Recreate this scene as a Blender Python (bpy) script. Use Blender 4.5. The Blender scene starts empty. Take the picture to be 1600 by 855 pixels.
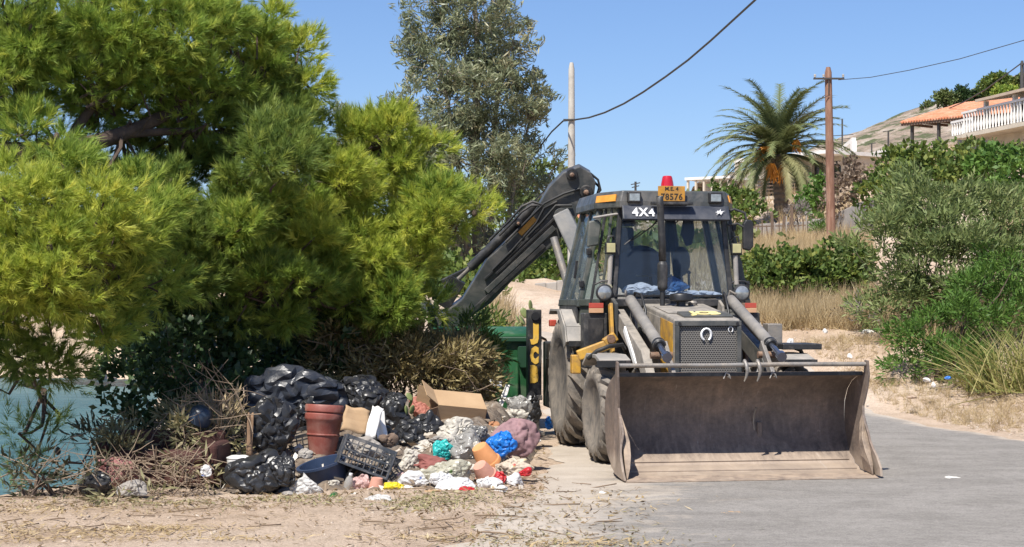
import bpy, bmesh, math, random
import numpy as np
from mathutils import Vector, Matrix, noise as mnoise

random.seed(7)
RNG = np.random.default_rng(11)
R = math.radians
scene = bpy.context.scene
COL = scene.collection

# ------------------------------------------------------------------ camera
F = 2600.0                      # focal length in photo pixels (photo is 1600 wide)
HZ = 466.0                      # horizon row
EYE = 1.68
cam_d = bpy.data.cameras.new('camera'); cam = bpy.data.objects.new('camera', cam_d); COL.objects.link(cam)
cam.location = (0, 0, EYE); cam.rotation_euler = (R(90), 0, 0)
cam_d.sensor_width = 36.0; cam_d.lens = 36.0 * F / 1600.0
cam_d.shift_y = (HZ - 427.5) / 1600.0
cam_d.clip_start = 0.1; cam_d.clip_end = 6000
scene.camera = cam

# ------------------------------------------------------------------ sky, sun, exposure
SUN_EL = R(57); SH = Vector((0.48, 0.877, 0)).normalized()      # SH: direction shadows fall
to_sun = Vector((-SH.x*math.cos(SUN_EL), -SH.y*math.cos(SUN_EL), math.sin(SUN_EL)))
w = bpy.data.worlds.new('World'); scene.world = w; w.use_nodes = True
nt = w.node_tree; bg = nt.nodes['Background']
sky = nt.nodes.new('ShaderNodeTexSky'); sky.sky_type = 'NISHITA'; sky.sun_disc = False
sky.sun_elevation = SUN_EL; sky.sun_rotation = math.atan2(to_sun.x, to_sun.y)
sky.air_density = 1.0; sky.dust_density = 0.4; sky.ozone_density = 10.0; sky.altitude = 0
tint = nt.nodes.new('ShaderNodeMix'); tint.data_type = 'RGBA'; tint.blend_type = 'MULTIPLY'; tint.inputs[0].default_value = 1.0
tint.inputs[7].default_value = (1.0, 0.915, 0.935, 1); nt.links.new(sky.outputs[0], tint.inputs[6]); nt.links.new(tint.outputs[2], bg.inputs[0]); bg.inputs[1].default_value = 0.086
sl = bpy.data.lights.new('sun', 'SUN'); sun = bpy.data.objects.new('sun', sl); COL.objects.link(sun)
sl.energy = 4.15; sl.angle = R(0.53); sl.color = (1.0, 0.95, 0.87)
sun.rotation_euler = (-to_sun).to_track_quat('-Z', 'Y').to_euler(); sun.location = (-8, -10, 30)
scene.view_settings.view_transform = 'Standard'; scene.view_settings.look = 'None'
scene.view_settings.exposure = 0.82; scene.view_settings.gamma = 1.0
scene.view_settings.use_curve_mapping = False
scene.cycles.max_bounces = 8; scene.cycles.transparent_max_bounces = 16
scene.cycles.diffuse_bounces = 3; scene.cycles.glossy_bounces = 3; scene.cycles.transmission_bounces = 5
scene.cycles.caustics_reflective = False; scene.cycles.caustics_refractive = False

def P(px, py, d):
    """point at depth d seen at a pixel of the photograph (used to survey the place)"""
    return Vector(((px - 800.0) / F * d, d, EYE + (HZ - py) / F * d))

# ------------------------------------------------------------------ materials
MATS = {}
def _ramp(nt, fac, stops):
    r = nt.nodes.new('ShaderNodeValToRGB'); nt.links.new(fac, r.inputs[0])
    e = r.color_ramp.elements
    while len(e) < len(stops): e.new(0.5)
    for k, (p, c) in enumerate(stops):
        e[k].position = p; e[k].color = (*c, 1) if len(c) == 3 else c
    return r.outputs[0]
def _noise(nt, vec, scale, detail=4, rough=0.55, dist=0.0):
    n = nt.nodes.new('ShaderNodeTexNoise'); n.inputs['Scale'].default_value = scale
    n.inputs['Detail'].default_value = detail; n.inputs['Roughness'].default_value = rough
    n.inputs['Distortion'].default_value = dist
    nt.links.new(vec, n.inputs['Vector']); return n.outputs[0]
def _mix(nt, fac, a, b, mode='MIX'):
    m = nt.nodes.new('ShaderNodeMix'); m.data_type = 'RGBA'; m.blend_type = mode
    for s, v in ((m.inputs[0], fac), (m.inputs[6], a), (m.inputs[7], b)):
        if hasattr(v, 'links'): nt.links.new(v, s)
        elif isinstance(v, (int, float)): s.default_value = v
        else: s.default_value = (*v, 1)
    return m.outputs[2]
def _coord(nt, kind='Object', stretch=None):
    t = nt.nodes.new('ShaderNodeTexCoord'); o = t.outputs[kind]
    if stretch:
        mp = nt.nodes.new('ShaderNodeMapping'); mp.inputs['Scale'].default_value = stretch
        nt.links.new(o, mp.inputs['Vector']); o = mp.outputs[0]
    return o
def new_mat(name):
    m = bpy.data.materials.new(name); m.use_nodes = True
    return m, m.node_tree, m.node_tree.nodes['Principled BSDF']
def mat(name, c1, c2=None, scale=6.0, rough=0.6, bump=0.0, bscale=40.0, metal=0.0, dirt=None, dirt_amt=0.45,
        dirt_scale=3.0, spec=0.5, stretch=None, rvar=0.0, trans=0.0, alpha=1.0):
    """painted / plain surface: two tones mixed by noise, optional dusty wear, fine relief"""
    if name in MATS: return MATS[name]
    m, nt, b = new_mat(name)
    v = _coord(nt, 'Object', stretch)
    c2 = c2 or tuple(x * 0.72 for x in c1)
    n = _noise(nt, v, scale, 6, 0.6)
    col = _ramp(nt, n, [(0.32, c2), (0.68, c1)])
    if dirt:
        dn = _noise(nt, v, dirt_scale, 8, 0.68, 0.4)
        f = _ramp(nt, dn, [(max(0, 0.62 - dirt_amt * .5), (0, 0, 0)), (min(1, 0.85 - dirt_amt * .35), (1, 1, 1))])
        col = _mix(nt, f, col, dirt)
    nt.links.new(col, b.inputs['Base Color'])
    b.inputs['Roughness'].default_value = rough; b.inputs['Metallic'].default_value = metal
    b.inputs['Specular IOR Level'].default_value = spec
    if rvar:
        rr = _ramp(nt, _noise(nt, v, scale * 2.3, 5), [(0.3, (rough - rvar,) * 3), (0.7, (rough + rvar,) * 3)])
        nt.links.new(rr, b.inputs['Roughness'])
    if bump:
        bn = nt.nodes.new('ShaderNodeBump'); bn.inputs['Strength'].default_value = bump; bn.inputs['Distance'].default_value = 0.02
        nt.links.new(_noise(nt, v, bscale, 6, 0.65), bn.inputs['Height']); nt.links.new(bn.outputs[0], b.inputs['Normal'])
    if trans: b.inputs['Transmission Weight'].default_value = trans
    if alpha < 1: b.inputs['Alpha'].default_value = alpha
    MATS[name] = m; return m
def leaf_mat(name, c1, c2, c3=None, transl=0.35, rough=0.55, spec=0.3):
    """foliage: colour from a random per-leaf attribute (young to old leaves), part of the light passes through"""
    if name in MATS: return MATS[name]
    m, nt, b = new_mat(name)
    a = nt.nodes.new('ShaderNodeAttribute'); a.attribute_name = 'tint'
    stops = [(0.0, c1), (1.0, c2)] if c3 is None else [(0.0, c1), (0.6, c2), (1.0, c3)]
    col = _ramp(nt, a.outputs['Fac'], stops)
    nt.links.new(col, b.inputs['Base Color']); b.inputs['Roughness'].default_value = rough
    b.inputs['Specular IOR Level'].default_value = spec
    tr = nt.nodes.new('ShaderNodeBsdfTranslucent'); nt.links.new(col, tr.inputs[0])
    mx = nt.nodes.new('ShaderNodeMixShader'); mx.inputs[0].default_value = transl
    nt.links.new(b.outputs[0], mx.inputs[1]); nt.links.new(tr.outputs[0], mx.inputs[2])
    nt.links.new(mx.outputs[0], nt.nodes['Material Output'].inputs[0])
    MATS[name] = m; return m
def glass_mat(name, tint=(0.75, 0.82, 0.88), op=0.25, rough=0.03):
    """thin pane: mostly lets light through with a tint, mirrors at grazing angles"""
    if name in MATS: return MATS[name]
    m, nt, b = new_mat(name)
    t = nt.nodes.new('ShaderNodeBsdfTransparent'); t.inputs[0].default_value = (*tint, 1)
    b.inputs['Base Color'].default_value = (0.09, 0.115, 0.15, 1); b.inputs['Roughness'].default_value = rough  # blue-grey base colour stands in for hazy reflections on the panes
    b.inputs['Specular IOR Level'].default_value = 0.9
    fr = nt.nodes.new('ShaderNodeLayerWeight'); pw = nt.nodes.new('ShaderNodeMath'); pw.operation = 'POWER'; nt.links.new(fr.outputs['Facing'], pw.inputs[0]); pw.inputs[1].default_value = 4.0
    mr = nt.nodes.new('ShaderNodeMapRange'); nt.links.new(pw.outputs[0], mr.inputs[0])
    mr.inputs[1].default_value = 0.0; mr.inputs[2].default_value = 1.0; mr.inputs[3].default_value = op; mr.inputs[4].default_value = 1.0
    mx = nt.nodes.new('ShaderNodeMixShader'); nt.links.new(mr.outputs[0], mx.inputs[0])
    nt.links.new(t.outputs[0], mx.inputs[1]); nt.links.new(b.outputs[0], mx.inputs[2])
    nt.links.new(mx.outputs[0], nt.nodes['Material Output'].inputs[0])
    MATS[name] = m; return m

# ------------------------------------------------------------------ mesh helpers
def tag(o, label=None, cat=None, group=None, kind=None):
    if label: o['label'] = label
    if cat: o['category'] = cat
    if group: o['group'] = group
    if kind: o['kind'] = kind
    return o
def empty(name, loc=(0, 0, 0), rz=0.0, label=None, cat=None, group=None):
    o = bpy.data.objects.new(name, None); COL.objects.link(o); o.empty_display_size = 0.2
    o.location = loc; o.rotation_euler = (0, 0, rz)
    return tag(o, label, cat, group)
def link(name, me, material=None, parent=None, loc=None):
    o = bpy.data.objects.new(name, me); COL.objects.link(o)
    if material is not None and not me.materials: me.materials.append(material)
    if parent is not None: o.parent = parent
    if loc is not None: o.location = loc
    return o
class MB:
    """collects shapes into one mesh"""
    def __init__(s): s.v = []; s.f = []
    def add(s, vs, fs):
        b = len(s.v); s.v += [tuple(v) for v in vs]; s.f += [tuple(i + b for i in f) for f in fs]; return s
    def box(s, c, size, M=None):
        x, y, z = (k / 2 for k in size); c = Vector(c)
        vs = [Vector((sx * x, sy * y, sz * z)) for sz in (-1, 1) for sy in (-1, 1) for sx in (-1, 1)]
        if M is not None: vs = [M @ v for v in vs]
        return s.add([v + c for v in vs], [(0, 2, 3, 1), (4, 5, 7, 6), (0, 1, 5, 4), (2, 6, 7, 3), (0, 4, 6, 2), (1, 3, 7, 5)])
    def beam(s, a, b, w, h, up=(0, 0, 1), w2=None, h2=None):
        a, b = Vector(a), Vector(b); d = (b - a).normalized(); up = Vector(up)
        x = d.cross(up)
        if x.length < 1e-4: x = d.cross(Vector((1, 0, 0)))
        x.normalize(); y = x.cross(d).normalized(); w2 = w2 or w; h2 = h2 or h
        vs = []
        for p, ww, hh in ((a, w, h), (b, w2, h2)):
            vs += [p - x*ww/2 - y*hh/2, p + x*ww/2 - y*hh/2, p + x*ww/2 + y*hh/2, p - x*ww/2 + y*hh/2]
        return s.add(vs, [(3, 2, 1, 0), (4, 5, 6, 7), (0, 1, 5, 4), (1, 2, 6, 5), (2, 3, 7, 6), (3, 0, 4, 7)])
    def prism(s, poly, axis, a, b):
        """poly in the plane across `axis` (0: pts are y,z; 1: x,z; 2: x,y), extruded from a to b"""
        n = len(poly); vs = []
        for t in (a, b):
            for p, q in poly:
                vs.append((t, p, q) if axis == 0 else (p, t, q) if axis == 1 else (p, q, t))
        return s.add(vs, [tuple(range(n)), tuple(range(2*n - 1, n - 1, -1))] + [(i, i + n, (i+1) % n + n, (i+1) % n) for i in range(n)])
    def tube(s, path, rad, n=8, cap=True):
        path = [Vector(p) for p in path]; m = len(path)
        if not hasattr(rad, '__len__'): rad = [rad] * m
        ref = None; vs = []
        for i, p in enumerate(path):
            d = (path[min(i+1, m-1)] - path[max(i-1, 0)]).normalized()
            if ref is None:
                ref = d.cross(Vector((0, 0, 1)))
                if ref.length < 1e-3: ref = Vector((1, 0, 0))
            ref = (ref - d * ref.dot(d)).normalized(); o = d.cross(ref)
            for k in range(n):
                a = 2 * math.pi * k / n
                vs.append(p + (ref * math.cos(a) + o * math.sin(a)) * rad[i])
        fs = [(i*n + k, i*n + (k+1) % n, (i+1)*n + (k+1) % n, (i+1)*n + k) for i in range(m-1) for k in range(n)]
        if cap: fs += [tuple(range(n-1, -1, -1)), tuple(range((m-1)*n, m*n))]
        return s.add(vs, fs)
    def lathe(s, prof, n=24, axis='z', c=(0, 0, 0), M=None, closed=False):
        """prof: (radius, height) pairs"""
        c = Vector(c); vs = []
        for r, h in prof:
            for k in range(n):
                a = 2*math.pi*k/n; x, y = r*math.cos(a), r*math.sin(a)
                v = Vector((x, y, h)) if axis == 'z' else Vector((h, x, y)) if axis == 'x' else Vector((x, h, y))
                if M is not None: v = M @ v
                vs.append(v + c)
        m = len(prof)
        fs = [(i*n + k, i*n + (k+1) % n, (i+1)*n + (k+1) % n, (i+1)*n + k) for i in range(m-1) for k in range(n)]
        if closed: fs += [((m-1)*n + k, (m-1)*n + (k+1) % n, (k+1) % n, k) for k in range(n)]
        else:
            if prof[0][0] > 1e-5: fs.append(tuple(range(n-1, -1, -1)))
            if prof[-1][0] > 1e-5: fs.append(tuple(range((m-1)*n, m*n)))
        return s.add(vs, fs)
    def sheet(s, rows, thick=None, nrm=None):
        """grid of points; optional thickness along given normal"""
        r, c = len(rows), len(rows[0]); vs = [Vector(p) for row in rows for p in row]
        fs = [(i*c + j, i*c + j + 1, (i+1)*c + j + 1, (i+1)*c + j) for i in range(r-1) for j in range(c-1)]
        if thick:
            nr = Vector(nrm) * thick; N = len(vs); vs2 = vs + [v + nr for v in vs]
            f2 = [tuple(i + N for i in reversed(f)) for f in fs]
            rim = [i for i in range(c)] + [i*c + c - 1 for i in range(1, r)] + [(r-1)*c + j for j in range(c-2, -1, -1)] + [i*c for i in range(r-2, 0, -1)]
            side = [(rim[(k+1) % len(rim)], rim[k], rim[k] + N, rim[(k+1) % len(rim)] + N) for k in range(len(rim))]
            return s.add(vs2, fs + f2 + side)
        return s.add(vs, fs)
    def mesh(s, name):
        me = bpy.data.meshes.new(name); me.from_pydata(s.v, [], s.f)
        bm = bmesh.new(); bm.from_mesh(me); bmesh.ops.recalc_face_normals(bm, faces=bm.faces); bm.to_mesh(me); bm.free()
        return me
    def build(s, name, material, parent=None, smooth=None, bevel=0.0, seg=2, solid=0.0):
        me = s.mesh(name); me.materials.append(material)
        o = link(name, me, None, parent)
        if solid:
            sd = o.modifiers.new('solid', 'SOLIDIFY'); sd.thickness = solid; sd.offset = 0
        if bevel:
            bv = o.modifiers.new('bevel', 'BEVEL'); bv.width = bevel; bv.segments = seg; bv.limit_method = 'ANGLE'; bv.angle_limit = R(40)
        if smooth is not None:
            me.polygons.foreach_set('use_smooth', [True] * len(me.polygons))
            if smooth < 180: me.set_sharp_from_angle(angle=R(smooth))
        return o
def np_mesh(name, co, faces, tint=None, smooth=False):
    """fast mesh from arrays; faces (n,k) with constant k"""
    co = np.ascontiguousarray(co, dtype=np.float32); faces = np.ascontiguousarray(faces, dtype=np.int32)
    me = bpy.data.meshes.new(name); k = faces.shape[1]; nf = faces.shape[0]
    me.vertices.add(len(co)); me.vertices.foreach_set('co', co.ravel())
    me.loops.add(nf * k); me.loops.foreach_set('vertex_index', faces.ravel())
    me.polygons.add(nf); me.polygons.foreach_set('loop_start', np.arange(0, nf*k, k, dtype=np.int32))
    if smooth: me.polygons.foreach_set('use_smooth', np.ones(nf, dtype=bool))
    me.update(calc_edges=True)
    if tint is not None:
        a = me.attributes.new('tint', 'FLOAT', 'POINT'); a.data.foreach_set('value', np.ascontiguousarray(tint, dtype=np.float32))
    return me
def stamp(name, protos, locs, dirs, scales, tints, roll=True):
    """merge many copies of small prototypes (verts, faces), local +Z turned to dirs"""
    locs = np.asarray(locs, float); dirs = np.asarray(dirs, float); n = len(locs)
    dirs = dirs / (np.linalg.norm(dirs, axis=1, keepdims=True) + 1e-9)
    ref = np.tile(np.array([0.0, 0, 1]), (n, 1)); ref[np.abs(dirs[:, 2]) > 0.95] = (1, 0, 0)
    x = np.cross(ref, dirs); x /= np.linalg.norm(x, axis=1, keepdims=True) + 1e-9; y = np.cross(dirs, x)
    if roll:
        a = RNG.uniform(0, 2*np.pi, n)[:, None]; x, y = x*np.cos(a) + y*np.sin(a), -x*np.sin(a) + y*np.cos(a)
    which = RNG.integers(0, len(protos), n); V = []; Fs = []; T = []; base = 0
    for k, (pv, pf) in enumerate(protos):
        idx = np.where(which == k)[0]
        if not len(idx): continue
        pv = np.asarray(pv, float); pf = np.asarray(pf, int)
        M = np.stack([x[idx], y[idx], dirs[idx]], axis=2) * np.asarray(scales)[idx][:, None, None]
        vv = np.einsum('nij,pj->npi', M, pv) + locs[idx][:, None, :]
        ff = pf[None] + (np.arange(len(idx)) * len(pv))[:, None, None] + base
        V.append(vv.reshape(-1, 3)); Fs.append(ff.reshape(-1, pf.shape[1])); T.append(np.repeat(np.asarray(tints)[idx], len(pv)))
        base += len(idx) * len(pv)
    return np_mesh(name, np.concatenate(V), np.concatenate(Fs), np.concatenate(T))
def text_mesh(body, size, depth=0.004, bold=0.0, space=1.0):
    cu = bpy.data.curves.new('lettering', 'FONT'); cu.body = body; cu.size = size; cu.extrude = depth; cu.offset = bold
    cu.align_x = 'CENTER'; cu.align_y = 'CENTER'; cu.space_character = space; cu.resolution_u = 2
    o = bpy.data.objects.new('lettering', cu); COL.objects.link(o)
    dg = bpy.context.evaluated_depsgraph_get(); me = bpy.data.meshes.new_from_object(o.evaluated_get(dg))
    bpy.data.objects.remove(o); bpy.data.curves.remove(cu)
    return me
def copy_tree(o, parent=None):
    c = o.copy(); COL.objects.link(c)
    if parent is not None: c.parent = parent
    for ch in list(o.children): copy_tree(ch, c)
    return c
def sstep(a, b, x):
    t = np.clip((x - a) / (b - a), 0, 1); return t*t*(3 - 2*t)
# ================================================================== terrain
CP = [(800,500,27),(820,480,31),(870,455,38),(840,440,45),(820,410,60),(700,430,40),(600,440,50),(1600,590,23.5),(1500,590,24.5),(1400,585,26),
      (1250,555,27.5),(1250,505,33),(1330,475,36),(1250,470,38),(1180,480,36),(1250,400,52),(1180,400,55),(1200,375,72),(1350,372,62),(1330,390,55),
      (1600,470,31),(1750,440,35),(1600,340,52),(1480,330,58),(1500,262,74),(1600,245,74),(1750,230,75),(1400,262,100),(1300,275,105),(1100,335,92),(1000,395,80),
      (900,400,85),(820,400,90),(1500,215,140),(1300,230,150),(1100,325,150),(900,380,150),(1700,170,140),(1750,500,26),(1900,560,26)]
pts = [tuple(P(*c)) for c in CP]
for x, y in [(-3,8),(0,8),(4,8),(8,8),(-3,12),(1,12),(5,12),(9,12),(-2.5,16),(1,16),(4.5,16),(7,16),(-2.2,19),(0,20),(2,20),(4.5,20),(1,23.5),(3,23.5),(5,23),
             (6.2,19.2),(8,17),(12,14),(14,10),(-2,22.5),(20,12),(30,5),(0,0),(20,0),(-20,0),(-20,10),(40,0),(1.5,26.5),(3.6,27),(-8,12),(0,-12),(30,-12)]:
    pts.append((x, y, 0.0))
for x, y, z in [(-4,30,.8),(-5,45,1.4),(-5,70,2.5),(-6,120,3),(-10,200,3),(50,30,6),(60,60,12),(80,100,20),(60,160,24),(0,220,5),(60,220,26),(110,220,30)]:
    pts.append((x, y, z))
pts = np.array(pts)
def _kern(r): return r
_D = np.linalg.norm(pts[:, None, :2] - pts[None, :, :2], axis=2)
_A = np.block([[_kern(_D) - 0.4*np.eye(len(pts)), np.ones((len(pts), 1))], [np.ones((1, len(pts))), np.zeros((1, 1))]])
_W = np.linalg.solve(_A, np.concatenate([pts[:, 2], [0]]))
# road edges, (X, Y) from near to far
RIGHT_EDGE = np.array([(40,4),(22,9.5),(12,14.5),(8.3,17.4),(6.15,19.5),(5.6,21.5),(5.25,23.7),(4.9,26.5),(4.4,30),(3.6,36),(2.2,46)])
ROAD_END = 29.0
LEFT_EDGE = np.array([(-2.0,2),(-1.1,8),(-0.55,11),(-0.1,13),(0.25,15),(0.35,17),(0.5,19),(0.55,22),(0.6,26),(0.3,30),(-0.3,36),(-1.6,46)])
def r_edge(Y): return np.interp(Y, RIGHT_EDGE[:, 1], RIGHT_EDGE[:, 0])
def l_edge(Y): return np.interp(Y, LEFT_EDGE[:, 1], LEFT_EDGE[:, 0])
SHY = np.array([-40, 12.8, 13.6, 14.2, 15.5, 18, 22, 28, 38, 50, 64, 72, 90, 300])
SHX = np.array([-60, -30, -9.0, -4.3, -3.75, -3.5, -3.7, -4.6, -7, -8, -9, -30, -90, -400])
def H(x, y):
    """ground height"""
    x = np.asarray(x, float); y = np.asarray(y, float); sh = x.shape
    xf = np.clip(x.ravel(), -60, 110); yf = np.clip(y.ravel(), -12, 230)
    r = np.sqrt((xf[:, None] - pts[None, :, 0])**2 + (yf[:, None] - pts[None, :, 1])**2)
    z = (r @ _W[:-1] + _W[-1]).reshape(sh)
    flat = sstep(0.4, 4.5, np.minimum(x - r_edge(y), 99)) * (y > 4)          # right of the road
    back = sstep(21.5, 27, y - 0.15*np.abs(x - 2))                             # behind the machine
    k = np.maximum(flat, back); z = np.maximum(z, 0) * k
    # small relief on dirt
    rl = 0.0
    for s, a in ((0.55, .05), (1.7, .022), (4.3, .009)):
        rl = rl + a*np.sin(x*s*2.1 + 1.3*np.sin(y*s*1.7 + s))*np.sin(y*s*2.6 + 1.1*np.sin(x*s*1.9))
    on_road = ((x > l_edge(y) - .2) & (x < r_edge(y) + .1) & (y < ROAD_END))
    z = z + rl*np.where(on_road, 0, np.where(y < 25, 0.45, 1.6))
    # fall to the sea on the left
    s = np.interp(y, SHY, SHX) - x
    z = np.where(s > 0, z*(1 - sstep(0, 1.5, s)) - 3.0*sstep(0, 3.2, s), z)
    # far shore
    fs = sstep(0, 9, (y - 66.5) - 0.10*(x + 16) + 1.6*np.sin(x*0.9) + .8*np.sin(x*2.3))*(x < -8 + 0*y)
    z = np.where((s > 0) & (y > 60), -3 + fs*4.2 + 3.5*sstep(72, 110, y), z)
    return z
def Hs(x, y): return float(H(np.array([x]), np.array([y]))[0])
def axis(*segs):
    out = []
    for a, b, st in segs: out += list(np.arange(a, b, st))
    return np.array(out)
GX = axis((-1500,-200,260),(-200,-30,12),(-30,-12,1.0),(-12,-5,.3),(-5,9,.09),(9,30,.5),(30,130,5),(130,1501,340))
GY = axis((-600,-20,150),(-20,10,2.5),(10,20,.09),(20,40,.28),(40,100,1.0),(100,260,6),(260,2300,500))
XX, YY = np.meshgrid(GX, GY); ZZ = H(XX, YY)
mask = (XX > l_edge(YY)) & (XX < r_edge(YY)) & (YY < ROAD_END)
ZZ = np.where(mask, ZZ - 0.02 - .05*sstep(24, 32, YY), ZZ)
co = np.stack([XX, YY, ZZ], -1).reshape(-1, 3); ny, nx = XX.shape
ii = np.arange((ny-1)*nx).reshape(ny-1, nx)[:, :-1].ravel(); fc = np.stack([ii, ii+1, ii+nx+1, ii+nx], 1)

def ground_mat():
    m, nt, b = new_mat('dry_dirt'); v = _coord(nt, 'Object')
    big = _noise(nt, v, 0.35, 5, .6); mid = _noise(nt, v, 2.6, 8, .7, .6); fine = _noise(nt, v, 38, 6, .75)
    a = _ramp(nt, big, [(.32, (.53, .40, .29)), (.52, (.63, .50, .385)), (.72, (.69, .58, .47))])
    c = _ramp(nt, mid, [(.3, (.6, .58, .55)), (.55, (1, 1, 1))]); a = _mix(nt, .6, a, c, 'MULTIPLY')
    d = _ramp(nt, fine, [(.35, (.62, .58, .53)), (.6, (1.05, 1.05, 1.05))]); a = _mix(nt, .8, a, d, 'MULTIPLY')
    # stony flecks
    vo = nt.nodes.new('ShaderNodeTexVoronoi'); vo.inputs['Scale'].default_value = 26; nt.links.new(v, vo.inputs['Vector'])
    fl = _ramp(nt, vo.outputs['Distance'], [(.10, (1, 1, 1)), (.16, (0, 0, 0))])
    sel = _ramp(nt, _noise(nt, v, 7, 3), [(.6, (0, 0, 0)), (.68, (1, 1, 1))])
    a = _mix(nt, _mix(nt, 1.0, fl, sel, 'MULTIPLY'), a, (.58, .52, .44))
    nt.links.new(a, b.inputs['Base Color']); b.inputs['Roughness'].default_value = .95; b.inputs['Specular IOR Level'].default_value = .05
    bp = nt.nodes.new('ShaderNodeBump'); bp.inputs['Strength'].default_value = .9; bp.inputs['Distance'].default_value = .035
    hsum = nt.nodes.new('ShaderNodeMath'); hsum.operation = 'ADD'; nt.links.new(mid, hsum.inputs[0]); nt.links.new(fine, hsum.inputs[1])
    nt.links.new(hsum.outputs[0], bp.inputs['Height']); nt.links.new(bp.outputs[0], b.inputs['Normal'])
    return m
g = link('ground', np_mesh('ground', co, fc, smooth=True), ground_mat()); tag(g, kind='structure')

# ---- road: worn asphalt, dusty towards its left edge (dust carried as an attribute of the surface)
def build_road():
    ys = axis((4, 10, .5), (10, 22, .07), (22, 29.01, .35)); n = 150; co = []; du = []
    ws = np.sin(ys*2.3)*.10 + np.sin(ys*5.9 + 1)*.06 + np.sin(ys*13.7)*.03
    t = np.linspace(0, 1, n)
    for y, wl in zip(ys, ws):
        a = l_edge(y) + wl; b = r_edge(y) + .05*np.sin(y*3.1) + .03*np.sin(y*9.7); b = min(b, 24)
        x = a + (b - a)*(t**1.3)
        z = H(x, np.full(n, y)) + 0.004 + .028*sstep(21, 27, y) - .018*np.exp(-((x - a)/.08)) - .012*np.exp(-((b - x)/.05))
        co.append(np.stack([x, np.full(n, y), z], 1))
        dl = (x - a); dr = (b - x); du.append(np.exp(-dl/.95) + .7*np.exp(-dr/.22))
    co = np.concatenate(co); du = np.concatenate(du); N = len(ys)
    ii = np.arange((N-1)*n).reshape(N-1, n)[:, :-1].ravel(); fc = np.stack([ii, ii+1, ii+n+1, ii+n], 1)
    m, nt, b = new_mat('worn_asphalt'); v = _coord(nt, 'Object')
    vs = _coord(nt, 'Object', (0.8, 1.25, 1))
    fine = _noise(nt, v, 70, 5, .8); mid = _noise(nt, vs, 1.6, 8, .65, .3); big = _noise(nt, v, .5, 4)
    c = _ramp(nt, mid, [(.30, (.215, .20, .18)), (.62, (.295, .275, .25))])
    c = _mix(nt, .85, c, _ramp(nt, fine, [(.3, (.5, .5, .5)), (.62, (1.15, 1.15, 1.15))]), 'MULTIPLY')
    c = _mix(nt, .5, c, _ramp(nt, _noise(nt, v, 11, 6, .8), [(.35, (.62, .62, .63)), (.55, (1.06, 1.06, 1.06))]), 'MULTIPLY')
    # oil stains dragged along the road
    st = _ramp(nt, _noise(nt, _coord(nt, 'Object', (.7, 3.0, 1)), 1.1, 6, .62, .8), [(.66, (0, 0, 0)), (.76, (1, 1, 1))])
    c = _mix(nt, _mix(nt, 1.0, st, (.62, .62, .62), 'MULTIPLY'), c, (.055, .052, .05))
    vo = nt.nodes.new('ShaderNodeTexVoronoi'); vo.feature = 'DISTANCE_TO_EDGE'; vo.inputs['Scale'].default_value = .9
    wv = nt.nodes.new('ShaderNodeVectorMath'); wv.operation = 'ADD'; nz = nt.nodes.new('ShaderNodeTexNoise'); nz.inputs['Scale'].default_value = 3; nt.links.new(v, nz.inputs['Vector']); nt.links.new(v, wv.inputs[0]); nt.links.new(nz.outputs['Color'], wv.inputs[1]); nt.links.new(wv.outputs[0], vo.inputs['Vector'])
    ck = _ramp(nt, vo.outputs['Distance'], [(.0, (1, 1, 1)), (.007, (0, 0, 0))]); cs = _ramp(nt, big, [(.5, (0, 0, 0)), (.6, (.55, .55, .55))])
    c = _mix(nt, _mix(nt, 1.0, ck, cs, 'MULTIPLY'), c, (.07, .065, .06))
    at = nt.nodes.new('ShaderNodeAttribute'); at.attribute_name = 'tint'
    dn = _noise(nt, vs, 2.4, 9, .72, .8)
    add = nt.nodes.new('ShaderNodeMath'); add.operation = 'ADD'; nt.links.new(at.outputs['Fac'], add.inputs[0]); nt.links.new(dn, add.inputs[1])
    f = _ramp(nt, add.outputs[0], [(.72, (0, 0, 0)), (1.18, (1, 1, 1))])
    dust = _ramp(nt, mid, [(.3, (.37, .315, .255)), (.7, (.50, .44, .37))])
    dust = _mix(nt, .7, dust, _ramp(nt, fine, [(.3, (.7, .7, .7)), (.6, (1.05, 1.05, 1.05))]), 'MULTIPLY')
    c = _mix(nt, f, c, dust)
    nt.links.new(c, b.inputs['Base Color']); b.inputs['Roughness'].default_value = .9; b.inputs['Specular IOR Level'].default_value = .05
    bp = nt.nodes.new('ShaderNodeBump'); bp.inputs['Strength'].default_value = .6; bp.inputs['Distance'].default_value = .012
    s2 = nt.nodes.new('ShaderNodeMath'); s2.operation = 'ADD'; nt.links.new(fine, s2.inputs[0]); nt.links.new(dn, s2.inputs[1])
    nt.links.new(s2.outputs[0], bp.inputs['Height']); nt.links.new(bp.outputs[0], b.inputs['Normal'])
    tag(link('road', np_mesh('road', co, fc, du, smooth=True), m), kind='structure')
build_road()

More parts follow.
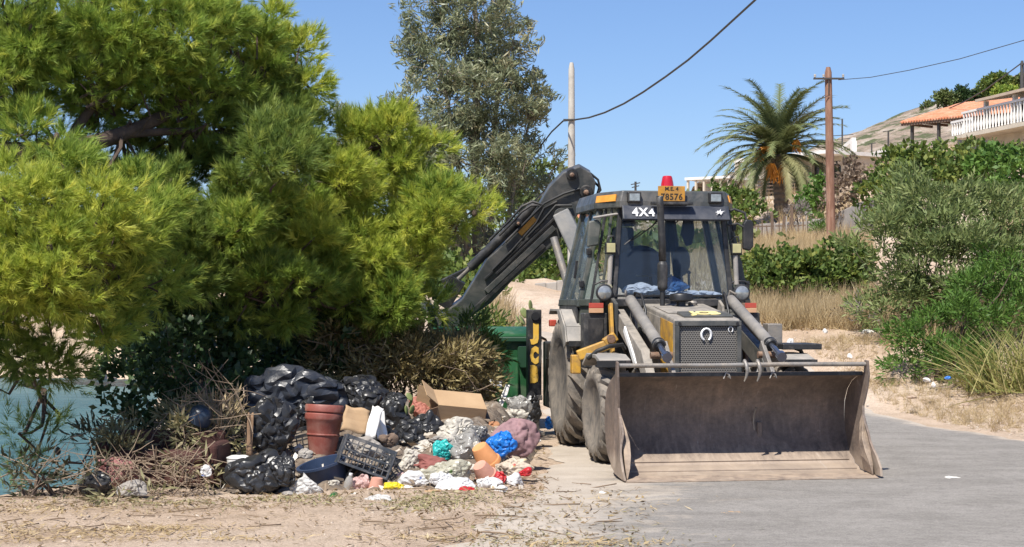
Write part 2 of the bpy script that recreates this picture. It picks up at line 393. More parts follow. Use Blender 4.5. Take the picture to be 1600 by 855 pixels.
# ---- sea
def build_water():
    m, nt, b = new_mat('sea_water'); v = _coord(nt, 'Object', (.8, 1.0, 1))
    sea_col = _ramp(nt, _noise(nt, v, .09, 3), [(.35, (.05, .115, .13)), (.65, (.075, .15, .16))])
    sea_col = _mix(nt, .7, sea_col, _ramp(nt, _noise(nt, _coord(nt, 'Object', (.35, 1.4, 1)), 1.6, 5, .6, .6), [(.35, (.55, .62, .66)), (.62, (1.15, 1.1, 1.08))]), 'MULTIPLY')  # light and dark of the ripples painted as colour streaks
    nt.links.new(sea_col, b.inputs['Base Color']); b.inputs['Roughness'].default_value = .35; b.inputs['IOR'].default_value = 1.33; b.inputs['Specular IOR Level'].default_value = .03
    bp = nt.nodes.new('ShaderNodeBump'); bp.inputs['Strength'].default_value = .5; bp.inputs['Distance'].default_value = .3
    nt.links.new(_noise(nt, _coord(nt, 'Object', (.8, 1.6, 1)), 1.3, 5, .6, .5), bp.inputs['Height']); nt.links.new(bp.outputs[0], b.inputs['Normal'])
    me = bpy.data.meshes.new('water'); me.from_pydata([(-3000, 10, -1.55), (-2.0, 10, -1.55), (-2.0, 2300, -1.55), (-3000, 2300, -1.55)], [], [(0, 1, 2, 3)])
    tag(link('water', me, m), kind='structure')
build_water()

# ---- rocky hill far behind on the right
def build_hill():
    xs = np.linspace(20, 190, 180); ys = np.linspace(128, 300, 90); X, Y = np.meshgrid(xs, ys)
    rid = np.interp(X/Y*F + 800, [1100, 1250, 1310, 1340, 1380, 1430, 1500, 1600, 1750, 2200], [300, 268, 243, 234, 214, 196, 172, 140, 120, 100])
    top = EYE + (HZ - rid)/F*185
    k = sstep(128, 188, Y)*(1 - .5*sstep(195, 300, Y))
    nz = np.zeros_like(X)
    for a in range(X.shape[0]):
        for c in range(X.shape[1]):
            p = Vector((X[a, c]*.09, Y[a, c]*.09, 0)); nz[a, c] = mnoise.ridged_multi_fractal(p, .9, 2.1, 5, 1.0, 2.0)
    Z = H(X, Y)*(1-k) + top*k + (nz - 1.0)*1.1*k
    co = np.stack([X, Y, Z], -1).reshape(-1, 3); ny, nx = X.shape
    ii = np.arange((ny-1)*nx).reshape(ny-1, nx)[:, :-1].ravel(); fc = np.stack([ii, ii+1, ii+nx+1, ii+nx], 1)
    m, nt, b = new_mat('rocky_hillside'); v = _coord(nt, 'Object')
    c = _ramp(nt, _noise(nt, v, .28, 8, .72), [(.36, (.20, .155, .115)), (.48, (.36, .28, .21)), (.6, (.50, .42, .34)), (.7, (.60, .54, .47))])
    sc = _ramp(nt, _noise(nt, v, .55, 6, .7), [(.50, (0, 0, 0)), (.57, (1, 1, 1))])
    c = _mix(nt, sc, c, (.105, .12, .05)); nt.links.new(c, b.inputs['Base Color']); b.inputs['Roughness'].default_value = .95
    bp = nt.nodes.new('ShaderNodeBump'); bp.inputs['Strength'].default_value = 1; bp.inputs['Distance'].default_value = .8
    nt.links.new(_noise(nt, v, .9, 7, .7), bp.inputs['Height']); nt.links.new(bp.outputs[0], b.inputs['Normal'])
    tag(link('hill', np_mesh('hill', co, fc), m), kind='structure')
build_hill()
# ================================================================== the backhoe loader
paint = mat('charcoal_paint', (.062, .067, .066), (.043, .047, .047), 5, .42, .12, 60, dirt=(.15, .14, .125), dirt_amt=.36, dirt_scale=4, rvar=.12)
paint_d = mat('black_paint', (.028, .029, .03), (.018, .018, .019), 6, .5, .12, 60, dirt=(.12, .11, .10), dirt_amt=.28, dirt_scale=5, rvar=.12)
paint_g = mat('green_grey_paint', (.075, .085, .072), (.05, .057, .05), 5, .45, .1, 60, dirt=(.15, .145, .125), dirt_amt=.34, dirt_scale=5, rvar=.1)
hood_m = mat('dusty_hood_paint', (.225, .205, .18), (.13, .122, .112), 3.5, .75, .2, 70, dirt=(.36, .32, .27), dirt_amt=.5, dirt_scale=6)
fend_m = mat('faded_grey_paint', (.30, .28, .255), (.20, .19, .175), 3.5, .7, .2, 60, dirt=(.40, .36, .31), dirt_amt=.4, dirt_scale=5)
yellow = mat('machine_yellow', (.62, .36, .045), (.50, .26, .035), 6, .5, .1, 50, dirt=(.20, .13, .08), dirt_amt=.42, dirt_scale=7)
yellow_l = mat('yellow_letters', (.78, .50, .08), (.70, .40, .05), 9, .55, dirt=(.35, .26, .16), dirt_amt=.2, dirt_scale=14)
pale_y = mat('faded_yellow_letters', (.76, .66, .32), (.65, .52, .2), 9, .6)
white_l = mat('white_letters', (.82, .82, .80), (.7, .7, .7), 12, .5)
steel = mat('worn_steel', (.27, .255, .235), (.17, .155, .14), 5, .5, .25, 50, metal=.35, dirt=(.33, .28, .22), dirt_amt=.4, dirt_scale=6)
chrome = mat('cylinder_rod', (.32, .36, .44), (.25, .28, .36), 10, .2, metal=.9)
rust = mat('rusty_iron', (.22, .125, .075), (.13, .075, .05), 9, .8, .4, 40, dirt=(.33, .25, .18), dirt_amt=.35, dirt_scale=8)
rubber = mat('dusty_rubber', (.14, .127, .11), (.09, .083, .075), 7, .9, .25, 50, dirt=(.29, .245, .195), dirt_amt=.5, dirt_scale=6)
rubber_b = mat('black_rubber', (.022, .022, .022), (.014, .014, .014), 8, .6, dirt=(.12, .105, .09), dirt_amt=.2)
rim_m = mat('dusty_wheel_rim', (.40, .32, .24), (.29, .225, .17), 5, .85, .2, 40, dirt=(.16, .12, .09), dirt_amt=.3)
amber = mat('amber_plastic', (.80, .36, .05), (.66, .26, .03), 10, .35)
red_pl = mat('red_reflector', (.50, .085, .05), (.40, .06, .04), 9, .4)
beac = mat('red_beacon_dome', (.55, .015, .03), (.42, .01, .02), 7, .25, spec=.7)
lens = mat('lamp_lens', (.45, .47, .46), (.25, .26, .26), 16, .15, metal=.5)
lens_y = mat('yellowed_lamp_lens', (.48, .44, .22), (.36, .33, .18), 16, .3)
black_pl = mat('black_plastic', (.02, .02, .021), (.013, .013, .014), 9, .45, dirt=(.10, .09, .08), dirt_amt=.2)
seat_m = mat('seat_fabric', (.055, .075, .11), (.04, .055, .085), 8, .9)
cab_in = mat('cab_interior', (.035, .04, .05), (.025, .03, .04), 8, .8)
glass = glass_mat('tinted_cab_glass', (.86, .91, .98), .15)
glass_s = glass_mat('side_cab_glass', (.90, .94, .92), .05)

TH = R(9.0); MO = Vector((2.22, 15.28, 0.0))
machine = empty('backhoe_loader', MO, TH, 'dark grey backhoe loader on the road, front bucket lowered and rear arm raised', 'backhoe loader')
MI = (Matrix.Translation(MO) @ Matrix.Rotation(TH, 4, 'Z')).inverted()
def L(px, py, d): return MI @ P(px, py, d)
def part(mb, name, m, parent=None, **k): return mb.build(name, m, parent or machine, **k)

# ---------------- front bucket
def bucket_mat():
    m, nt, b = new_mat('worn_bucket_steel'); v = _coord(nt, 'Object', (1, 1, 1)); vs = _coord(nt, 'Object', (3.2, 1.0, .55))
    n = _noise(nt, v, 2.6, 9, .72, .5); fine = _noise(nt, v, 34, 6, .75); strk = _noise(nt, vs, 4.5, 8, .7, .3)
    c = _ramp(nt, n, [(.30, (.115, .092, .078)), (.50, (.205, .16, .13)), (.66, (.29, .215, .165)), (.78, (.40, .33, .265))])
    c = _mix(nt, .55, c, _ramp(nt, strk, [(.3, (.5, .5, .52)), (.62, (1.15, 1.12, 1.1))]), 'MULTIPLY')
    c = _mix(nt, .6, c, _ramp(nt, fine, [(.35, (.65, .65, .65)), (.6, (1.1, 1.1, 1.1))]), 'MULTIPLY')
    # earth worn onto the floor of the bucket
    g = nt.nodes.new('ShaderNodeSeparateXYZ'); nt.links.new(v, g.inputs[0])
    mr = nt.nodes.new('ShaderNodeMapRange'); nt.links.new(g.outputs[2], mr.inputs[0])
    mr.inputs[1].default_value = .30; mr.inputs[2].default_value = .05; mr.inputs[3].default_value = .0; mr.inputs[4].default_value = .62
    ad = nt.nodes.new('ShaderNodeMath'); ad.operation = 'MULTIPLY_ADD'; nt.links.new(strk, ad.inputs[0]); ad.inputs[1].default_value = .9
    nt.links.new(mr.outputs[0], ad.inputs[2])
    f = _ramp(nt, ad.outputs[0], [(.56, (0, 0, 0)), (.86, (1, 1, 1))])
    earth = _ramp(nt, n, [(.3, (.24, .19, .155)), (.55, (.36, .285, .22)), (.75, (.46, .385, .31))])
    c = _mix(nt, f, c, earth)
    sc_ = _ramp(nt, _noise(nt, _coord(nt, 'Object', (26, 2, 2.2)), 1.6, 4, .6, .4), [(.66, (0, 0, 0)), (.72, (.55, .55, .55))])
    c = _mix(nt, _mix(nt, 1.0, sc_, _ramp(nt, n, [(.4, (0, 0, 0)), (.55, (1, 1, 1))]), 'MULTIPLY'), c, (.42, .38, .34))
    sp = _ramp(nt, _noise(nt, v, 9, 6, .75, .5), [(.66, (0, 0, 0)), (.70, (.6, .6, .6))]); c = _mix(nt, sp, c, (.36, .27, .2))
    nt.links.new(c, b.inputs['Base Color']); b.inputs['Metallic'].default_value = .12; b.inputs['Roughness'].default_value = .66
    bp = nt.nodes.new('ShaderNodeBump'); bp.inputs['Strength'].default_value = .45; bp.inputs['Distance'].default_value = .012
    nt.links.new(n, bp.inputs['Height']); nt.links.new(bp.outputs[0], b.inputs['Normal'])
    return m
buck = bucket_mat(); W = 1.19
dusty_steel = mat('earth_worn_steel', (.40, .31, .23), (.27, .205, .155), 4, .8, .3, 30, metal=.05, dirt=(.13, .10, .085), dirt_amt=.34, dirt_scale=6)
prof = [(.0, .018), (.20, .026), (.44, .044), (.47, .072), (.58, .092), (.60, .122), (.72, .18), (.80, .27), (.855, .40), (.875, .54), (.855, .68), (.78, .80), (.66, .885), (.52, .935), (.385, .955)]
back = [(p[0] + .03*nx_, p[1] + .03*nz_) for p, (nx_, nz_) in zip(prof, [(0, -.5)]*3 + [(.3, -1)]*3 + [(.8, -.8), (.9, -.5), (1, -.2), (1, 0), (1, .3), (.8, .8), (.5, 1), (.3, 1), (.1, 1)])]
mb = MB(); NU = 40
def dent(u, v, z):   # slight bruising of the plate
    return .012*math.sin(u*5.1 + z*4) * math.sin(z*7 + u*2.2)
rows = []
for v, z in prof: rows.append([(-W + 2*W*k/NU, v + dent(-W + 2*W*k/NU, v, z)*(z > .15), z + (.004*math.sin(k*1.7) if v == 0 else 0)) for k in range(NU+1)])
rows2 = [[(-W + 2*W*k/NU, v, z) for k in range(NU+1)] for v, z in back]
mb.sheet(rows); mb.sheet([list(reversed(r)) for r in rows2])
mb.sheet([rows[0], rows2[0]]); mb.sheet([rows2[-1], rows[-1]])
bucket = part(mb, 'front_bucket', buck, smooth=35)
tag(bucket, 'wide worn front bucket lying flat on the road')
def side_plate(s):
    front = [(.0, .02), (.01, .10), (.055, .20), (.11, .27), (.15, .34), (.17, .43), (.25, .50), (.33, .58), (.36, .66), (.33, .74), (.30, .84), (.27, .95), (.265, 1.09), (.33, 1.095), (.37, .98)]
    rearp = [(p[0], p[1]) for p in reversed(prof[2:-1])]
    poly = front + [(.40, .97)] + rearp + [(.2, .024)]
    mb = MB(); n = len(poly); th = .022
    def bend(v, z, t):   # bruised plate: bulges in and out along its front
        b = (.035*math.sin(z*7.5 + (1.2 if s > 0 else 0)) - .03*math.exp(-((z - .55)/.18)**2))*max(0, 1 - v/.5)
        return s*(W + b) + t
    vs = [(bend(v, z, 0), v, z) for v, z in poly] + [(bend(v, z, s*th), v, z) for v, z in poly]
    mb.add(vs, [tuple(range(n)), tuple(range(2*n-1, n-1, -1))] + [(i, i+n, (i+1) % n + n, (i+1) % n) for i in range(n)])
    o = part(mb, 'side_plate', buck, bucket, bevel=.004)
    # welded cheek gusset, earth-coloured
    mb = MB(); q = [(.05, .03), (.06, .12), (.12, .24), (.19, .36), (.24, .47), (.32, .60), (.34, .5), (.27, .33), (.25, .2), (.27, .06)]
    vs = [(s*(W - .02 - .05*math.sin(min(1, max(0, (z - .03)/.55))*math.pi)), v + .01, z) for v, z in q] + [(s*(W - .004), v + .03, z) for v, z in q]; n = len(q)
    mb.add(vs, [tuple(range(n)), tuple(range(2*n-1, n-1, -1))] + [(i, i+n, (i+1) % n + n, (i+1) % n) for i in range(n)])
    part(mb, 'cheek_plate', dusty_steel, bucket, bevel=.004)
side_plate(-1); side_plate(1)
part(MB().prism([(-.015, .0), (-.02, .012), (.10, .030), (.22, .040), (.22, .012), (.05, -.002)], 0, -W - .012, W + .012), 'cutting_edge', dusty_steel, bucket, bevel=.003)
part(MB().prism([(.445, .04), (.442, .062), (.575, .099), (.585, .082)], 0, -W + .03, W - .03), 'wear_plate', buck, bucket, bevel=.004)
part(MB().prism([(.60, .115), (.592, .132), (.708, .194), (.72, .17)], 0, -W + .05, W - .05), 'wear_plate', buck, bucket, bevel=.004)
part(MB().tube([(-W - .01, .31, 1.055), (-.3, .31, 1.052), (.4, .312, 1.058), (W + .01, .31, 1.055)], .022, 10), 'spill_bar', steel, bucket, smooth=60)
part(MB().beam((-W, .375, .965), (W, .375, .965), .022, .035), 'top_rim', paint_d, bucket, bevel=.004)
for u, ln in ((-.15, .05), (.01, .13), (.135, .14), (.30, .05)):
    big = ln > .1
    if big: mb = MB().tube([(u, .345, 1.06), (u - .002, .31, 1.09), (u + .004, .275, 1.06), (u + .012, .268, 1.0), (u + .008, .285, .95), (u - .012, .29, .90)], [.018, .02, .02, .018, .014, .006], 8)
    else: mb = MB().tube([(u - .035, .345, .925), (u - .01, .345, .985), (u + .012, .34, .965), (u + .03, .345, .925), (u + .004, .34, .945)], [.006, .009, .012, .007, .005], 6)
    part(mb, 'chain_hook' if big else 'rope_knot', steel if big else fend_m, bucket, smooth=60)
part(MB().box((.32, .845, .36), (.05, .03, .24)), 'weld_rib', buck, bucket, bevel=.01)
part(MB().tube([(.27, .80, .62), (.262, .84, .54), (.265, .86, .47), (.275, .862, .40)], .011, 6), 'bent_wire', steel, bucket, smooth=60)

# ---------------- wheels
def wheel(u, v, r, wd, nl, steer=0.0):
    s = -1 if u < 0 else 1; hw = wd/2
    root = MB().lathe([(.0, .10), (.10, .10), (.115, .06), (r*.30, .05), (r*.36, .02), (r*.52, .0), (r*.56, hw*.55), (r*.60, hw*.8), (r*.63, hw*.82), (r*.60, hw*.6), (r*.57, -hw*.7), (r*.62, -hw*.8)], 28, 'x')
    w_ = part(root, 'wheel', rim_m, smooth=35); w_.location = (u - s*hw, v, r); w_.rotation_euler = (0, 0, steer)
    if s < 0: w_.rotation_euler = (0, 0, math.pi + steer)
    ty = MB().lathe([(r*.60, -hw*.80), (r*.66, -hw*.96), (r*.80, -hw*1.0), (r*.865, -hw*.92), (r*.89, -hw*.72), (r*.90, 0), (r*.89, hw*.72), (r*.865, hw*.92), (r*.80, hw*1.0), (r*.66, hw*.96), (r*.60, hw*.80)], 40, 'x')
    part(ty, 'tyre', rubber, w_, smooth=50)
    # bar lugs, each a swept block, alternating left and right halves
    def lug(side):
        mb = MB(); a0 = 0; secs = []
        for x, an, top in ((hw*.99, .36, .86), (hw*.86, .30, .965), (hw*.45, .15, 1.0), (-hw*.08, .0, 1.0)):
            x *= side
            w2 = .105*8/ (nl*.36)
            for da in (-w2*.55, w2*.55):
                for rr in (r*(.78 if top < .9 else .87), r*top):
                    a = an + da*(1 if rr < r*top else .82); secs.append((x, math.cos(a)*rr, math.sin(a)*rr))
        vs = secs; fs = []
        for k in range(3):
            b = 4*k; fs += [(b, b+4, b+5, b+1), (b+2, b+3, b+7, b+6), (b+1, b+5, b+7, b+3), (b, b+2, b+6, b+4)]
        fs += [(0, 1, 3, 2), (12, 14, 15, 13)]
        return MB().add(vs, fs).mesh('tread_lug')
    for side in (-1, 1):
        me = lug(side); me.materials.append(rubber)
        for k in range(nl):
            o = link('tread_lug', me, None, w_); o.rotation_euler = (2*math.pi*(k + (.5 if side > 0 else 0))/nl, 0, 0)
    for k in range(8):
        a = 2*math.pi*k/8; part(MB().lathe([(.0, .0), (.018, .0), (.018, .03), (.0, .032)], 6, 'x', (.018, math.cos(a)*r*.42, math.sin(a)*r*.42)), 'wheel_nut', rust, w_)
    part(MB().lathe([(r*.24, .05), (r*.22, .11), (r*.12, .14), (0, .145)], 16, 'x'), 'hub', rust, w_, smooth=40)
    return w_
wheel(-1.085, 4.0, .735, .45, 20); wheel(1.085, 4.0, .735, .45, 20)
wheel(-1.125, 1.92, .505, .36, 16, R(2)); wheel(1.125, 1.92, .505, .36, 16, R(2))
part(MB().tube([(-1.0, 1.92, .5), (-.5, 1.92, .47), (0, 1.92, .5), (.5, 1.92, .47), (1.0, 1.92, .5)], [.09, .08, .14, .08, .09], 12), 'front_axle', rust, smooth=50)
part(MB().tube([(-1.0, 4.0, .735), (1.0, 4.0, .735)], .15, 12), 'rear_axle', rust, smooth=50)

# ---------------- chassis and hood
part(MB().prism([(1.35, .60), (1.35, .85), (2.9, .95), (4.9, .95), (4.9, .55), (2.9, .5)], 0, -.36, .36), 'chassis', paint_d, bevel=.02)
hood = part(MB().prism([(1.555, .82), (1.555, 1.455), (1.60, 1.475), (2.95, 1.625), (2.95, .95)], 0, -.345, .345), 'hood', hood_m, bevel=.018)
for s in (-1, 1):
    part(MB().prism([(1.60, .86), (1.60, 1.425), (2.10, 1.48), (2.10, .9)], 0, s*.347, s*.354), 'side_panel', yellow, hood, bevel=.002)
    part(MB().prism([(2.14, .9), (2.14, 1.48), (2.88, 1.56), (2.88, .95)], 0, s*.347, s*.354), 'side_panel', hood_m, hood, bevel=.002)
part(MB().prism([(2.0, 1.523), (2.0, 1.533), (2.62, 1.600), (2.62, 1.588)], 0, -.30, .30), 'hood_hatch', hood_m, hood, bevel=.004)
part(MB().prism([(1.66, 1.482), (1.655, 1.50), (1.93, 1.545), (1.96, 1.515)], 0, -.22, .30), 'badge_plinth', paint, hood, bevel=.006)
me = text_mesh('JCB', .235, .004, .012, .95); o = link('hood_lettering', me, pale_y, hood)
o.location = (.04, 1.79, 1.5265); o.rotation_euler = (math.atan2(.045, .275), 0, 0); o.scale = (.88, 1.0, 1)
# grille
def grille_mat():
    m, nt, b = new_mat('perforated_grille'); v = _coord(nt, 'Object')
    mp = nt.nodes.new('ShaderNodeMapping'); mp.inputs['Rotation'].default_value = (R(90), 0, 0); nt.links.new(v, mp.inputs['Vector'])
    br = nt.nodes.new('ShaderNodeTexBrick'); nt.links.new(mp.outputs[0], br.inputs['Vector'])
    br.inputs['Color1'].default_value = (.012, .012, .012, 1); br.inputs['Color2'].default_value = (.02, .02, .02, 1); br.inputs['Mortar'].default_value = (.20, .185, .165, 1)
    br.inputs['Scale'].default_value = 1; br.inputs['Brick Width'].default_value = .026; br.inputs['Row Height'].default_value = .020; br.inputs['Mortar Size'].default_value = .0045
    br.inputs['Mortar Smooth'].default_value = .15
    nt.links.new(br.outputs[0], b.inputs['Base Color']); b.inputs['Roughness'].default_value = .7
    bp = nt.nodes.new('ShaderNodeBump'); bp.inputs['Distance'].default_value = .01; nt.links.new(br.outputs['Fac'], bp.inputs['Height']); nt.links.new(bp.outputs[0], b.inputs['Normal'])
    return m
gr = part(MB().box((0, 1.548, 1.14), (.60, .008, .56)), 'grille', grille_mat())
part(MB().box((0, 1.535, 1.425), (.69, .035, .055)), 'grille_frame', paint, gr, bevel=.006)
for s in (-1, 1): part(MB().box((s*.3225, 1.535, 1.125), (.045, .035, .544)), 'grille_frame', paint, gr, bevel=.006)
for s in (-1, 1): part(MB().lathe([(0, -.004), (.016, -.004), (.016, .004), (0, .004)], 10, 'y', (s*.30, 1.512, 1.425)), 'grille_bolt', black_pl, gr)
def horseshoe(c, r, t):
    pth = []
    for k in range(13):
        a = R(-60 + 300*k/12); pth.append((c[0] + math.cos(a)*r*.82, c[1], c[2] + math.sin(a)*r))
    part(MB().tube(pth, [t*.9] + [t]*11 + [t*.9], 6), 'horseshoe', white_l, gr, smooth=60)
horseshoe((-.02, 1.532, 1.31), .062, .0135); horseshoe((.235, 1.535, 1.362), .028, .006)

# ---------------- exhaust and air intake
ex = part(MB().tube([(-.20, 2.62, 1.56), (-.20, 2.62, 1.78)], .028, 12), 'exhaust_stack', paint_d, smooth=60)
part(MB().lathe([(.03, 1.76), (.052, 1.78), (.055, 1.80), (.055, 2.03), (.052, 2.05), (.03, 2.08), (.028, 2.22)], 16, 'z', (-.20, 2.62, 0)), 'muffler', paint_d, ex, smooth=40)
part(MB().tube([(-.20, 2.62, 2.08), (-.205, 2.62, 2.30), (-.225, 2.62, 2.68), (-.235, 2.60, 2.77)], [.038, .038, .036, .037], 12, False), 'tail_pipe', paint_d, ex, smooth=60, solid=.004)
part(MB().lathe([(.06, 1.58), (.05, 1.60), (.05, 1.64), (.11, 1.648), (.125, 1.66), (.125, 1.71), (.115, 1.725), (.06, 1.735), (0, 1.738)], 24, 'z', (-.005, 2.58, 0)), 'air_precleaner', black_pl, smooth=35)
part(MB().lathe([(.05, 1.60), (.055, 1.63), (.04, 1.65), (0, 1.655)], 16, 'z', (.16, 2.72, 0)), 'filler_cap', steel, smooth=35)

# ---------------- loader arms, tilt cylinders
for s in (-1, 1):
    arm = MB().beam((s*.60, 3.0, 1.50), (s*.62, 1.70, 1.06), .10, .17, w2=.10, h2=.20).beam((s*.62, 1.74, 1.10), (s*.62, 1.02, .42), .095, .20, w2=.09, h2=.15)
    a = part(arm, 'loader_arm', paint if s > 0 else hood_m, bevel=.01)
    part(MB().tube([(s*.52, 1.0, .42), (s*.74, 1.0, .42)], .05, 12), 'pivot_pin', steel, a, smooth=50)
    part(MB().beam((s*.50, 1.35, 1.22), (s*.50, .93, .86), .04, .10), 'tilt_lever', steel, a, bevel=.006)
    part(MB().tube([(s*.44, 1.28, 1.115), (s*.66, 1.28, 1.115)], .035, 10), 'pivot_pin', rust, a, smooth=50)
    c = part(MB().lathe([(.052, 0), (.058, .02), (.058, 1.36), (.066, 1.37), (.066, 1.43), (.05, 1.44)], 18), 'tilt_cylinder', mat('cylinder_grey_paint', (.24, .225, .205), (.16, .15, .14), 4, .6, .15, 50, dirt=(.33, .30, .26), dirt_amt=.35), smooth=35)
    A, B = Vector((s*.555, 2.62, 1.665)), Vector((s*.575, 1.12, 1.165)); q = (B - A).to_track_quat('Z', 'Y'); c.location = A; c.rotation_euler = q.to_euler()
    part(MB().lathe([(.066, 1.375), (.07, 1.385), (.07, 1.425), (.05, 1.446)], 18), 'gland', black_pl, c, smooth=35)
    part(MB().lathe([(.028, 1.40), (.028, 1.72), (.05, 1.72), (.05, 1.78), (0, 1.78)], 14), 'piston_rod', chrome, c, smooth=35)
    part(MB().tube([(0, -.075, .02), (0, -.09, .3), (0, -.082, .9), (0, -.07, 1.32)], .012, 8), 'oil_pipe', steel, c, smooth=60)
    part(MB().prism([(2.78, .95), (2.72, 1.62), (2.98, 1.70), (3.05, 1.0)], 0, s*.66, s*.70), 'arm_tower', paint, bevel=.006)
    part(MB().prism([(2.55, .95), (2.66, 1.60), (2.80, 1.66), (3.05, 1.0)], 0, s*.47, s*.50), 'arm_tower', hood_m, bevel=.006)
    part(MB().beam((s*.735, 2.6, .72), (s*.735, 2.78, 1.62), .035, .09), 'tower_post', yellow if s < 0 else rust, bevel=.005)
    l2 = part(MB().lathe([(.045, 0), (.045, .75), (.055, .76), (.055, .80), (.03, .81), (.03, 1.1)], 14), 'lift_cylinder', steel, smooth=35)
    A, B = Vector((s*.60, 2.75, .72)), Vector((s*.60, 1.75, 1.02)); l2.location = A; l2.rotation_euler = (B - A).to_track_quat('Z', 'Y').to_euler()
    part(MB().tube([(s*.52, 2.7, 1.58), (s*.49, 2.66, 1.74), (s*.46, 2.5, 1.72), (s*.45, 2.35, 1.55), (s*.46, 2.3, 1.4)], .014, 8), 'hydraulic_hose', black_pl, smooth=60)
    part(MB().tube([(s*.545, 2.75, 1.60), (s*.58, 2.72, 1.76), (s*.61, 2.6, 1.72)], .012, 8), 'hydraulic_hose', steel, smooth=60)
# white painted inner strut on the near arm
part(MB().beam((-.69, 2.30, 1.36), (-.67, 1.85, .98), .02, .07), 'lever_link', white_l, bevel=.004)
# fittings over the front wheels
for s in (-1, 1):
    f = part(MB().prism([(1.55, 1.01), (1.52, 1.06), (1.75, 1.11), (2.2, 1.11), (2.42, 1.0), (2.40, .97), (2.18, 1.07), (1.76, 1.07)], 0, s*.80, s*1.12), 'front_mudguard', fend_m, bevel=.006)
    part(MB().box((s*1.0, 1.53, 1.02), (.30, .012, .07)), 'mud_flap', rubber_b, f, bevel=.004)
    part(MB().tube([(s*.70, 2.2, 1.12), (s*.78, 2.0, 1.20), (s*.95, 1.86, 1.19), (s*1.08, 1.86, 1.14), (s*1.15, 1.95, 1.06)], .022, 8), 'hydraulic_hose', rubber_b, smooth=60)
part(MB().beam((-1.14, 2.55, 1.07), (-.74, 2.50, 1.22), .10, .11).beam((-.86, 2.5, 1.20), (-.74, 2.5, 1.28), .09, .10), 'step_bracket', yellow, bevel=.012)
part(MB().box((-1.16, 2.56, .98), (.10, .10, .20)), 'step_bracket', yellow, bevel=.012)
part(MB().tube([(-.80, 2.43, 1.25), (-.80, 2.52, 1.25)], .045, 12), 'step_lug', rust, smooth=50)
part(MB().box((1.05, 1.95, 1.18), (.42, .5, .06)), 'tool_tray', paint_d, bevel=.01)
part(MB().box((.92, 2.3, 1.30), (.16, .2, .22)), 'battery_box', steel, bevel=.01)
part(MB().box((-.86, 3.05, 1.22), (.26, .20, .60)), 'steps_box', paint_d, bevel=.012)
part(MB().box((.86, 3.05, 1.22), (.26, .20, .60)), 'steps_box', paint_d, bevel=.012)
part(MB().box((-.86, 2.945, 1.24), (.17, .01, .45)), 'steps_panel', black_pl, bevel=.004)

# ---------------- cab
# corner posts: (u, v) at sill and at roof
SILL, TOP = 1.63, 2.66
FB, FT = (.665, 2.95), (.575, 3.02)      # windscreen posts
CB, CT = (.965, 3.32), (.725, 3.36)      # door posts
RB, RT = (.965, 4.42), (.725, 4.30)      # rear posts
cab = part(MB().add([(s*u, v, z) for z in (.95, SILL - .02) for s, (u, v) in ((-1, FB), (-1, CB), (-1, RB), (1, RB), (1, CB), (1, FB))],
    [(0, 1, 2, 3, 4, 5), (11, 10, 9, 8, 7, 6)] + [(i, i+6, (i+1) % 6 + 6, (i+1) % 6) for i in range(6)]), 'cab', paint_g, bevel=.015)
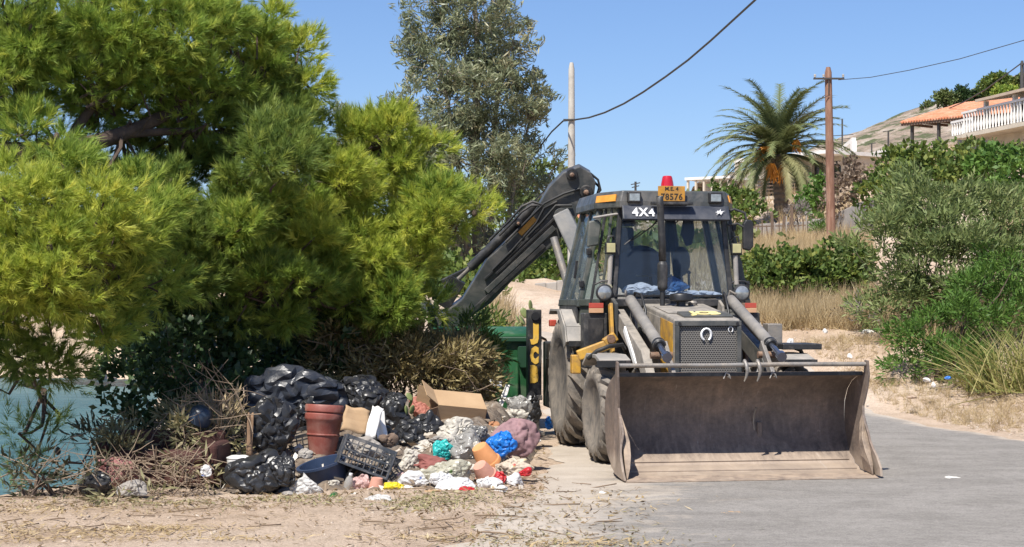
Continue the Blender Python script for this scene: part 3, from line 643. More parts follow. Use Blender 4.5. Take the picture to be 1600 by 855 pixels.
# hollow feel: dark floor shelf above the tub
part(MB().box((0, 3.75, SILL + .004), (1.25, 1.1, .012)), 'cab_floor', cab_in, cab)
def post(a, b, w=.055, m=None, name='cab_post'):
    return part(MB().beam(a, b, w, w, up=(0, 1, 0)), name, m or paint_g, cab, bevel=.008)
for s in (-1, 1):
    post((s*FB[0], FB[1], SILL - .05), (s*FT[0], FT[1], TOP), .05, paint_d)
    post((s*CB[0], CB[1], SILL - .05), (s*CT[0], CT[1], TOP), .065)
    post((s*RB[0], RB[1], SILL - .05), (s*RT[0], RT[1], TOP), .07)
    mid_b, mid_t = (s*.967, 3.85, SILL), (s*.725, 3.82, TOP)
    post(mid_b, mid_t, .045)
    part(MB().beam((s*(FB[0]+.0), FB[1], SILL), (s*CB[0], CB[1], SILL), .06, .07), 'sill_rail', paint_g, cab, bevel=.006)
    part(MB().beam((s*CB[0], CB[1], SILL), (s*RB[0], RB[1], SILL), .06, .07), 'sill_rail', paint_g, cab, bevel=.006)
    # panes
    def lerp(a, b, t): return tuple(a[i] + (b[i] - a[i])*t for i in range(3))
    def pane(a, b, c, d, m, name):
        return part(MB().add([a, b, c, d], [(0, 1, 2, 3)]), name, m, cab, solid=.006)
    pane((s*FB[0], FB[1], SILL+.03), (s*CB[0], CB[1], SILL+.03), (s*CT[0], CT[1], TOP), (s*FT[0], FT[1], TOP), glass_s, 'quarter_window')
    pane((s*CB[0], CB[1]+.03, SILL+.03), mid_b[:2] + (SILL+.03,), mid_t, (s*CT[0], CT[1]+.03, TOP), glass_s, 'door_window')
    pane(mid_b[:2] + (SILL+.03,), (s*RB[0], RB[1]-.03, SILL+.03), (s*RT[0], RT[1]-.03, TOP), mid_t, glass_s, 'side_window')
    # door frame strips and hinges on the visible quarter
    for t in (.32, .62):
        a = lerp((s*FB[0], FB[1], SILL), (s*CB[0], CB[1], SILL), t); b = lerp((s*FT[0], FT[1], TOP), (s*CT[0], CT[1], TOP), t)
        part(MB().beam((a[0]+s*.02, a[1]-.02, a[2]), (b[0]+s*.02, b[1]-.02, b[2]), .028, .03, up=(0, 1, 0)), 'window_bar', paint_g if t < .5 else paint_d, cab, bevel=.005)
    for t in (.2, .55, .82):
        a = lerp((s*CB[0], CB[1], SILL), (s*CT[0], CT[1], TOP), t)
        part(MB().box((a[0]+s*.03, a[1]-.03, a[2]), (.05, .05, .075)), 'door_hinge', black_pl, cab, bevel=.008)
    part(MB().beam((s*.975, 3.55, 1.9), (s*.95, 3.55, 2.1), .02, .03), 'door_handle', black_pl, cab, bevel=.005)
    # lower flared door panel
    part(MB().add([(s*.97, 3.35, 1.0), (s*.985, 4.38, 1.0), (s*.985, 4.38, SILL-.04), (s*.985, 3.35, SILL-.04)], [(0, 1, 2, 3)]), 'door_panel', paint_d, cab, solid=.02)
    # lamps on the windscreen posts
    hl = part(MB().lathe([(.0, .09), (.05, .085), (.088, .04), (.095, 0), (.095, -.02), (.085, -.025)], 20, 'y', (s*.77, 2.93, 1.74)), 'headlamp', black_pl, cab, smooth=40)
    part(MB().lathe([(.083, -.02), (.06, -.035), (0, -.042)], 20, 'y', (s*.77, 2.93, 1.74)), 'lamp_lens', lens, hl, smooth=60)
    part(MB().beam((s*.77, 3.0, 1.66), (s*.77, 3.02, 1.60), .03, .04), 'lamp_bracket', paint_d, hl)
    part(MB().tube([(s*.66, 2.96, 1.84), (s*.70, 2.92, 1.87), (s*.80, 2.92, 1.865), (s*.87, 2.95, 1.83)], .012, 6), 'lamp_guard', paint_d, hl, smooth=60)
    sl_ = part(MB().box((s*.705, 2.915, 2.22), (.115, .06, .125)), 'work_lamp', black_pl, cab, bevel=.012)
    part(MB().box((s*.705, 2.882, 2.225), (.095, .01, .10)), 'lamp_lens', lens_y, sl_, bevel=.004)
    part(MB().tube([(s*.66, 2.96, 2.32), (s*.67, 2.92, 2.35), (s*.73, 2.91, 2.35), (s*.74, 2.92, 2.29)], .011, 6), 'lamp_bracket', paint_d, sl_, smooth=60)
    part(MB().tube([(s*.715, 2.93, 1.83), (s*.70, 2.925, 2.15)], .028, 10), 'lamp_post', fend_m, sl_, smooth=60)
    rf = part(MB().box((s*.86, 2.93, 1.60), (.16, .02, .055)), 'reflector', red_pl, cab, bevel=.003)
    part(MB().box((s*.86, 2.93, 1.545), (.16, .02, .05)), 'reflector', mat('faded_orange_reflector', (.62, .38, .22), (.5, .28, .15), 9, .4), cab, bevel=.003)
part(MB().add([(-FB[0]+.02, FB[1]-.004, SILL+.03), (FB[0]-.02, FB[1]-.004, SILL+.03), (FT[0]-.02, FT[1]-.004, TOP), (-FT[0]+.02, FT[1]-.004, TOP)], [(0, 1, 2, 3)]), 'windscreen', glass, cab, solid=.006)
part(MB().add([(-RB[0]+.05, RB[1], SILL+.05), (RB[0]-.05, RB[1], SILL+.05), (RT[0]-.04, RT[1], TOP), (-RT[0]+.04, RT[1], TOP)], [(0, 1, 2, 3)]), 'rear_window', glass_s, cab, solid=.006)
for u in (-.28, .28): post((u*1.15, RB[1]-.01, SILL), (u, RT[1]-.01, TOP), .05, paint_d, 'rear_window_bar')
part(MB().beam((-RB[0], RB[1], SILL), (RB[0], RB[1], SILL), .06, .08), 'sill_rail', paint_g, cab, bevel=.006)
part(MB().beam((-FB[0]-.02, FB[1]-.03, SILL+.0), (FB[0]+.02, FB[1]-.03, SILL+.0), .06, .085), 'windscreen_sill', paint_d, cab, bevel=.01)
part(MB().beam((-.66, 2.93, SILL+.075), (.66, 2.93, SILL+.075), .03, .025), 'wiper_rail', black_pl, cab, bevel=.004)
# wiper
part(MB().tube([(-.10, 2.985, 2.60), (-.24, 2.93, 2.46), (-.47, 2.925, 2.30)], [.012, .008, .006], 6).tube([(-.36, 2.935, 2.405), (-.55, 2.915, 2.26)], .007, 6), 'wiper', black_pl, cab, smooth=60)
part(MB().beam((.02, 2.95, 2.49), (.14, 2.96, 2.60), .012, .012), 'wiper', black_pl, cab)
# roof: chamfered cap with fascia and visor
def roof_ring(k, z): return [(s*u*k + 0, v, z) for s, (u, v) in ((-1, (FT[0]+.03, 2.88)), (-1, (CT[0]+.07, 3.36)), (-1, (CT[0]+.07, 4.40)), (1, (CT[0]+.07, 4.40)), (1, (CT[0]+.07, 3.36)), (1, (FT[0]+.03, 2.88)))]
rr = roof_ring(1.0, 2.66) + roof_ring(1.0, 2.735) + [(x*.95, 2.90 + (y-2.88)*.98, 2.85) for x, y, z in roof_ring(1, 0)]
roof = part(MB().add(rr, [(5, 4, 3, 2, 1, 0)] + [(a*6 + i, a*6 + (i+1) % 6, (a+1)*6 + (i+1) % 6, (a+1)*6 + i) for a in (0, 1) for i in range(6)] + [(12, 13, 14, 15, 16, 17)]), 'roof', paint, cab, bevel=.014)
vis = part(MB().prism([(2.80, 2.535), (2.86, 2.685), (2.90, 2.685), (2.86, 2.52)], 0, -.585, .605), 'sun_visor', mat('dark_blue_visor', (.035, .04, .055), (.025, .03, .04), 4, .4, dirt=(.11, .11, .115), dirt_amt=.3), cab, bevel=.006)
for body, u, sz in (('4X4', -.36, .135),):
    o = link('visor_lettering', text_mesh(body, sz, .002, .004, 1.15), white_l, vis); o.location = (u, 2.818, 2.607); o.rotation_euler = (R(90) - math.atan2(.06, .15), 0, 0)
st = []
for k in range(14):
    a = 2*math.pi*k/14; rr_ = (.045 if k % 2 else .018)*(1 + .3*math.sin(k*2.3)); st.append((.49 + rr_*1.25*math.cos(a), rr_*.75*math.sin(a)))
sm = MB().prism(st, 2, 0, .003).mesh('visor_emblem'); o = link('visor_emblem', sm, white_l, vis)
for v in sm.vertices: v.co.x -= .49
o.location = (.49, 2.812, 2.615); o.rotation_euler = (R(90) - math.atan2(.06, .15), 0, 0)
# amber strips on the slanted roof sides
for s in (-1, 1):
    a, b = Vector((s*.640, 2.955, 2.735)), Vector((s*.775, 3.33, 2.735)); n = Vector((s*(b-a).y, -s*s*(b-a).x*s, 0)).normalized() if s > 0 else Vector((-(b-a).y, (b-a).x, 0)).normalized()
    n = Vector((s*abs(n.x), -abs(n.y), 0)); up = Vector((-s*.03, .02, .10))
    part(MB().add([a + n*.004, b + n*.004, b + up*.75 + n*.012, a + up*.75 + n*.012], [(0, 1, 2, 3)]), 'marker_strip', amber, roof, solid=.012)
for u in (-.455, .455):
    wl = part(MB().box((u, 2.875, 2.775), (.15, .08, .12)), 'roof_lamp', black_pl, roof, bevel=.012)
    part(MB().box((u, 2.832, 2.772), (.115, .012, .082)), 'lamp_lens', lens, wl, bevel=.006)
# number plate, bracket and beacon
pl = part(MB().box((-.045, 2.835, 2.815), (.30, .014, .165)), 'number_plate', mat('orange_number_plate', (.52, .25, .025), (.44, .20, .02), 8, .6, dirt=(.22, .14, .07), dirt_amt=.4, dirt_scale=9), roof, bevel=.004)
plk = mat('plate_black', (.03, .022, .015), None, 8, .6)
for body, z, sz in (('M.E. 4', 2.866, .058), ('78576', 2.778, .095)):
    o = link('plate_lettering', text_mesh(body, sz, .001, .0015, 1.05), plk, pl); o.location = (-.045, 2.8265, z); o.rotation_euler = (R(90), 0, 0)
part(MB().beam((-.28, 2.80, 2.708), (.18, 2.80, 2.708), .07, .03), 'plate_bracket', paint_d, roof, bevel=.005)
bc = part(MB().lathe([(.085, 2.84), (.085, 2.875), (.07, 2.88)], 20, 'z', (-.055, 2.98, 0)), 'beacon_base', black_pl, roof, smooth=40)
part(MB().lathe([(.072, 2.878), (.068, 2.93), (.056, 2.992), (.050, 3.012), (.04, 3.018), (0, 3.02)], 22, 'z', (-.055, 2.98, 0)), 'beacon_dome', beac, bc, smooth=40)
# mirrors
mr_ = part(MB().prism([(.80, 2.22), (.80, 2.50), (.83, 2.545), (.90, 2.545), (.92, 2.50), (.92, 2.25), (.88, 2.2)], 1, 2.96, 3.02), 'mirror', black_pl, cab, bevel=.015)
part(MB().tube([(.60, 3.0, 2.62), (.70, 2.97, 2.66), (.82, 2.97, 2.62), (.85, 2.98, 2.5)], .014, 8).tube([(.60, 3.0, 2.48), (.74, 2.97, 2.50), (.85, 2.98, 2.44)], .012, 8), 'mirror_arm', paint_d, mr_, smooth=60)
ml = part(MB().prism([(-.92, 2.24), (-.90, 2.52), (-.80, 2.545), (-.76, 2.5), (-.79, 2.26)], 1, 3.12, 3.17), 'mirror', paint_g, cab, bevel=.015)
part(MB().tube([(-.60, 3.0, 2.60), (-.70, 3.02, 2.585), (-.85, 3.12, 2.56)], .014, 8), 'mirror_arm', fend_m, ml, smooth=60)
# inside the cab: seat, steering column, console, rear controls
se = part(MB().box((-.02, 3.85, 1.72), (.52, .50, .14)), 'seat', seat_m, cab, bevel=.05, seg=3)
part(MB().lathe([(.0, -.08), (.20, -.075), (.29, -.05), (.31, 0), (.29, .05), (.2, .075), (0, .08)], 24, 'y', (-.12, 3.95, 1.98)), 'backrest', seat_m, se, smooth=60)
part(MB().lathe([(.0, -.04), (.09, -.035), (.11, 0), (.09, .035), (0, .04)], 18, 'y', (.29, 3.7, 2.10), Matrix.Diagonal((1, 1, 1.55))), 'headrest', black_pl, cab, smooth=60)
sw = MB(); ring = [(math.cos(2*math.pi*k/20)*.19, math.sin(2*math.pi*k/20)*.19, 0) for k in range(21)]
part(sw.tube(ring, .014, 6).tube([(-.18, 0, 0), (.18, 0, 0)], .012, 6), 'steering_wheel', black_pl, cab, smooth=60).location = (-.12, 3.32, 1.93)
part(MB().beam((-.12, 3.25, 1.60), (-.12, 3.32, 1.93), .09, .12), 'steering_column', cab_in, cab, bevel=.01)
part(MB().box((-.30, 4.1, 2.15), (.25, .12, .7)), 'rear_console', seat_m, cab, bevel=.03)
part(MB().prism([(.26, 2.26), (.20, 2.40), (.24, 2.62), (.34, 2.62), (.36, 2.42), (.33, 2.28)], 1, 3.35, 3.40), 'hanging_jacket', cab_in, cab, bevel=.02)
part(MB().tube([(.05, 3.9, 1.64), (.06, 3.88, 2.0)], .014, 6), 'control_lever', black_pl, cab, smooth=60)
part(MB().tube([(.36, 3.6, 1.64), (.35, 3.58, 1.95)], .014, 6).lathe([(0, -.03), (.03, 0), (0, .03)], 8, 'z', (.35, 3.58, 1.97)), 'control_lever', black_pl, cab, smooth=60)
part(MB().beam((.45, 4.3, 1.65), (.30, 4.2, 2.6), .10, .06), 'inner_post', cab_in, cab, bevel=.01)
part(MB().lathe([(0, 0), (.09, .005), (.105, .05), (.08, .10), (.03, .13), (0, .135)], 16, 'z', (-.46, 3.2, 2.47)), 'hanging_cap', black_pl, cab, smooth=60)

# ---------------- rear mudguards
for s in (-1, 1):
    top = [(3.22, 1.20), (3.30, 1.36), (3.62, 1.545), (4.30, 1.545), (4.36, 1.50)]
    mb = MB()
    for k in range(len(top)-1):
        (v0, z0), (v1, z1) = top[k], top[k+1]
        mb.add([(s*.93, v0, z0), (s*1.12, v0, z0), (s*1.12, v1, z1), (s*.93, v1, z1)], [(0, 1, 2, 3)])
    f = part(mb, 'rear_mudguard', fend_m, solid=.02)
    part(MB().prism([(3.24, 1.20), (3.32, 1.36), (3.63, 1.545), (3.80, 1.545), (3.62, 1.40), (3.45, 1.28), (3.36, 1.12)], 0, s*1.12, s*1.135), 'mudguard_skirt', fend_m, f, bevel=.003)
    part(MB().beam((s*.95, 3.22, 1.18), (s*1.11, 3.22, 1.18), .02, .06), 'mudguard_edge', rubber_b, f)

# ---------------- rear frame, stabilisers
part(MB().prism([(4.85, .35), (4.85, 1.15), (5.45, 1.15), (5.45, .35)], 0, -1.0, 1.0), 'rear_frame', paint_d, bevel=.02)
for s in (-1, 1):
    lg = part(MB().box((s*1.135, 5.32, 1.0), (.165, .17, 1.08)), 'stabiliser_leg', paint_d, bevel=.01)
    part(MB().box((s*1.135, 5.32, .30), (.125, .13, .5)), 'inner_leg', steel, lg, bevel=.008)
    part(MB().box((s*1.135, 5.30, .03), (.22, .30, .05)), 'foot_pad', steel, lg, bevel=.01)
    part(MB().box((s*1.135, 5.225, .47), (.175, .03, .06)), 'leg_collar', steel, lg, bevel=.006)
    part(MB().lathe([(.05, 0), (.05, .05), (.03, .06), (0, .06)], 14, 'y', (s*1.135, 5.20, 1.46)), 'hose_cap', black_pl, lg, smooth=40)
    if s < 0:
        # block letters stacked down the leg
        for ch, z in (('J', 1.245), ('C', .985), ('B', .755)):
            o = link('leg_lettering', text_mesh(ch, .30, .004, .026), yellow_l, lg); me = o.data
            xs = [v.co.x for v in me.vertices]; ys = [v.co.y for v in me.vertices]
            cx, cy = (min(xs)+max(xs))/2, (min(ys)+max(ys))/2; sx = .105/(max(xs)-min(xs)); sy = (.26 if ch == 'J' else .22)/(max(ys)-min(ys))
            for v in me.vertices: v.co.x = (v.co.x - cx)*sx; v.co.y = (v.co.y - cy)*sy
            o.location = (s*1.135 - .008, 5.231, z); o.rotation_euler = (R(90), 0, 0)
part(MB().tube([(-1.0, 5.18, .95), (-.93, 5.1, .9), (-.9, 5.05, 1.2)], .02, 6), 'hydraulic_hose', rubber_b, smooth=60)
part(MB().box((-.96, 5.0, 1.38), (.08, .10, .08)), 'tail_lamp', red_pl, bevel=.01)

# ---------------- kingpost, boom, dipper and digging bucket (surveyed points)
king = part(MB().box((-.25, 5.62, .95), (.36, .34, .9)), 'kingpost', paint_d, bevel=.03)
Pm = L(877, 333, 21.4)                                   # main pin of the arm
Ax = (L(700, 505, 22.0) - L(893, 275, 21.6)).normalized()   # along the dipper
toward = Vector((0, -1, 0)); Sd = Ax.cross(toward).normalized(); toward = Sd.cross(Ax).normalized()   # Sd: across the dipper in view (up-left)
if Sd.z < 0: Sd = -Sd
base = Vector((-.25, 5.75, 1.15))
mb = MB()
bm_dir = (Pm - base).normalized()
mid = base.lerp(Pm, .55) + Vector((.16, .05, .0))
boom = part(MB().beam(base, mid, .24, .42, up=toward, w2=.24, h2=.44).beam(mid, Pm, .24, .42, up=toward, w2=.22, h2=.24), 'boom', mat('boom_grey_paint', (.19, .19, .185), (.13, .13, .128), 4, .6, .15, 50, dirt=(.27, .25, .22), dirt_amt=.35), bevel=.02)
part(MB().tube([base + Vector((-.2, -.02, .1)), base.lerp(Pm, .8) + Vector((-.2, -.05, 0))], .05, 12), 'boom_cylinder', steel, boom, smooth=50)
Q = L(893, 275, 21.5)
def D(px, py): # point in the mid-plane of the dipper
    p = L(px, py, 21.55); n = toward; t = (Q - p).dot(n); ray = (p - MI @ Vector((0, 0, EYE))).normalized()
    return p + ray*(t/ray.dot(n))
outl = [(905,258),(922,268),(930,283),(928,300),(912,318),(895,345),(877,368),(835,405),(800,436),(768,470),(735,493),(708,514),(690,523),(676,520),(668,505),(680,494),(700,482),(722,466),(740,437),(762,402),(795,372),(822,345),(842,318),(858,290),(880,268)]
mb = MB(); pts3 = [D(*p) for p in outl]; hw = .145; n = len(pts3)
vs = [p + toward*hw for p in pts3] + [p - toward*hw for p in pts3]
mb.add(vs, [tuple(range(n)), tuple(range(2*n-1, n-1, -1))] + [(i, i+n, (i+1) % n + n, (i+1) % n) for i in range(n)])
dipper = part(mb, 'dipper_arm', paint, bevel=.012)
def rib(a, b, w, name, m, off=.16, h=.03):
    return part(MB().beam(D(*a) + toward*off, D(*b) + toward*off, w, h, up=toward), name, m, dipper, bevel=.006)
rib((866, 352), (760, 452), .075, 'stiffener', paint); rib((880, 325), (775, 425), .035, 'slide_rail', paint_d, .165)
rib((843, 352), (758, 433), .03, 'slide_rail', paint_d, .165)
rib((812, 363), (836, 338), .075, 'marker_strip', amber, .152, .012)
rib((850, 380), (720, 500), .06, 'stiffener', paint_d, .155)
for px, py, r in ((877, 333, .10), (893, 270, .075), (915, 297, .085), (810, 345, .05), (693, 508, .07)):
    c = D(px, py); M = toward.to_track_quat('Z', 'Y').to_matrix()
    o = part(MB().lathe([(r, 0), (r, .17), (r*.9, .185), (r*.55, .187), (r*.5, .22), (0, .222)], 20, 'z', c, M), 'pivot_boss', paint_d if r < .09 else paint, dipper, smooth=40)
    part(MB().lathe([(r*.42, .22), (r*.42, .235), (r*.2, .25), (0, .25)], 8, 'z', c, M), 'pin_nut', rust, o)
# bucket cylinder along the upper side
bc_ = part(MB().tube([D(838, 318), D(735, 418)], .062, 14), 'bucket_cylinder', paint_d, smooth=50)
part(MB().tube([D(740, 413), D(716, 436)], .035, 12), 'piston_rod', steel, bc_, smooth=50)
part(MB().beam(D(716, 436), D(690, 478), .22, .08, up=toward), 'tipping_link', paint_d, bevel=.01)
part(MB().beam(D(735, 418), D(690, 440), .05, .05, up=toward), 'tipping_link', paint_d, bevel=.01)
for k, pth in enumerate(([(905, 292), (880, 300), (850, 315), (820, 345), (790, 375)], [(925, 280), (936, 292), (933, 303), (915, 312), (902, 318)], [(922, 270), (934, 280), (938, 296), (928, 308)],
                         [(870, 312), (850, 322), (838, 345), (800, 388), (770, 418)], [(842, 318), (830, 318), (815, 328), (800, 345), (780, 365)], [(850, 318), (832, 312), (815, 320), (795, 343), (765, 372)],
                         [(893, 318), (868, 318), (845, 345), (825, 365)])):
    part(MB().tube([D(*q) + toward*(.175 if k not in (1, 2) else .05*k - .03) for q in pth], .016, 8), 'hydraulic_hose', rubber_b, dipper, smooth=60)
# digging bucket curled into the brushwood
dbk = []
for k in range(10):
    a = R(-30 + 230*k/9); dbk.append((math.cos(a)*.38, math.sin(a)*.34))
mb = MB(); c = D(660, 500) + Vector((-.12, .1, -.15)); X3 = Vector((1, 0, 0))
ro = [[c + Sd*p[1] + Ax*p[0] + toward*t for p in dbk] for t in (-.32, -.1, .1, .32)]
part(mb.sheet(ro), 'digging_bucket', paint_d, solid=.025, smooth=40)
# ================================================================== vegetation
bark_pine = mat('pine_bark', (.11, .075, .055), (.06, .042, .033), 9, .95, .8, 30)
bark_euc = mat('eucalyptus_bark', (.34, .29, .24), (.19, .155, .125), 5, .9, .4, 20, stretch=(1, 1, .25))
twig_m = mat('dry_twigs', (.30, .225, .155), (.18, .13, .09), 6, .95)
twig_d = mat('dark_twigs', (.12, .085, .06), (.07, .05, .04), 6, .95)
straw_m = leaf_mat('dry_straw', (.30, .215, .11), (.48, .365, .20), (.56, .46, .29), .25)
needle_y = leaf_mat('sunlit_toned_needles', (.20, .29, .05), (.44, .51, .08), (.66, .66, .13), .42)  # yellow-green growth, with sunlit brightness put into the colour
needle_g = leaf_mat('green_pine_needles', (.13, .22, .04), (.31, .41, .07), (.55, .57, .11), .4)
needle_d = leaf_mat('shade_toned_needles', (.10, .165, .04), (.23, .31, .065), (.42, .46, .10), .4)  # darker copy for inner clumps: their shade is put into the colour
euc_leaf = leaf_mat('eucalyptus_leaves', (.14, .17, .095), (.25, .275, .155), (.41, .36, .21), .3, .4)
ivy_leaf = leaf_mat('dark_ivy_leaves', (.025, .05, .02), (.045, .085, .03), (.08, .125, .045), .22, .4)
bush_g = leaf_mat('fresh_green_leaves', (.055, .12, .022), (.10, .19, .032), (.16, .26, .05), .3)
bush_o = leaf_mat('olive_grey_leaves', (.10, .145, .05), (.20, .25, .085), (.33, .355, .15), .32)
bush_m = leaf_mat('mixed_green_leaves', (.06, .105, .025), (.12, .175, .035), (.24, .25, .05), .3)
brown_l = leaf_mat('withered_leaves', (.13, .085, .045), (.24, .165, .085), (.36, .27, .13), .25)
cut_leaf = leaf_mat('cut_oleander_leaves', (.12, .125, .055), (.26, .235, .115), (.44, .37, .21), .2)
palm_l = leaf_mat('palm_leaflets', (.09, .12, .05), (.18, .21, .085), (.32, .30, .15), .3)
far_leaf = leaf_mat('distant_leaves', (.07, .10, .03), (.12, .155, .045), (.19, .20, .07), .2)

def needle_proto(seed, n=34, ln=.115, tw=.11, wd=.0044, spread=1.0):
    r = np.random.default_rng(seed); V = []; Fc = []
    for k in range(n):
        t = r.uniform(0, 1); a = r.uniform(0, 2*np.pi); op = r.uniform(.25, .95)*spread*(1.15 - .5*t)
        d = np.array([math.sin(op)*math.cos(a), math.sin(op)*math.sin(a), math.cos(op)]); b = np.array([0, 0, tw*t])
        sd = np.cross(d, r.normal(size=3)); sd /= np.linalg.norm(sd); l = ln*r.uniform(.7, 1.15)
        i = len(V); V += [b - sd*wd, b + sd*wd, b + d*l]; Fc.append((i, i+1, i+2))
    return np.array(V), np.array(Fc)
NP = [needle_proto(s) for s in (1, 2, 3, 4)]
NPS = [needle_proto(s, 24, .12, .16, .0032, 1.15) for s in (11, 12, 13)]
def leaf_proto(kind, seed, n=6):
    """a sprig of leaves; each leaf a bent pair of quads as triangles"""
    r = np.random.default_rng(seed); V = []; Fc = []
    for k in range(n):
        if kind == 'droop': l, wd, op = r.uniform(.10, .19), .011, r.uniform(2.3, 3.0)
        elif kind == 'narrow': l, wd, op = r.uniform(.06, .11), .009, r.uniform(.3, 1.0)
        elif kind == 'blade': l, wd, op = r.uniform(.09, .17), .012, r.uniform(.3, 1.4)
        else: l, wd, op = r.uniform(.045, .085), .022, r.uniform(.4, 1.5)
        a = r.uniform(0, 2*np.pi); b = np.array([r.normal()*.02, r.normal()*.02, r.uniform(0, .12)])
        d = np.array([math.sin(op)*math.cos(a), math.sin(op)*math.sin(a), math.cos(op)])
        sd = np.cross(d, r.normal(size=3)); sd /= np.linalg.norm(sd); up = np.cross(sd, d)
        m = b + d*l*.45 + up*l*.06; tip = b + d*l - up*l*.05; i = len(V)
        V += [b, m - sd*wd, m + sd*wd, tip]; Fc += [(i, i+1, i+2), (i+1, i+3, i+2)]
    return np.array(V), np.array(Fc)
SPR = {k: [leaf_proto(k, s) for s in (1, 2, 3)] for k in ('droop', 'narrow', 'blade', 'round')}

def ball(n, up_bias=0.0):
    v = RNG.normal(size=(n, 3)); v[:, 2] += up_bias; return v/np.linalg.norm(v, axis=1, keepdims=True)
def clumps(macros, per, sub_r, tufts, up=.35, fill=.55):
    """scatter: macro ellipsoids -> sub clumps near their shells -> tufts on each sub clump. Returns loc, dir, clump centres"""
    L_, D_, C_ = [], [], []
    for (c, r, dens) in macros:
        c = np.array(c); r = np.array(r); n = max(1, int(per*dens))
        dv = ball(n); rad = RNG.uniform(fill, 1.0, n)[:, None]; cs = c + dv*r*rad
        for q, dd in zip(cs, dv):
            k = max(3, int(tufts*RNG.uniform(.6, 1.4))); t = ball(k, .45); sr = sub_r*RNG.uniform(.6, 1.25)
            t = t + dd*.35; t /= np.linalg.norm(t, axis=1, keepdims=True)
            L_.append(q + t*sr*RNG.uniform(.35, 1.0, k)[:, None]*np.array([1.15, 1.15, .8]))
            dr = t + dd*.3 + np.array([0, 0, up]) + RNG.normal(size=(k, 3))*.3
            D_.append(dr); C_.append(q)
    return np.concatenate(L_), np.concatenate(D_), np.array(C_)
def mac(px, py, d, rx, ry, rd, dens=1.0):
    c = P(px, py, d); k = d/F; return ((c.x, c.y, c.z), (rx*k, rd, ry*k), dens*rx*ry/10000*max(1, rd))
def twigs(mb, centres, anchors, r0=.016, n=4, frac=1.0, wob=.12):
    """thin limbs from the nearest anchor point to clump centres"""
    an = [Vector(a) for a in anchors]
    for c in centres:
        if random.random() > frac: continue
        c = Vector(c); a = min(an, key=lambda q: (q - c).length + random.random()*.3); pth = []
        for k in range(n+1):
            t = k/n; w_ = wob*math.sin(t*math.pi); pth.append(a.lerp(c, t) + Vector((random.gauss(0, w_), random.gauss(0, w_), random.gauss(0, w_) - .08*math.sin(t*math.pi))))
        mb.tube(pth, [r0*(1 - .75*k/n) + .003 for k in range(n+1)], 5, False)
def grow(root, name, protos, macros, per, sub_r, tufts, m, up=.35, sc=(.8, 1.25), fill=.55, tint_bias=0., kind='stuff'):
    l, d, c = clumps(macros, per, sub_r, tufts, up, fill); n = len(l)
    t = np.clip(RNG.beta(2, 2, n) + tint_bias, 0, 1)
    loc = np.array(root.location) if root is not None else np.zeros(3)
    me = stamp(name, protos, l - loc, d, RNG.uniform(*sc, n), t); o = link(name, me, m, root)
    if kind: o['kind'] = kind
    return o, c
def limbs(root, name, paths, m, n=10):
    """paths: list of (points, r0, r1)"""
    loc = root.location; out = []
    for pts_, r0, r1 in paths:
        mb = MB(); k = len(pts_)
        P3 = [Vector(p) - loc for p in pts_]; sm = []
        for i in range((k-1)*4 + 1):     # smooth the polyline
            t = i/4; a = min(int(t), k-2); f = t - a
            p0, p1, p2, p3 = P3[max(a-1, 0)], P3[a], P3[a+1], P3[min(a+2, k-1)]
            sm.append(.5*((2*p1) + (p2 - p0)*f + (2*p0 - 5*p1 + 4*p2 - p3)*f*f + (3*p1 - p0 - 3*p2 + p3)*f**3))
        q = len(sm); mb.tube(sm, [r0 + (r1 - r0)*i/(q-1) for i in range(q)], n)
        out.append(mb.build(name if not out else 'limb', m, root, smooth=60))
    return out

# ---------------- pines on the left
def pine(label, base, trunk, branches, yellow_m, green_m, dark_m, sparse_m, cones=0):
    root = empty('pine_tree', base, 0, label, 'pine tree', 'pines over the water')
    limbs(root, 'trunk', [trunk] + branches, bark_pine)
    anchors = [Vector(p) for b in [trunk] + branches for p in b[0][1:]]
    allc = []
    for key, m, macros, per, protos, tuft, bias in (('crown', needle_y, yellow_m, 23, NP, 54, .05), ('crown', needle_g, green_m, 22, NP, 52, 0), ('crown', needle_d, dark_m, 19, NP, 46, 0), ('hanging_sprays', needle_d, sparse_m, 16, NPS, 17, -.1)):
        if not macros: continue
        o, c = grow(root, key, protos, [mac(*q) for q in macros], per, .23, tuft, m, .45, (.6, 1.15), .6, bias); allc.append(c)
    cs = np.concatenate(allc); mb = MB()
    twigs(mb, cs - np.array(root.location), [a - root.location for a in anchors], .02, 4, .75)
    o = mb.build('twigs', bark_pine, root); o['kind'] = 'stuff'
    if cones:
        for k in range(cones):
            c = cs[RNG.integers(0, len(cs))]; p = Vector(c) + Vector(RNG.normal(size=3)*.12) - root.location
            part_ = MB().lathe([(0, -.045), (.022, -.035), (.03, -.01), (.022, .025), (0, .045)], 7, 'z', p); part_.build('pine_cone', twig_d, root, smooth=60)
bx = Hs(-6.3, 14.6)
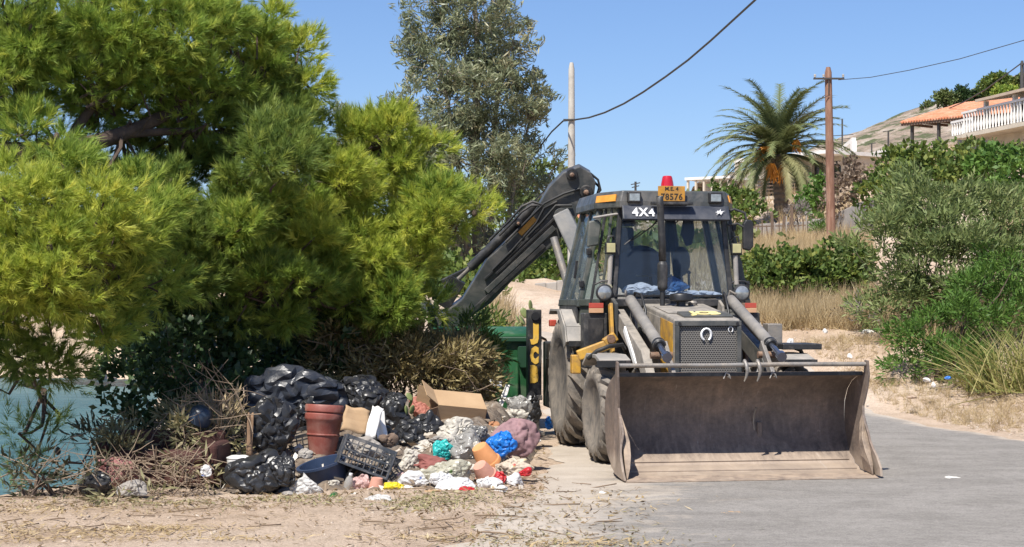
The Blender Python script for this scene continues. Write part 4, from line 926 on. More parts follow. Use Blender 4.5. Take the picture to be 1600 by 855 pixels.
pine('large spreading pine at the left edge with a thick dark limb against the sky', (-6.3, 14.6, bx),
     ([(-6.3, 14.6, bx - .2), (-6.2, 14.7, 1.2), (-5.8, 14.9, 2.6), (-5.2, 15.0, 2.95)], .24, .17),
     [([P(-70, 252, 16.4), P(0, 240, 16.4), P(100, 233, 16.6), P(190, 210, 16.9), P(280, 170, 17.4), P(380, 120, 17.9), P(440, 100, 18.4)], .125, .03),
      ([(-5.9, 14.8, 2.3), P(-60, 170, 16.7), P(20, 90, 17), P(120, 20, 17.4)], .10, .04),
      ([P(100, 233, 16.6), P(150, 160, 17), P(230, 80, 17.4)], .06, .03), ([P(190, 210, 16.9), P(300, 205, 17.4), P(360, 215, 17.9)], .05, .02),
      ([P(-70, 252, 16.4), P(-40, 330, 15.5), P(40, 360, 14.8), P(130, 400, 14.6)], .07, .025),
      ([(-6.1, 14.7, 1.2), P(-60, 500, 15.6), P(20, 575, 15.9), P(70, 610, 16)], .03, .008)],
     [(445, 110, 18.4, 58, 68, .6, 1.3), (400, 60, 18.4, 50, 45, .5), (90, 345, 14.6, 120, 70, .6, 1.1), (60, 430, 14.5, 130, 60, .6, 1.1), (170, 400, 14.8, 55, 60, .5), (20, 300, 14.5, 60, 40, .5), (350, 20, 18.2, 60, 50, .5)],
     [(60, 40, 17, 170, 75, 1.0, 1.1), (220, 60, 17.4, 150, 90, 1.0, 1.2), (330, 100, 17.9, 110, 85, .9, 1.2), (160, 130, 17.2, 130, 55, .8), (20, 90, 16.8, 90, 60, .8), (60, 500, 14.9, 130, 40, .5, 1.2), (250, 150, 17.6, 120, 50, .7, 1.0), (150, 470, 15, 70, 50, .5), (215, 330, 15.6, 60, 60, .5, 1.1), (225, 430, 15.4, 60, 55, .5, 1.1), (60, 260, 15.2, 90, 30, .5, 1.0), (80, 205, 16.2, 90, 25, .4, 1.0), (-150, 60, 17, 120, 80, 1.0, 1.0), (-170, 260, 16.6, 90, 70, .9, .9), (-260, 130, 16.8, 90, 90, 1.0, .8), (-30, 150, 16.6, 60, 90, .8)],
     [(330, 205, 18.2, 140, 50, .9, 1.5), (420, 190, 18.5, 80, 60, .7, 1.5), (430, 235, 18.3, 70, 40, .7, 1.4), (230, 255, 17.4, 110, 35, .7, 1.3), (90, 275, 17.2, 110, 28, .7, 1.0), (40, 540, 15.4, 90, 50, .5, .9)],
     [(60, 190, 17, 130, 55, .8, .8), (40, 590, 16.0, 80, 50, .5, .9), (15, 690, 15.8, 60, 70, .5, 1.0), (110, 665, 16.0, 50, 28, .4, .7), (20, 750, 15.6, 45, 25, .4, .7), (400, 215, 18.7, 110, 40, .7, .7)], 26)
b2 = Hs(-2.4, 19.6)
pine('bushy bright green pine in the middle, touching the raised digger arm', (-2.4, 19.6, b2),
     ([(-2.4, 19.6, b2 - .1), (-2.35, 19.5, 1.0), (-2.2, 19.3, 1.9), (-1.9, 19.2, 2.6), (-1.6, 19.2, 3.1)], .15, .05),
     [([(-2.3, 19.4, 1.4), P(600, 420, 18.8), P(650, 390, 18.7), P(700, 365, 18.9)], .06, .02), ([(-2.25, 19.4, 1.7), P(560, 300, 18.9), P(600, 230, 19)], .06, .02),
      ([(-2.35, 19.5, 1.1), P(420, 430, 17.7), P(330, 380, 17.3), P(260, 350, 17.1)], .07, .02), ([(-2.2, 19.3, 1.8), P(430, 320, 18), P(400, 280, 17.8)], .05, .02)],
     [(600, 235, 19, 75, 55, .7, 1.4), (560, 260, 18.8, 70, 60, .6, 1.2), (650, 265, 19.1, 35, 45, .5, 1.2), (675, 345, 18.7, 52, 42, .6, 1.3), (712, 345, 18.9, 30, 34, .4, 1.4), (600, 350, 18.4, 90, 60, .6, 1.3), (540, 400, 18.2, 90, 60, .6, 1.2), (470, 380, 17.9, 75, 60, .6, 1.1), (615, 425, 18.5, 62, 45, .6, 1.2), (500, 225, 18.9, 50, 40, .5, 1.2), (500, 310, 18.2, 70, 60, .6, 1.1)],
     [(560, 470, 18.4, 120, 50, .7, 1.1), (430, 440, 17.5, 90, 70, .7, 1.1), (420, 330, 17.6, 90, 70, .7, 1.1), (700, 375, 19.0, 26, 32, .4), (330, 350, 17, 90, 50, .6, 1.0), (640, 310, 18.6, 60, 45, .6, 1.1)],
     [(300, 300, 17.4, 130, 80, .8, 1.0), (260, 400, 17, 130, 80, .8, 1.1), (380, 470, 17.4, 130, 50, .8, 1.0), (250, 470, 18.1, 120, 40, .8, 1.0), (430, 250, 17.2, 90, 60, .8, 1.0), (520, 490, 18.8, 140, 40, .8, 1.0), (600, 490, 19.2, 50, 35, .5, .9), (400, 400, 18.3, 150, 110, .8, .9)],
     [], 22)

# ---------------- eucalyptus
def euc(label, macros, paths, base, per, dens_t):
    root = empty('eucalyptus_tree', base, 0, label, 'eucalyptus', 'eucalyptus trees behind the pines')
    limbs(root, 'trunk', paths, bark_euc, 8)
    o, c = grow(root, 'crown', SPR['droop'], [mac(*q) for q in macros], per, .42, dens_t, euc_leaf, .1, (1.1, 2.1), .35)
    mb = MB(); an = [Vector(p) - root.location for b in paths for p in b[0][1:]]
    twigs(mb, c - np.array(root.location), an, .022, 4, .8, .1); tw = mb.build('twigs', bark_euc, root); tw['kind'] = 'stuff'
e0 = (P(745, 470, 45).x, 45, Hs(P(745, 470, 45).x, 45))
euc('tall many-stemmed eucalyptus rising behind the pines', [(730, 30, 45, 100, 55, 1.6, 1.1), (690, 100, 45, 75, 70, 1.4), (790, 90, 45, 55, 70, 1.2), (740, 150, 44.5, 90, 60, 1.5), (660, 190, 44.5, 70, 55, 1.2), (810, 180, 45, 60, 70, 1.2, .9), (730, 240, 44, 110, 60, 1.6), (660, 260, 44, 60, 60, 1.2), (820, 260, 45, 55, 60, 1.1, .8), (690, 330, 44, 90, 60, 1.4, .9), (800, 340, 45, 60, 50, 1.0, .7), (740, -40, 45, 80, 40, 1.3), (845, 160, 45, 30, 45, .8, .7), (630, 55, 45, 22, 35, .6, .6), (730, 390, 44.5, 90, 50, 1.2, .7), (860, 300, 46, 30, 40, .8, .5)],
    [([e0, P(747, 400, 45), P(742, 250, 45), P(746, 100, 45), P(740, -20, 45)], .19, .05), ([e0, P(730, 380, 44.6), P(715, 250, 44.6), P(690, 110, 44.8)], .13, .04), ([e0, P(765, 390, 45.3), P(770, 230, 45.2), P(785, 90, 45)], .13, .04),
     ([e0, P(720, 400, 44.4), P(690, 300, 44.2), P(655, 190, 44.5)], .10, .03), ([e0, P(785, 390, 45), P(805, 280, 45), P(830, 180, 45)], .09, .03), ([e0, P(757, 350, 45), P(733, 200, 45), P(725, 40, 45)], .10, .03), ([P(765, 390, 45.3), P(820, 330, 45), P(860, 290, 46)], .05, .02)], e0, 48, 22)
e1 = (P(545, 470, 60).x, 60, Hs(P(545, 470, 60).x, 60))
euc('thin far eucalyptus top between the two pines', [(540, 190, 60, 26, 28, .8, 1.0), (555, 240, 60, 50, 40, 1.0, .9), (530, 300, 60, 60, 50, 1.2)], [([e1, P(545, 330, 60), P(542, 180, 60)], .16, .04)], e1, 60, 22)
e2 = (P(610, 470, 52).x, 52, Hs(P(610, 470, 52).x, 52))
euc('smaller eucalyptus left of the tall one', [(625, 170, 52, 35, 30, 1.0), (600, 220, 52, 45, 50, 1.0), (640, 290, 52, 50, 60, 1.2)], [([e2, P(612, 330, 52), P(620, 160, 52)], .16, .04)], e2, 60, 22)

# ---------------- generic shrubs
def shrub(label, macros, m, sprig='round', per=24, sub=.16, tufts=16, cat='shrub', name='shrub', group=None, sc=(.9, 1.6), up=.35, base_d=None, stem=True, fill=.5):
    ms = [mac(*q) for q in macros]; c0 = np.array(ms[0][0]); lo = min(q[0][2] - q[1][2] for q in ms)
    base = Vector((c0[0], c0[1], Hs(c0[0], c0[1]))); root = empty(name, base, 0, label, cat, group)
    o, c = grow(root, 'foliage', SPR[sprig], ms, per, sub, tufts, m, up, sc, fill)
    if stem:
        mb = MB(); an = [Vector((random.gauss(0, .12), random.gauss(0, .12), .02)) for _ in range(4)]
        sel = c[RNG.permutation(len(c))[:26]]
        twigs(mb, sel - np.array(base), an, .018, 4, 1, .1); s_ = mb.build('stems', twig_d, root); s_['kind'] = 'stuff'
    return root
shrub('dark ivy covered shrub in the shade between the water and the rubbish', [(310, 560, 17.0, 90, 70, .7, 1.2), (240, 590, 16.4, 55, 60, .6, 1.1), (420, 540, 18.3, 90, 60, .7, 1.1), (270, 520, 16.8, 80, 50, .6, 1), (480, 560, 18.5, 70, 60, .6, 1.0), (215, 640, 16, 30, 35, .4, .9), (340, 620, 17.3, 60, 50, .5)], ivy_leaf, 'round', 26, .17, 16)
shrub('leafy green shrub under the lower end of the digger arm', [(745, 525, 22.9, 35, 42, .5, 1.2), (718, 560, 22.6, 40, 36, .4, 1.1), (757, 565, 22.6, 22, 35, .4, 1.1), (735, 490, 23, 28, 22, .4)], bush_m, 'narrow', 60, .13, 24)
shrub('green spray of leaves in front of the dumpster', [(750, 560, 19.9, 18, 36, .3, 1.6), (735, 530, 20, 22, 24, .3, 1.5)], bush_m, 'narrow', 110, .11, 18)
shrub('heap of withered brown cuttings behind the cardboard box', [(640, 575, 18.6, 110, 40, .6, 1.3), (560, 560, 18.4, 80, 38, .6, 1.1), (722, 588, 18.9, 46, 34, .5, 1.3), (600, 540, 18.8, 80, 22, .5, 1.0), (690, 558, 19.1, 60, 20, .5, 1.2), (745, 600, 19.3, 22, 26, .4, 1.2)], leaf_mat('withered_olive_leaves', (.15, .11, .055), (.29, .235, .10), (.44, .37, .17), .25), 'narrow', 85, .15, 30, 'brush heap', 'cut_brush', None, (.8, 1.5), .1)
shrub('dry straw coloured weeds left of the rubbish bags', [(345, 640, 16.0, 38, 26, .4, 1.0), (320, 668, 15.7, 42, 24, .4, 1.0)], straw_m, 'blade', 22, .15, 12, 'weeds', 'dry_weeds')
shrub('cut leafy branches piled over the old red sofa by the water', [(250, 690, 15.4, 120, 40, .5, 1.1), (310, 695, 15.2, 50, 40, .4, 1.0), (200, 670, 15.6, 60, 35, .4, .9), (300, 655, 15.6, 70, 25, .4), (280, 778, 13.9, 60, 8, .25, 1.0), (210, 775, 13.8, 60, 12, .3, 1.0), (325, 745, 14.5, 22, 25, .3, 1.1)], cut_leaf, 'blade', 26, .13, 11, 'brush heap', 'cut_branches', None, (.6, 1.15), -.3, fill=.3)
shrub('dark low scrub along the bank edge at the far left', [(90, 755, 14.2, 80, 22, .3, 1.1), (40, 745, 14.2, 50, 20, .3, 1.0), (150, 730, 14.5, 60, 25, .4, 1.0), (180, 700, 15, 40, 30, .4)], leaf_mat('dark_scrub_leaves', (.03, .035, .018), (.07, .07, .035), (.14, .125, .065), .2), 'narrow', 24, .13, 10, 'scrub', 'bank_scrub')
shrub('dark carob thicket behind the ivy and the pines', [(330, 540, 20.5, 150, 70, .8, 1.4), (480, 550, 20.8, 100, 60, .8, 1.4), (230, 520, 20.5, 60, 50, .6, 1.2), (560, 500, 21, 70, 50, .7, 1.2), (640, 500, 21.2, 40, 40, .5, 1.0)], leaf_mat('carob_leaves', (.05, .085, .03), (.10, .15, .045), (.17, .22, .065), .25), 'round', 30, .2, 18, sc=(1.1, 1.9))
shrub('grey-green thicket in the distance left of the digger arm', [(690, 450, 38, 60, 45, 1.0, 1.3), (620, 430, 40, 70, 60, 1.0, 1.2), (740, 455, 37, 30, 28, .8, 1.3), (560, 420, 42, 60, 60, 1.0, 1.0), (480, 420, 44, 80, 70, 1.2, 1.0)], bush_m, 'round', 60, .3, 18, 'thicket', 'thicket', sc=(1.7, 2.9))
shrub('dry hill scrub far behind the pines', [(300, 420, 48, 120, 60, 1.5, 1.0), (150, 400, 60, 140, 60, 1.5, .9), (20, 420, 62, 100, 60, 1.5, .9)], far_leaf, 'round', 40, .45, 16, 'scrub', 'far_scrub', sc=(2.6, 4.2), stem=False)
# right-hand bank
shrub('big grey-green olive shrub on the bank behind the front bucket', [(1455, 350, 29, 80, 62, 1.1, 1.2), (1540, 355, 29.5, 80, 55, 1.2, 1.1), (1400, 405, 28.5, 66, 66, 1.0, 1.2), (1490, 420, 28, 95, 70, 1.0, 1.2), (1580, 410, 29, 75, 66, 1.0, 1.0), (1385, 465, 28.2, 45, 40, .8, 1.1), (1500, 305, 30, 32, 24, .6, .8), (1432, 295, 29.5, 18, 22, .4, .7), (1575, 305, 30, 22, 20, .5, .7)], bush_o, 'narrow', 40, .22, 28, sc=(1.3, 2.1), up=.7)
shrub('bright green bush at the foot of the olive shrub', [(1470, 520, 26, 75, 50, .8, 1.2), (1560, 480, 26.5, 80, 55, .8, 1.2), (1430, 560, 25.6, 50, 28, .5, 1.1), (1590, 430, 27, 60, 50, .7, 1.0), (1510, 570, 25.3, 80, 25, .5, 1.1)], bush_g, 'narrow', 46, .18, 26, sc=(1.0, 1.7))
shrub('yellow-green bramble beside the wooden pole', [(1235, 437, 36, 68, 36, .8, 2.0), (1195, 425, 37, 40, 32, .7, 1.8), (1290, 440, 36.5, 48, 35, .7, 1.8), (1320, 420, 37, 35, 38, .7, 1.6)], bush_m, 'round', 60, .22, 26, sc=(1.4, 2.3))
shrub('fig tree with broad leaves below the red tiled roof', [(1440, 275, 62, 60, 32, 1.5, 1.1), (1380, 292, 60, 36, 28, 1.2, 1.0), (1500, 268, 64, 55, 28, 1.5, 1.0), (1550, 255, 68, 45, 20, 1.2, .9), (1500, 238, 66, 36, 10, 1.2, .9)], bush_m, 'round', 70, .40, 18, 'tree', 'fig_tree', sc=(2.6, 4.4))
shrub('green hedge in front of the balcony at the right edge', [(1570, 265, 60, 50, 30, 1.2, 1.0), (1620, 270, 58, 50, 40, 1.2, 1.0), (1590, 300, 52, 40, 20, 1)], bush_g, 'round', 60, .36, 16, 'hedge', 'hedge', sc=(2.4, 3.8))
shrub('brown withered bougainvillea over the concrete wall', [(1340, 295, 66, 38, 28, 1.0, 1.1), (1310, 320, 65, 22, 25, .8, 1.0), (1330, 275, 67, 35, 15, .9, 1.0)], leaf_mat('withered_bougainvillea', (.12, .085, .06), (.22, .16, .115), (.30, .23, .16), .2), 'round', 70, .36, 14, sc=(2.2, 3.6))
shrub('round green bush between the palm and the pole', [(1275, 303, 70, 21, 20, .7, 1.2)], bush_g, 'round', 260, .3, 16, sc=(2.0, 3.2))
shrub('small pointed conifer against the concrete wall', [(1278, 360, 63, 10, 10, .3, 1.2), (1278, 350, 63, 6, 8, .2, 1.2)], bush_g, 'narrow', 500, .14, 12, 'conifer', 'small_conifer', sc=(1.4, 2.2), up=1.2)
shrub('green creeper under the villa balcony, left of the palm', [(1140, 330, 74, 40, 28, 1.2, 1.0), (1120, 316, 76, 24, 18, 1.0, 1.0), (1165, 345, 72, 28, 18, .8, 1.0)], bush_m, 'round', 100, .42, 14, sc=(2.6, 4.2))
shrub('grey dead shrub at the foot of the palm', [(1245, 345, 68, 16, 28, .6, 1.0)], leaf_mat('grey_dead_twigs', (.16, .135, .12), (.24, .21, .19), (.32, .29, .26), .1), 'narrow', 200, .3, 12, sc=(1.8, 2.8))
shrub('leafy green bushes seen under the digger arm', [(850, 428, 44, 48, 28, 1.0, 1.6), (815, 445, 42, 45, 26, .9, 1.6), (885, 415, 46, 36, 24, .9, 1.4), (785, 462, 40, 30, 16, .6, 1.4), (760, 440, 44, 30, 20, .6, 1.4)], bush_m, 'round', 100, .26, 20, sc=(1.5, 2.5))
shrub('dark tree behind the digger arm with hanging foliage', [(800, 340, 52, 50, 40, 1.4, .9), (840, 300, 54, 40, 35, 1.3, .7), (780, 400, 50, 45, 30, 1.2, .9)], far_leaf, 'round', 60, .40, 14, 'tree', 'dark_tree', sc=(2.2, 3.6))
shrub('grey brushwood beside the big olive shrub', [(1345, 500, 30.5, 28, 25, .5, 1.1)], leaf_mat('grey_dead_twigs', (.16, .135, .12), (.24, .21, .19), (.32, .29, .26), .1), 'narrow', 120, .2, 14, sc=(1.1, 1.8))
# reeds at the right edge
def reeds():
    c = P(1590, 560, 24.6); base = Vector((c.x, c.y, Hs(c.x, c.y))); root = empty('reed_clump', base, 0, 'clump of yellowish reeds leaning out at the right edge', 'reeds')
    V, Fc, T = [], [], []
    for k in range(420):
        b = np.array([RNG.normal()*.35, RNG.normal()*.3, 0]); a = RNG.normal()*.6 - .35; l = RNG.uniform(.6, 1.35); d = np.array([math.sin(a), RNG.normal()*.35, math.cos(a)]); d /= np.linalg.norm(d)
        sd = np.cross(d, RNG.normal(size=3)); sd /= np.linalg.norm(sd); w_ = .009; i = len(V); m = b + d*l*.6; tip = b + d*l + np.array([math.copysign(.12, a), 0, -.08])
        V += [b - sd*w_, b + sd*w_, m - sd*w_*.8, m + sd*w_*.8, tip]; Fc += [(i, i+1, i+3), (i, i+3, i+2), (i+2, i+3, i+4)]; T += [RNG.uniform()]*5
    o = link('blades', np_mesh('blades', np.array(V), np.array(Fc), np.array(T)), leaf_mat('reed_blades', (.16, .19, .05), (.33, .31, .10), (.46, .40, .18), .3), root); o['kind'] = 'stuff'
reeds()

# ---------------- dry grass and scrub on the slopes, ground litter (uncountable)
def blade_proto(seed, n=9, h=.30):
    r = np.random.default_rng(seed); V = []; Fc = []
    for k in range(n):
        a = r.uniform(0, 6.28); op = abs(r.normal())*.35; d = np.array([math.sin(op)*math.cos(a), math.sin(op)*math.sin(a), math.cos(op)]); b = np.array([r.normal()*.03, r.normal()*.03, -.02])
        sd = np.cross(d, r.normal(size=3)); sd /= np.linalg.norm(sd); i = len(V); l = h*r.uniform(.5, 1.2)
        V += [b - sd*.004, b + sd*.004, b + d*l]; Fc.append((i, i+1, i+2))
    return np.array(V), np.array(Fc)
BP = [blade_proto(s) for s in (1, 2, 3)]
def scatter(name, n, fn, protos, m, sc, jitter=.4, lift=0.0, kind='stuff', label=None, cat=None, tb=0.):
    x, y = fn(n); z = H(x, y) + lift
    keep = z > -1.2 if name != 'x' else z > -9
    x, y, z = x[keep], y[keep], z[keep]; k = len(x)
    d = np.stack([RNG.normal(size=k)*jitter, RNG.normal(size=k)*jitter, np.ones(k)], 1)
    s_ = RNG.uniform(sc[0], sc[1], k)*(1 + y/90)
    me = stamp(name, protos, np.stack([x, y, z], 1), d, s_, np.clip(RNG.beta(2, 2, k) + tb, 0, 1))
    return tag(link(name, me, m), label, cat, None, kind)
def patch(n, quads):
    """random points inside pixel/depth wedges (px0, px1, d0, d1, weight)"""
    wts = np.array([q[4] for q in quads], float); pick = RNG.choice(len(quads), n, p=wts/wts.sum()); q = np.array(quads)[pick]
    d = q[:, 2] + (q[:, 3] - q[:, 2])*RNG.uniform(0, 1, n); px = q[:, 0] + (q[:, 1] - q[:, 0])*RNG.uniform(0, 1, n)
    return (px - 800)/F*d, d
def spots(n, s_):
    wts = np.array([q[4] for q in s_], float); q = np.array(s_)[RNG.choice(len(s_), n, p=wts/wts.sum())]
    d = q[:, 1] + RNG.normal(size=n)*q[:, 3]; px = q[:, 0] + RNG.normal(size=n)*q[:, 2]; return (px - 800)/F*d, d
def far_from_road(f):
    def g(n):
        x, y = f(n); k = (x > r_edge(y) + .35) | (x < l_edge(y) - .3); return x[k], y[k]
    return g
scatter('dry_grass', 12000, far_from_road(lambda n: patch(n, [(1150, 1390, 30, 37, 5), (1150, 1360, 37, 56, 5), (1150, 1330, 56, 74, 2), (1380, 1700, 27, 36, 2), (1560, 1720, 36, 60, 2), (760, 900, 24.5, 40, 3)])),
        BP, straw_m, (.7, 1.5), .4, label='tall dry straw-coloured grass on the bank', cat='dry grass')
scatter('short_dry_grass', 2600, far_from_road(lambda n: patch(n, [(1350, 1700, 21, 26, 4), (1170, 1400, 25.2, 29, 3), (780, 840, 22, 28, .7)])), BP, straw_m, (.25, .7), .9, label='short trampled dry grass beside the road', cat='dry grass')
def hill_pts(n):
    cx, cy = patch(60, [(850, 1080, 50, 110, 1.5), (1700, 2300, 26, 90, 3), (-500, 700, 72, 120, 2.5), (700, 900, 50, 120, 1.5)])
    k = RNG.integers(0, 60, n); r = RNG.normal(size=(n, 2))*np.array([.9, .9])*(1 + cy[k][:, None]/80); return cx[k] + r[:, 0], cy[k] + r[:, 1]
scatter('hillside_scrub', 5000, hill_pts, SPR['round'], far_leaf, (2.2, 4.0), .6, .25, label='low green scrub dotted over the dry hillsides', cat='scrub')
scatter('hillside_dry_grass', 7000, far_from_road(lambda n: patch(n, [(900, 1150, 32, 90, 2), (1650, 2400, 25, 70, 3), (-500, 700, 72, 110, 1.5), (1150, 1500, 74, 110, .8)])), BP, straw_m, (1.0, 2.0), .5, label='thin dry grass over the far slopes', cat='dry grass')
# litter: flat flakes (dry leaves and needles)
def flake(seed, a=.03, b=.012):
    r = np.random.default_rng(seed); V = np.array([(-a, 0, .004), (0, -b, 0.006), (a, 0, .012*r.uniform(.3, 1.4)), (0, b, .008)]); return V, np.array([(0, 1, 2), (0, 2, 3)])
FLK = [flake(s, a, b) for s, a, b in ((1, .03, .012), (2, .045, .008), (3, .02, .014), (4, .055, .004), (5, .04, .005))]
scatter('leaf_litter', 2600, lambda n: patch(n, [(560, 860, 11.2, 15, 3.2), (820, 1010, 11.2, 14.8, 1.0), (0, 560, 13.0, 13.9, 2), (0, 560, 11.2, 13.2, .8), (640, 860, 15, 19, 1.5), (100, 640, 13.6, 14.6, 1.6)]), FLK, brown_l, (.35, 1.0), .35, .006, label='dry leaves and needles strewn over the dirt', cat='litter')
scatter('green_cuttings', 1500, lambda n: spots(n, [(690, 13.75, 45, .22, 3), (640, 13.4, 30, .2, 1.5), (470, 13.8, 50, .2, 1.5), (240, 13.6, 120, .22, 3), (880, 11.5, 110, .35, 2), (740, 14.1, 60, .2, 1.5), (800, 12.6, 120, .5, 1)]), FLK, cut_leaf, (.4, .95), .5, .01, label='pale green leaf cuttings scattered at the pile edge', cat='litter', tb=.1)
# pebbles
scatter('straw_drift', 1700, lambda n: spots(n, [(90, 11.9, 110, .25, 3), (240, 12.1, 60, .12, 1.5), (20, 13.0, 90, .2, 1.5), (330, 11.6, 90, .08, .8), (900, 11.35, 90, .12, 1.5), (700, 11.6, 70, .06, .6), (950, 13.5, 60, .5, .8)]), [flake(7, .06, .003), flake(8, .045, .004), flake(9, .03, .008)], straw_m, (.5, 1.3), .25, .008, label='drifts of dry straw on the near dirt', cat='straw')
def pebble(seed):
    r = np.random.default_rng(seed); bm = bmesh.new(); bmesh.ops.create_icosphere(bm, subdivisions=1, radius=.02); V = np.array([v.co[:] for v in bm.verts]); Fc = np.array([[v.index for v in f.verts] for f in bm.faces]); bm.free()
    return V*(1 + r.normal(size=(len(V), 1))*.16)*np.array([1.2, .95, .6]), Fc
PEB = [pebble(s) for s in (1, 2, 3)]
stone_m = leaf_mat('pale_stones', (.26, .20, .15), (.38, .31, .24), (.50, .43, .35), 0, .95)
scatter('gravel', 2200, far_from_road(lambda n: patch(n, [(1360, 1700, 19.5, 26, 5), (560, 900, 11.2, 15, .5), (0, 560, 11.2, 13.6, .5), (1170, 1380, 25, 31, 1.5), (790, 900, 17, 22, .8)])), PEB, stone_m, (.2, 1.0), .5, 0, label='loose pale stones on the dirt and the bank', cat='gravel')
# fallen sticks on the near dirt
def stick_proto(seed):
    r = np.random.default_rng(seed); mb = MB(); l = .16; mb.tube([(-l, 0, .008), (-l*.2, r.normal()*.02, .012), (l*.5, r.normal()*.02, .01), (l, r.normal()*.03, .014)], [.006, .006, .005, .003], 4)
    V = np.array(mb.v); fs = [f for f in mb.f if len(f) == 4]; return V, np.array([t for f in fs for t in ((f[0], f[1], f[2]), (f[0], f[2], f[3]))])
STK = [stick_proto(s) for s in (1, 2, 3, 4)]
scatter('fallen_twigs', 200, lambda n: patch(n, [(0, 420, 12.0, 14.0, 3), (560, 960, 11.2, 15.5, 3), (640, 860, 15, 18.5, 1)]), STK, leaf_mat('twig_tint', (.13, .09, .06), (.26, .19, .13), (.40, .31, .22), 0, .95), (.25, .9), .12, .004, label='broken twigs lying on the dirt', cat='twigs')
# bare criss-crossing sticks in the brush heaps
def brush(label, spots, n, ln, m, upz=.25):
    base = P(*spots[0][:3]); root = empty('brushwood', (base.x, base.y, Hs(base.x, base.y)), 0, label, 'brushwood')
    mb = MB()
    for k in range(n):
        px, py, d, rx, ry, rd = random.choice(spots); c = P(px + random.uniform(-rx, rx), py + random.uniform(-ry, ry), d + random.uniform(-rd, rd)) - root.location
        dv = Vector((random.gauss(0, 1), random.gauss(0, .6), random.gauss(upz, .6))).normalized(); l = ln*random.uniform(.4, 1.2); p = [c - dv*l/2]
        for q in range(3): dv = (dv + Vector((random.gauss(0, .18), random.gauss(0, .18), random.gauss(0, .18)))).normalized(); p.append(p[-1] + dv*l/3)
        r0 = random.uniform(.002, .006); mb.tube(p, [r0, r0*.9, r0*.7, r0*.3], 4, False)
    o = mb.build('sticks', m, root); o['kind'] = 'stuff'
brush('tangle of bare twigs over the cut branches by the water', [(250, 690, 15.3, 120, 45, .4), (330, 660, 15.5, 60, 50, .4), (230, 745, 14.3, 90, 32, .12), (120, 745, 14.2, 100, 30, .3), (250, 735, 14.35, 70, 30, .1)], 380, .42, twig_m)
brush('upright dry stalks beside the torn black bag', [(350, 640, 15.4, 45, 45, .3), (320, 630, 15.6, 40, 40, .3)], 34, .6, twig_m, 1.0)
brush('dead brown twigs tangled behind the rubbish heap', [(640, 575, 18.2, 110, 35, .3), (560, 550, 18.1, 80, 30, .3), (720, 600, 18.5, 40, 30, .3)], 170, .34, twig_m)

# ---------------- palm
def palm():
    d = 78.0; c = P(1217, 242, d); b = P(1222, 372, d); base = Vector((b.x, d, Hs(b.x, d)))
    root = empty('palm_tree', base, 0, 'date palm with drooping fronds and orange fruit clusters', 'palm')
    tr = MB(); n = 26; top = c - base
    prof_ = [(Vector((0, 0, -.2)).lerp(top, k/n), .33 - .06*k/n + (.05 if k % 2 else 0) + .10*max(0, k/n - .75)) for k in range(n+1)]
    tr.tube([p for p, r in prof_], [r for p, r in prof_], 12); tr.build('trunk', mat('palm_trunk', (.22, .175, .135), (.12, .095, .075), 3, .95, .8, 8), root)
    for k in range(96):
        a = random.uniform(0, 2*math.pi); ring = k/95; el = 1.5 - 1.75*ring + random.gauss(0, .12); l = random.uniform(3.5, 4.4)*(1 - .12*(ring > .8)); hd = Vector((math.cos(a), math.sin(a), 0))
        pth = []; p = Vector((0, 0, 0)); e = el
        for q in range(12):
            pth.append(p.copy()); p += (hd*math.cos(e) + Vector((0, 0, math.sin(e))))*l/11; e -= (.10 if ring > .35 else .062 + random.uniform(0, .05))*(1 + q*.06)
        mb = MB(); mb.tube(pth, [.04*(1 - q/13) for q in range(12)], 4, False)
        V = list(mb.v); Fc = []
        for f in mb.f: Fc += [(f[0], f[1], f[2]), (f[0], f[2], f[3])]
        V = [tuple(v) for v in V]
        for q in range(56):
            t = .12 + .88*q/55; i = min(int(t*11), 10); pt = pth[i].lerp(pth[i+1], t*11 - i); tg = (pth[i+1] - pth[i]).normalized(); sd = tg.cross(Vector((0, 0, 1))).normalized(); up = sd.cross(tg)
            ll = .62*math.sin(min(1, .25 + t)*math.pi*.80 + .1) + .06
            for s in (-1, 1):
                dv = (tg*.75 + sd*s*.7 + up*random.uniform(-.05, .35) - Vector((0, 0, .25))).normalized(); w_ = tg*.036; j = len(V)
                V += [tuple(pt - w_), tuple(pt + w_), tuple(pt + dv*ll)]; Fc.append((j, j+1, j+2))
        tn = np.full(len(V), np.clip(.55 + .5*(ring - .5) + random.gauss(0, .18), 0, 1))
        link('frond', np_mesh('frond', np.array(V), np.array(Fc), tn), palm_l, root, top)
    fr = mat('orange_dates', (.72, .30, .035), (.55, .20, .02), 3, .6)
    for px, py, w_, h_ in ((1196, 236, .55, .3), (1206, 268, .32, .6), (1222, 270, .3, .6), (1244, 228, .3, .4), (1186, 244, .3, .3)):
        q = P(px, py, d - 1.0) - base; mb = MB()
        for k in range(46):
            s0 = q + Vector((random.uniform(-w_, w_)*.3, random.uniform(-.2, .2), h_*.6)); e0 = q + Vector((random.uniform(-w_, w_)*.8, random.uniform(-.25, .25), random.uniform(-h_, h_*.3)))
            mb.tube([s0, s0.lerp(e0, .5) + Vector((0, 0, .06)), e0], [.022, .03, .018], 4, False)
        mb.build('fruit_cluster', fr, root)
    sk = MB()
    for k in range(60):
        a = random.uniform(0, 6.28); z = random.uniform(.35, .95); p = Vector((0, 0, 0)).lerp(top, z); hd = Vector((math.cos(a), math.sin(a), 0))
        sk.beam(p + hd*.27, p + hd*.42 + Vector((0, 0, .22)), .10, .03)
    o = sk.build('frond_stubs', mat('palm_trunk', (1, 1, 1)), root); o['kind'] = 'stuff'
palm()
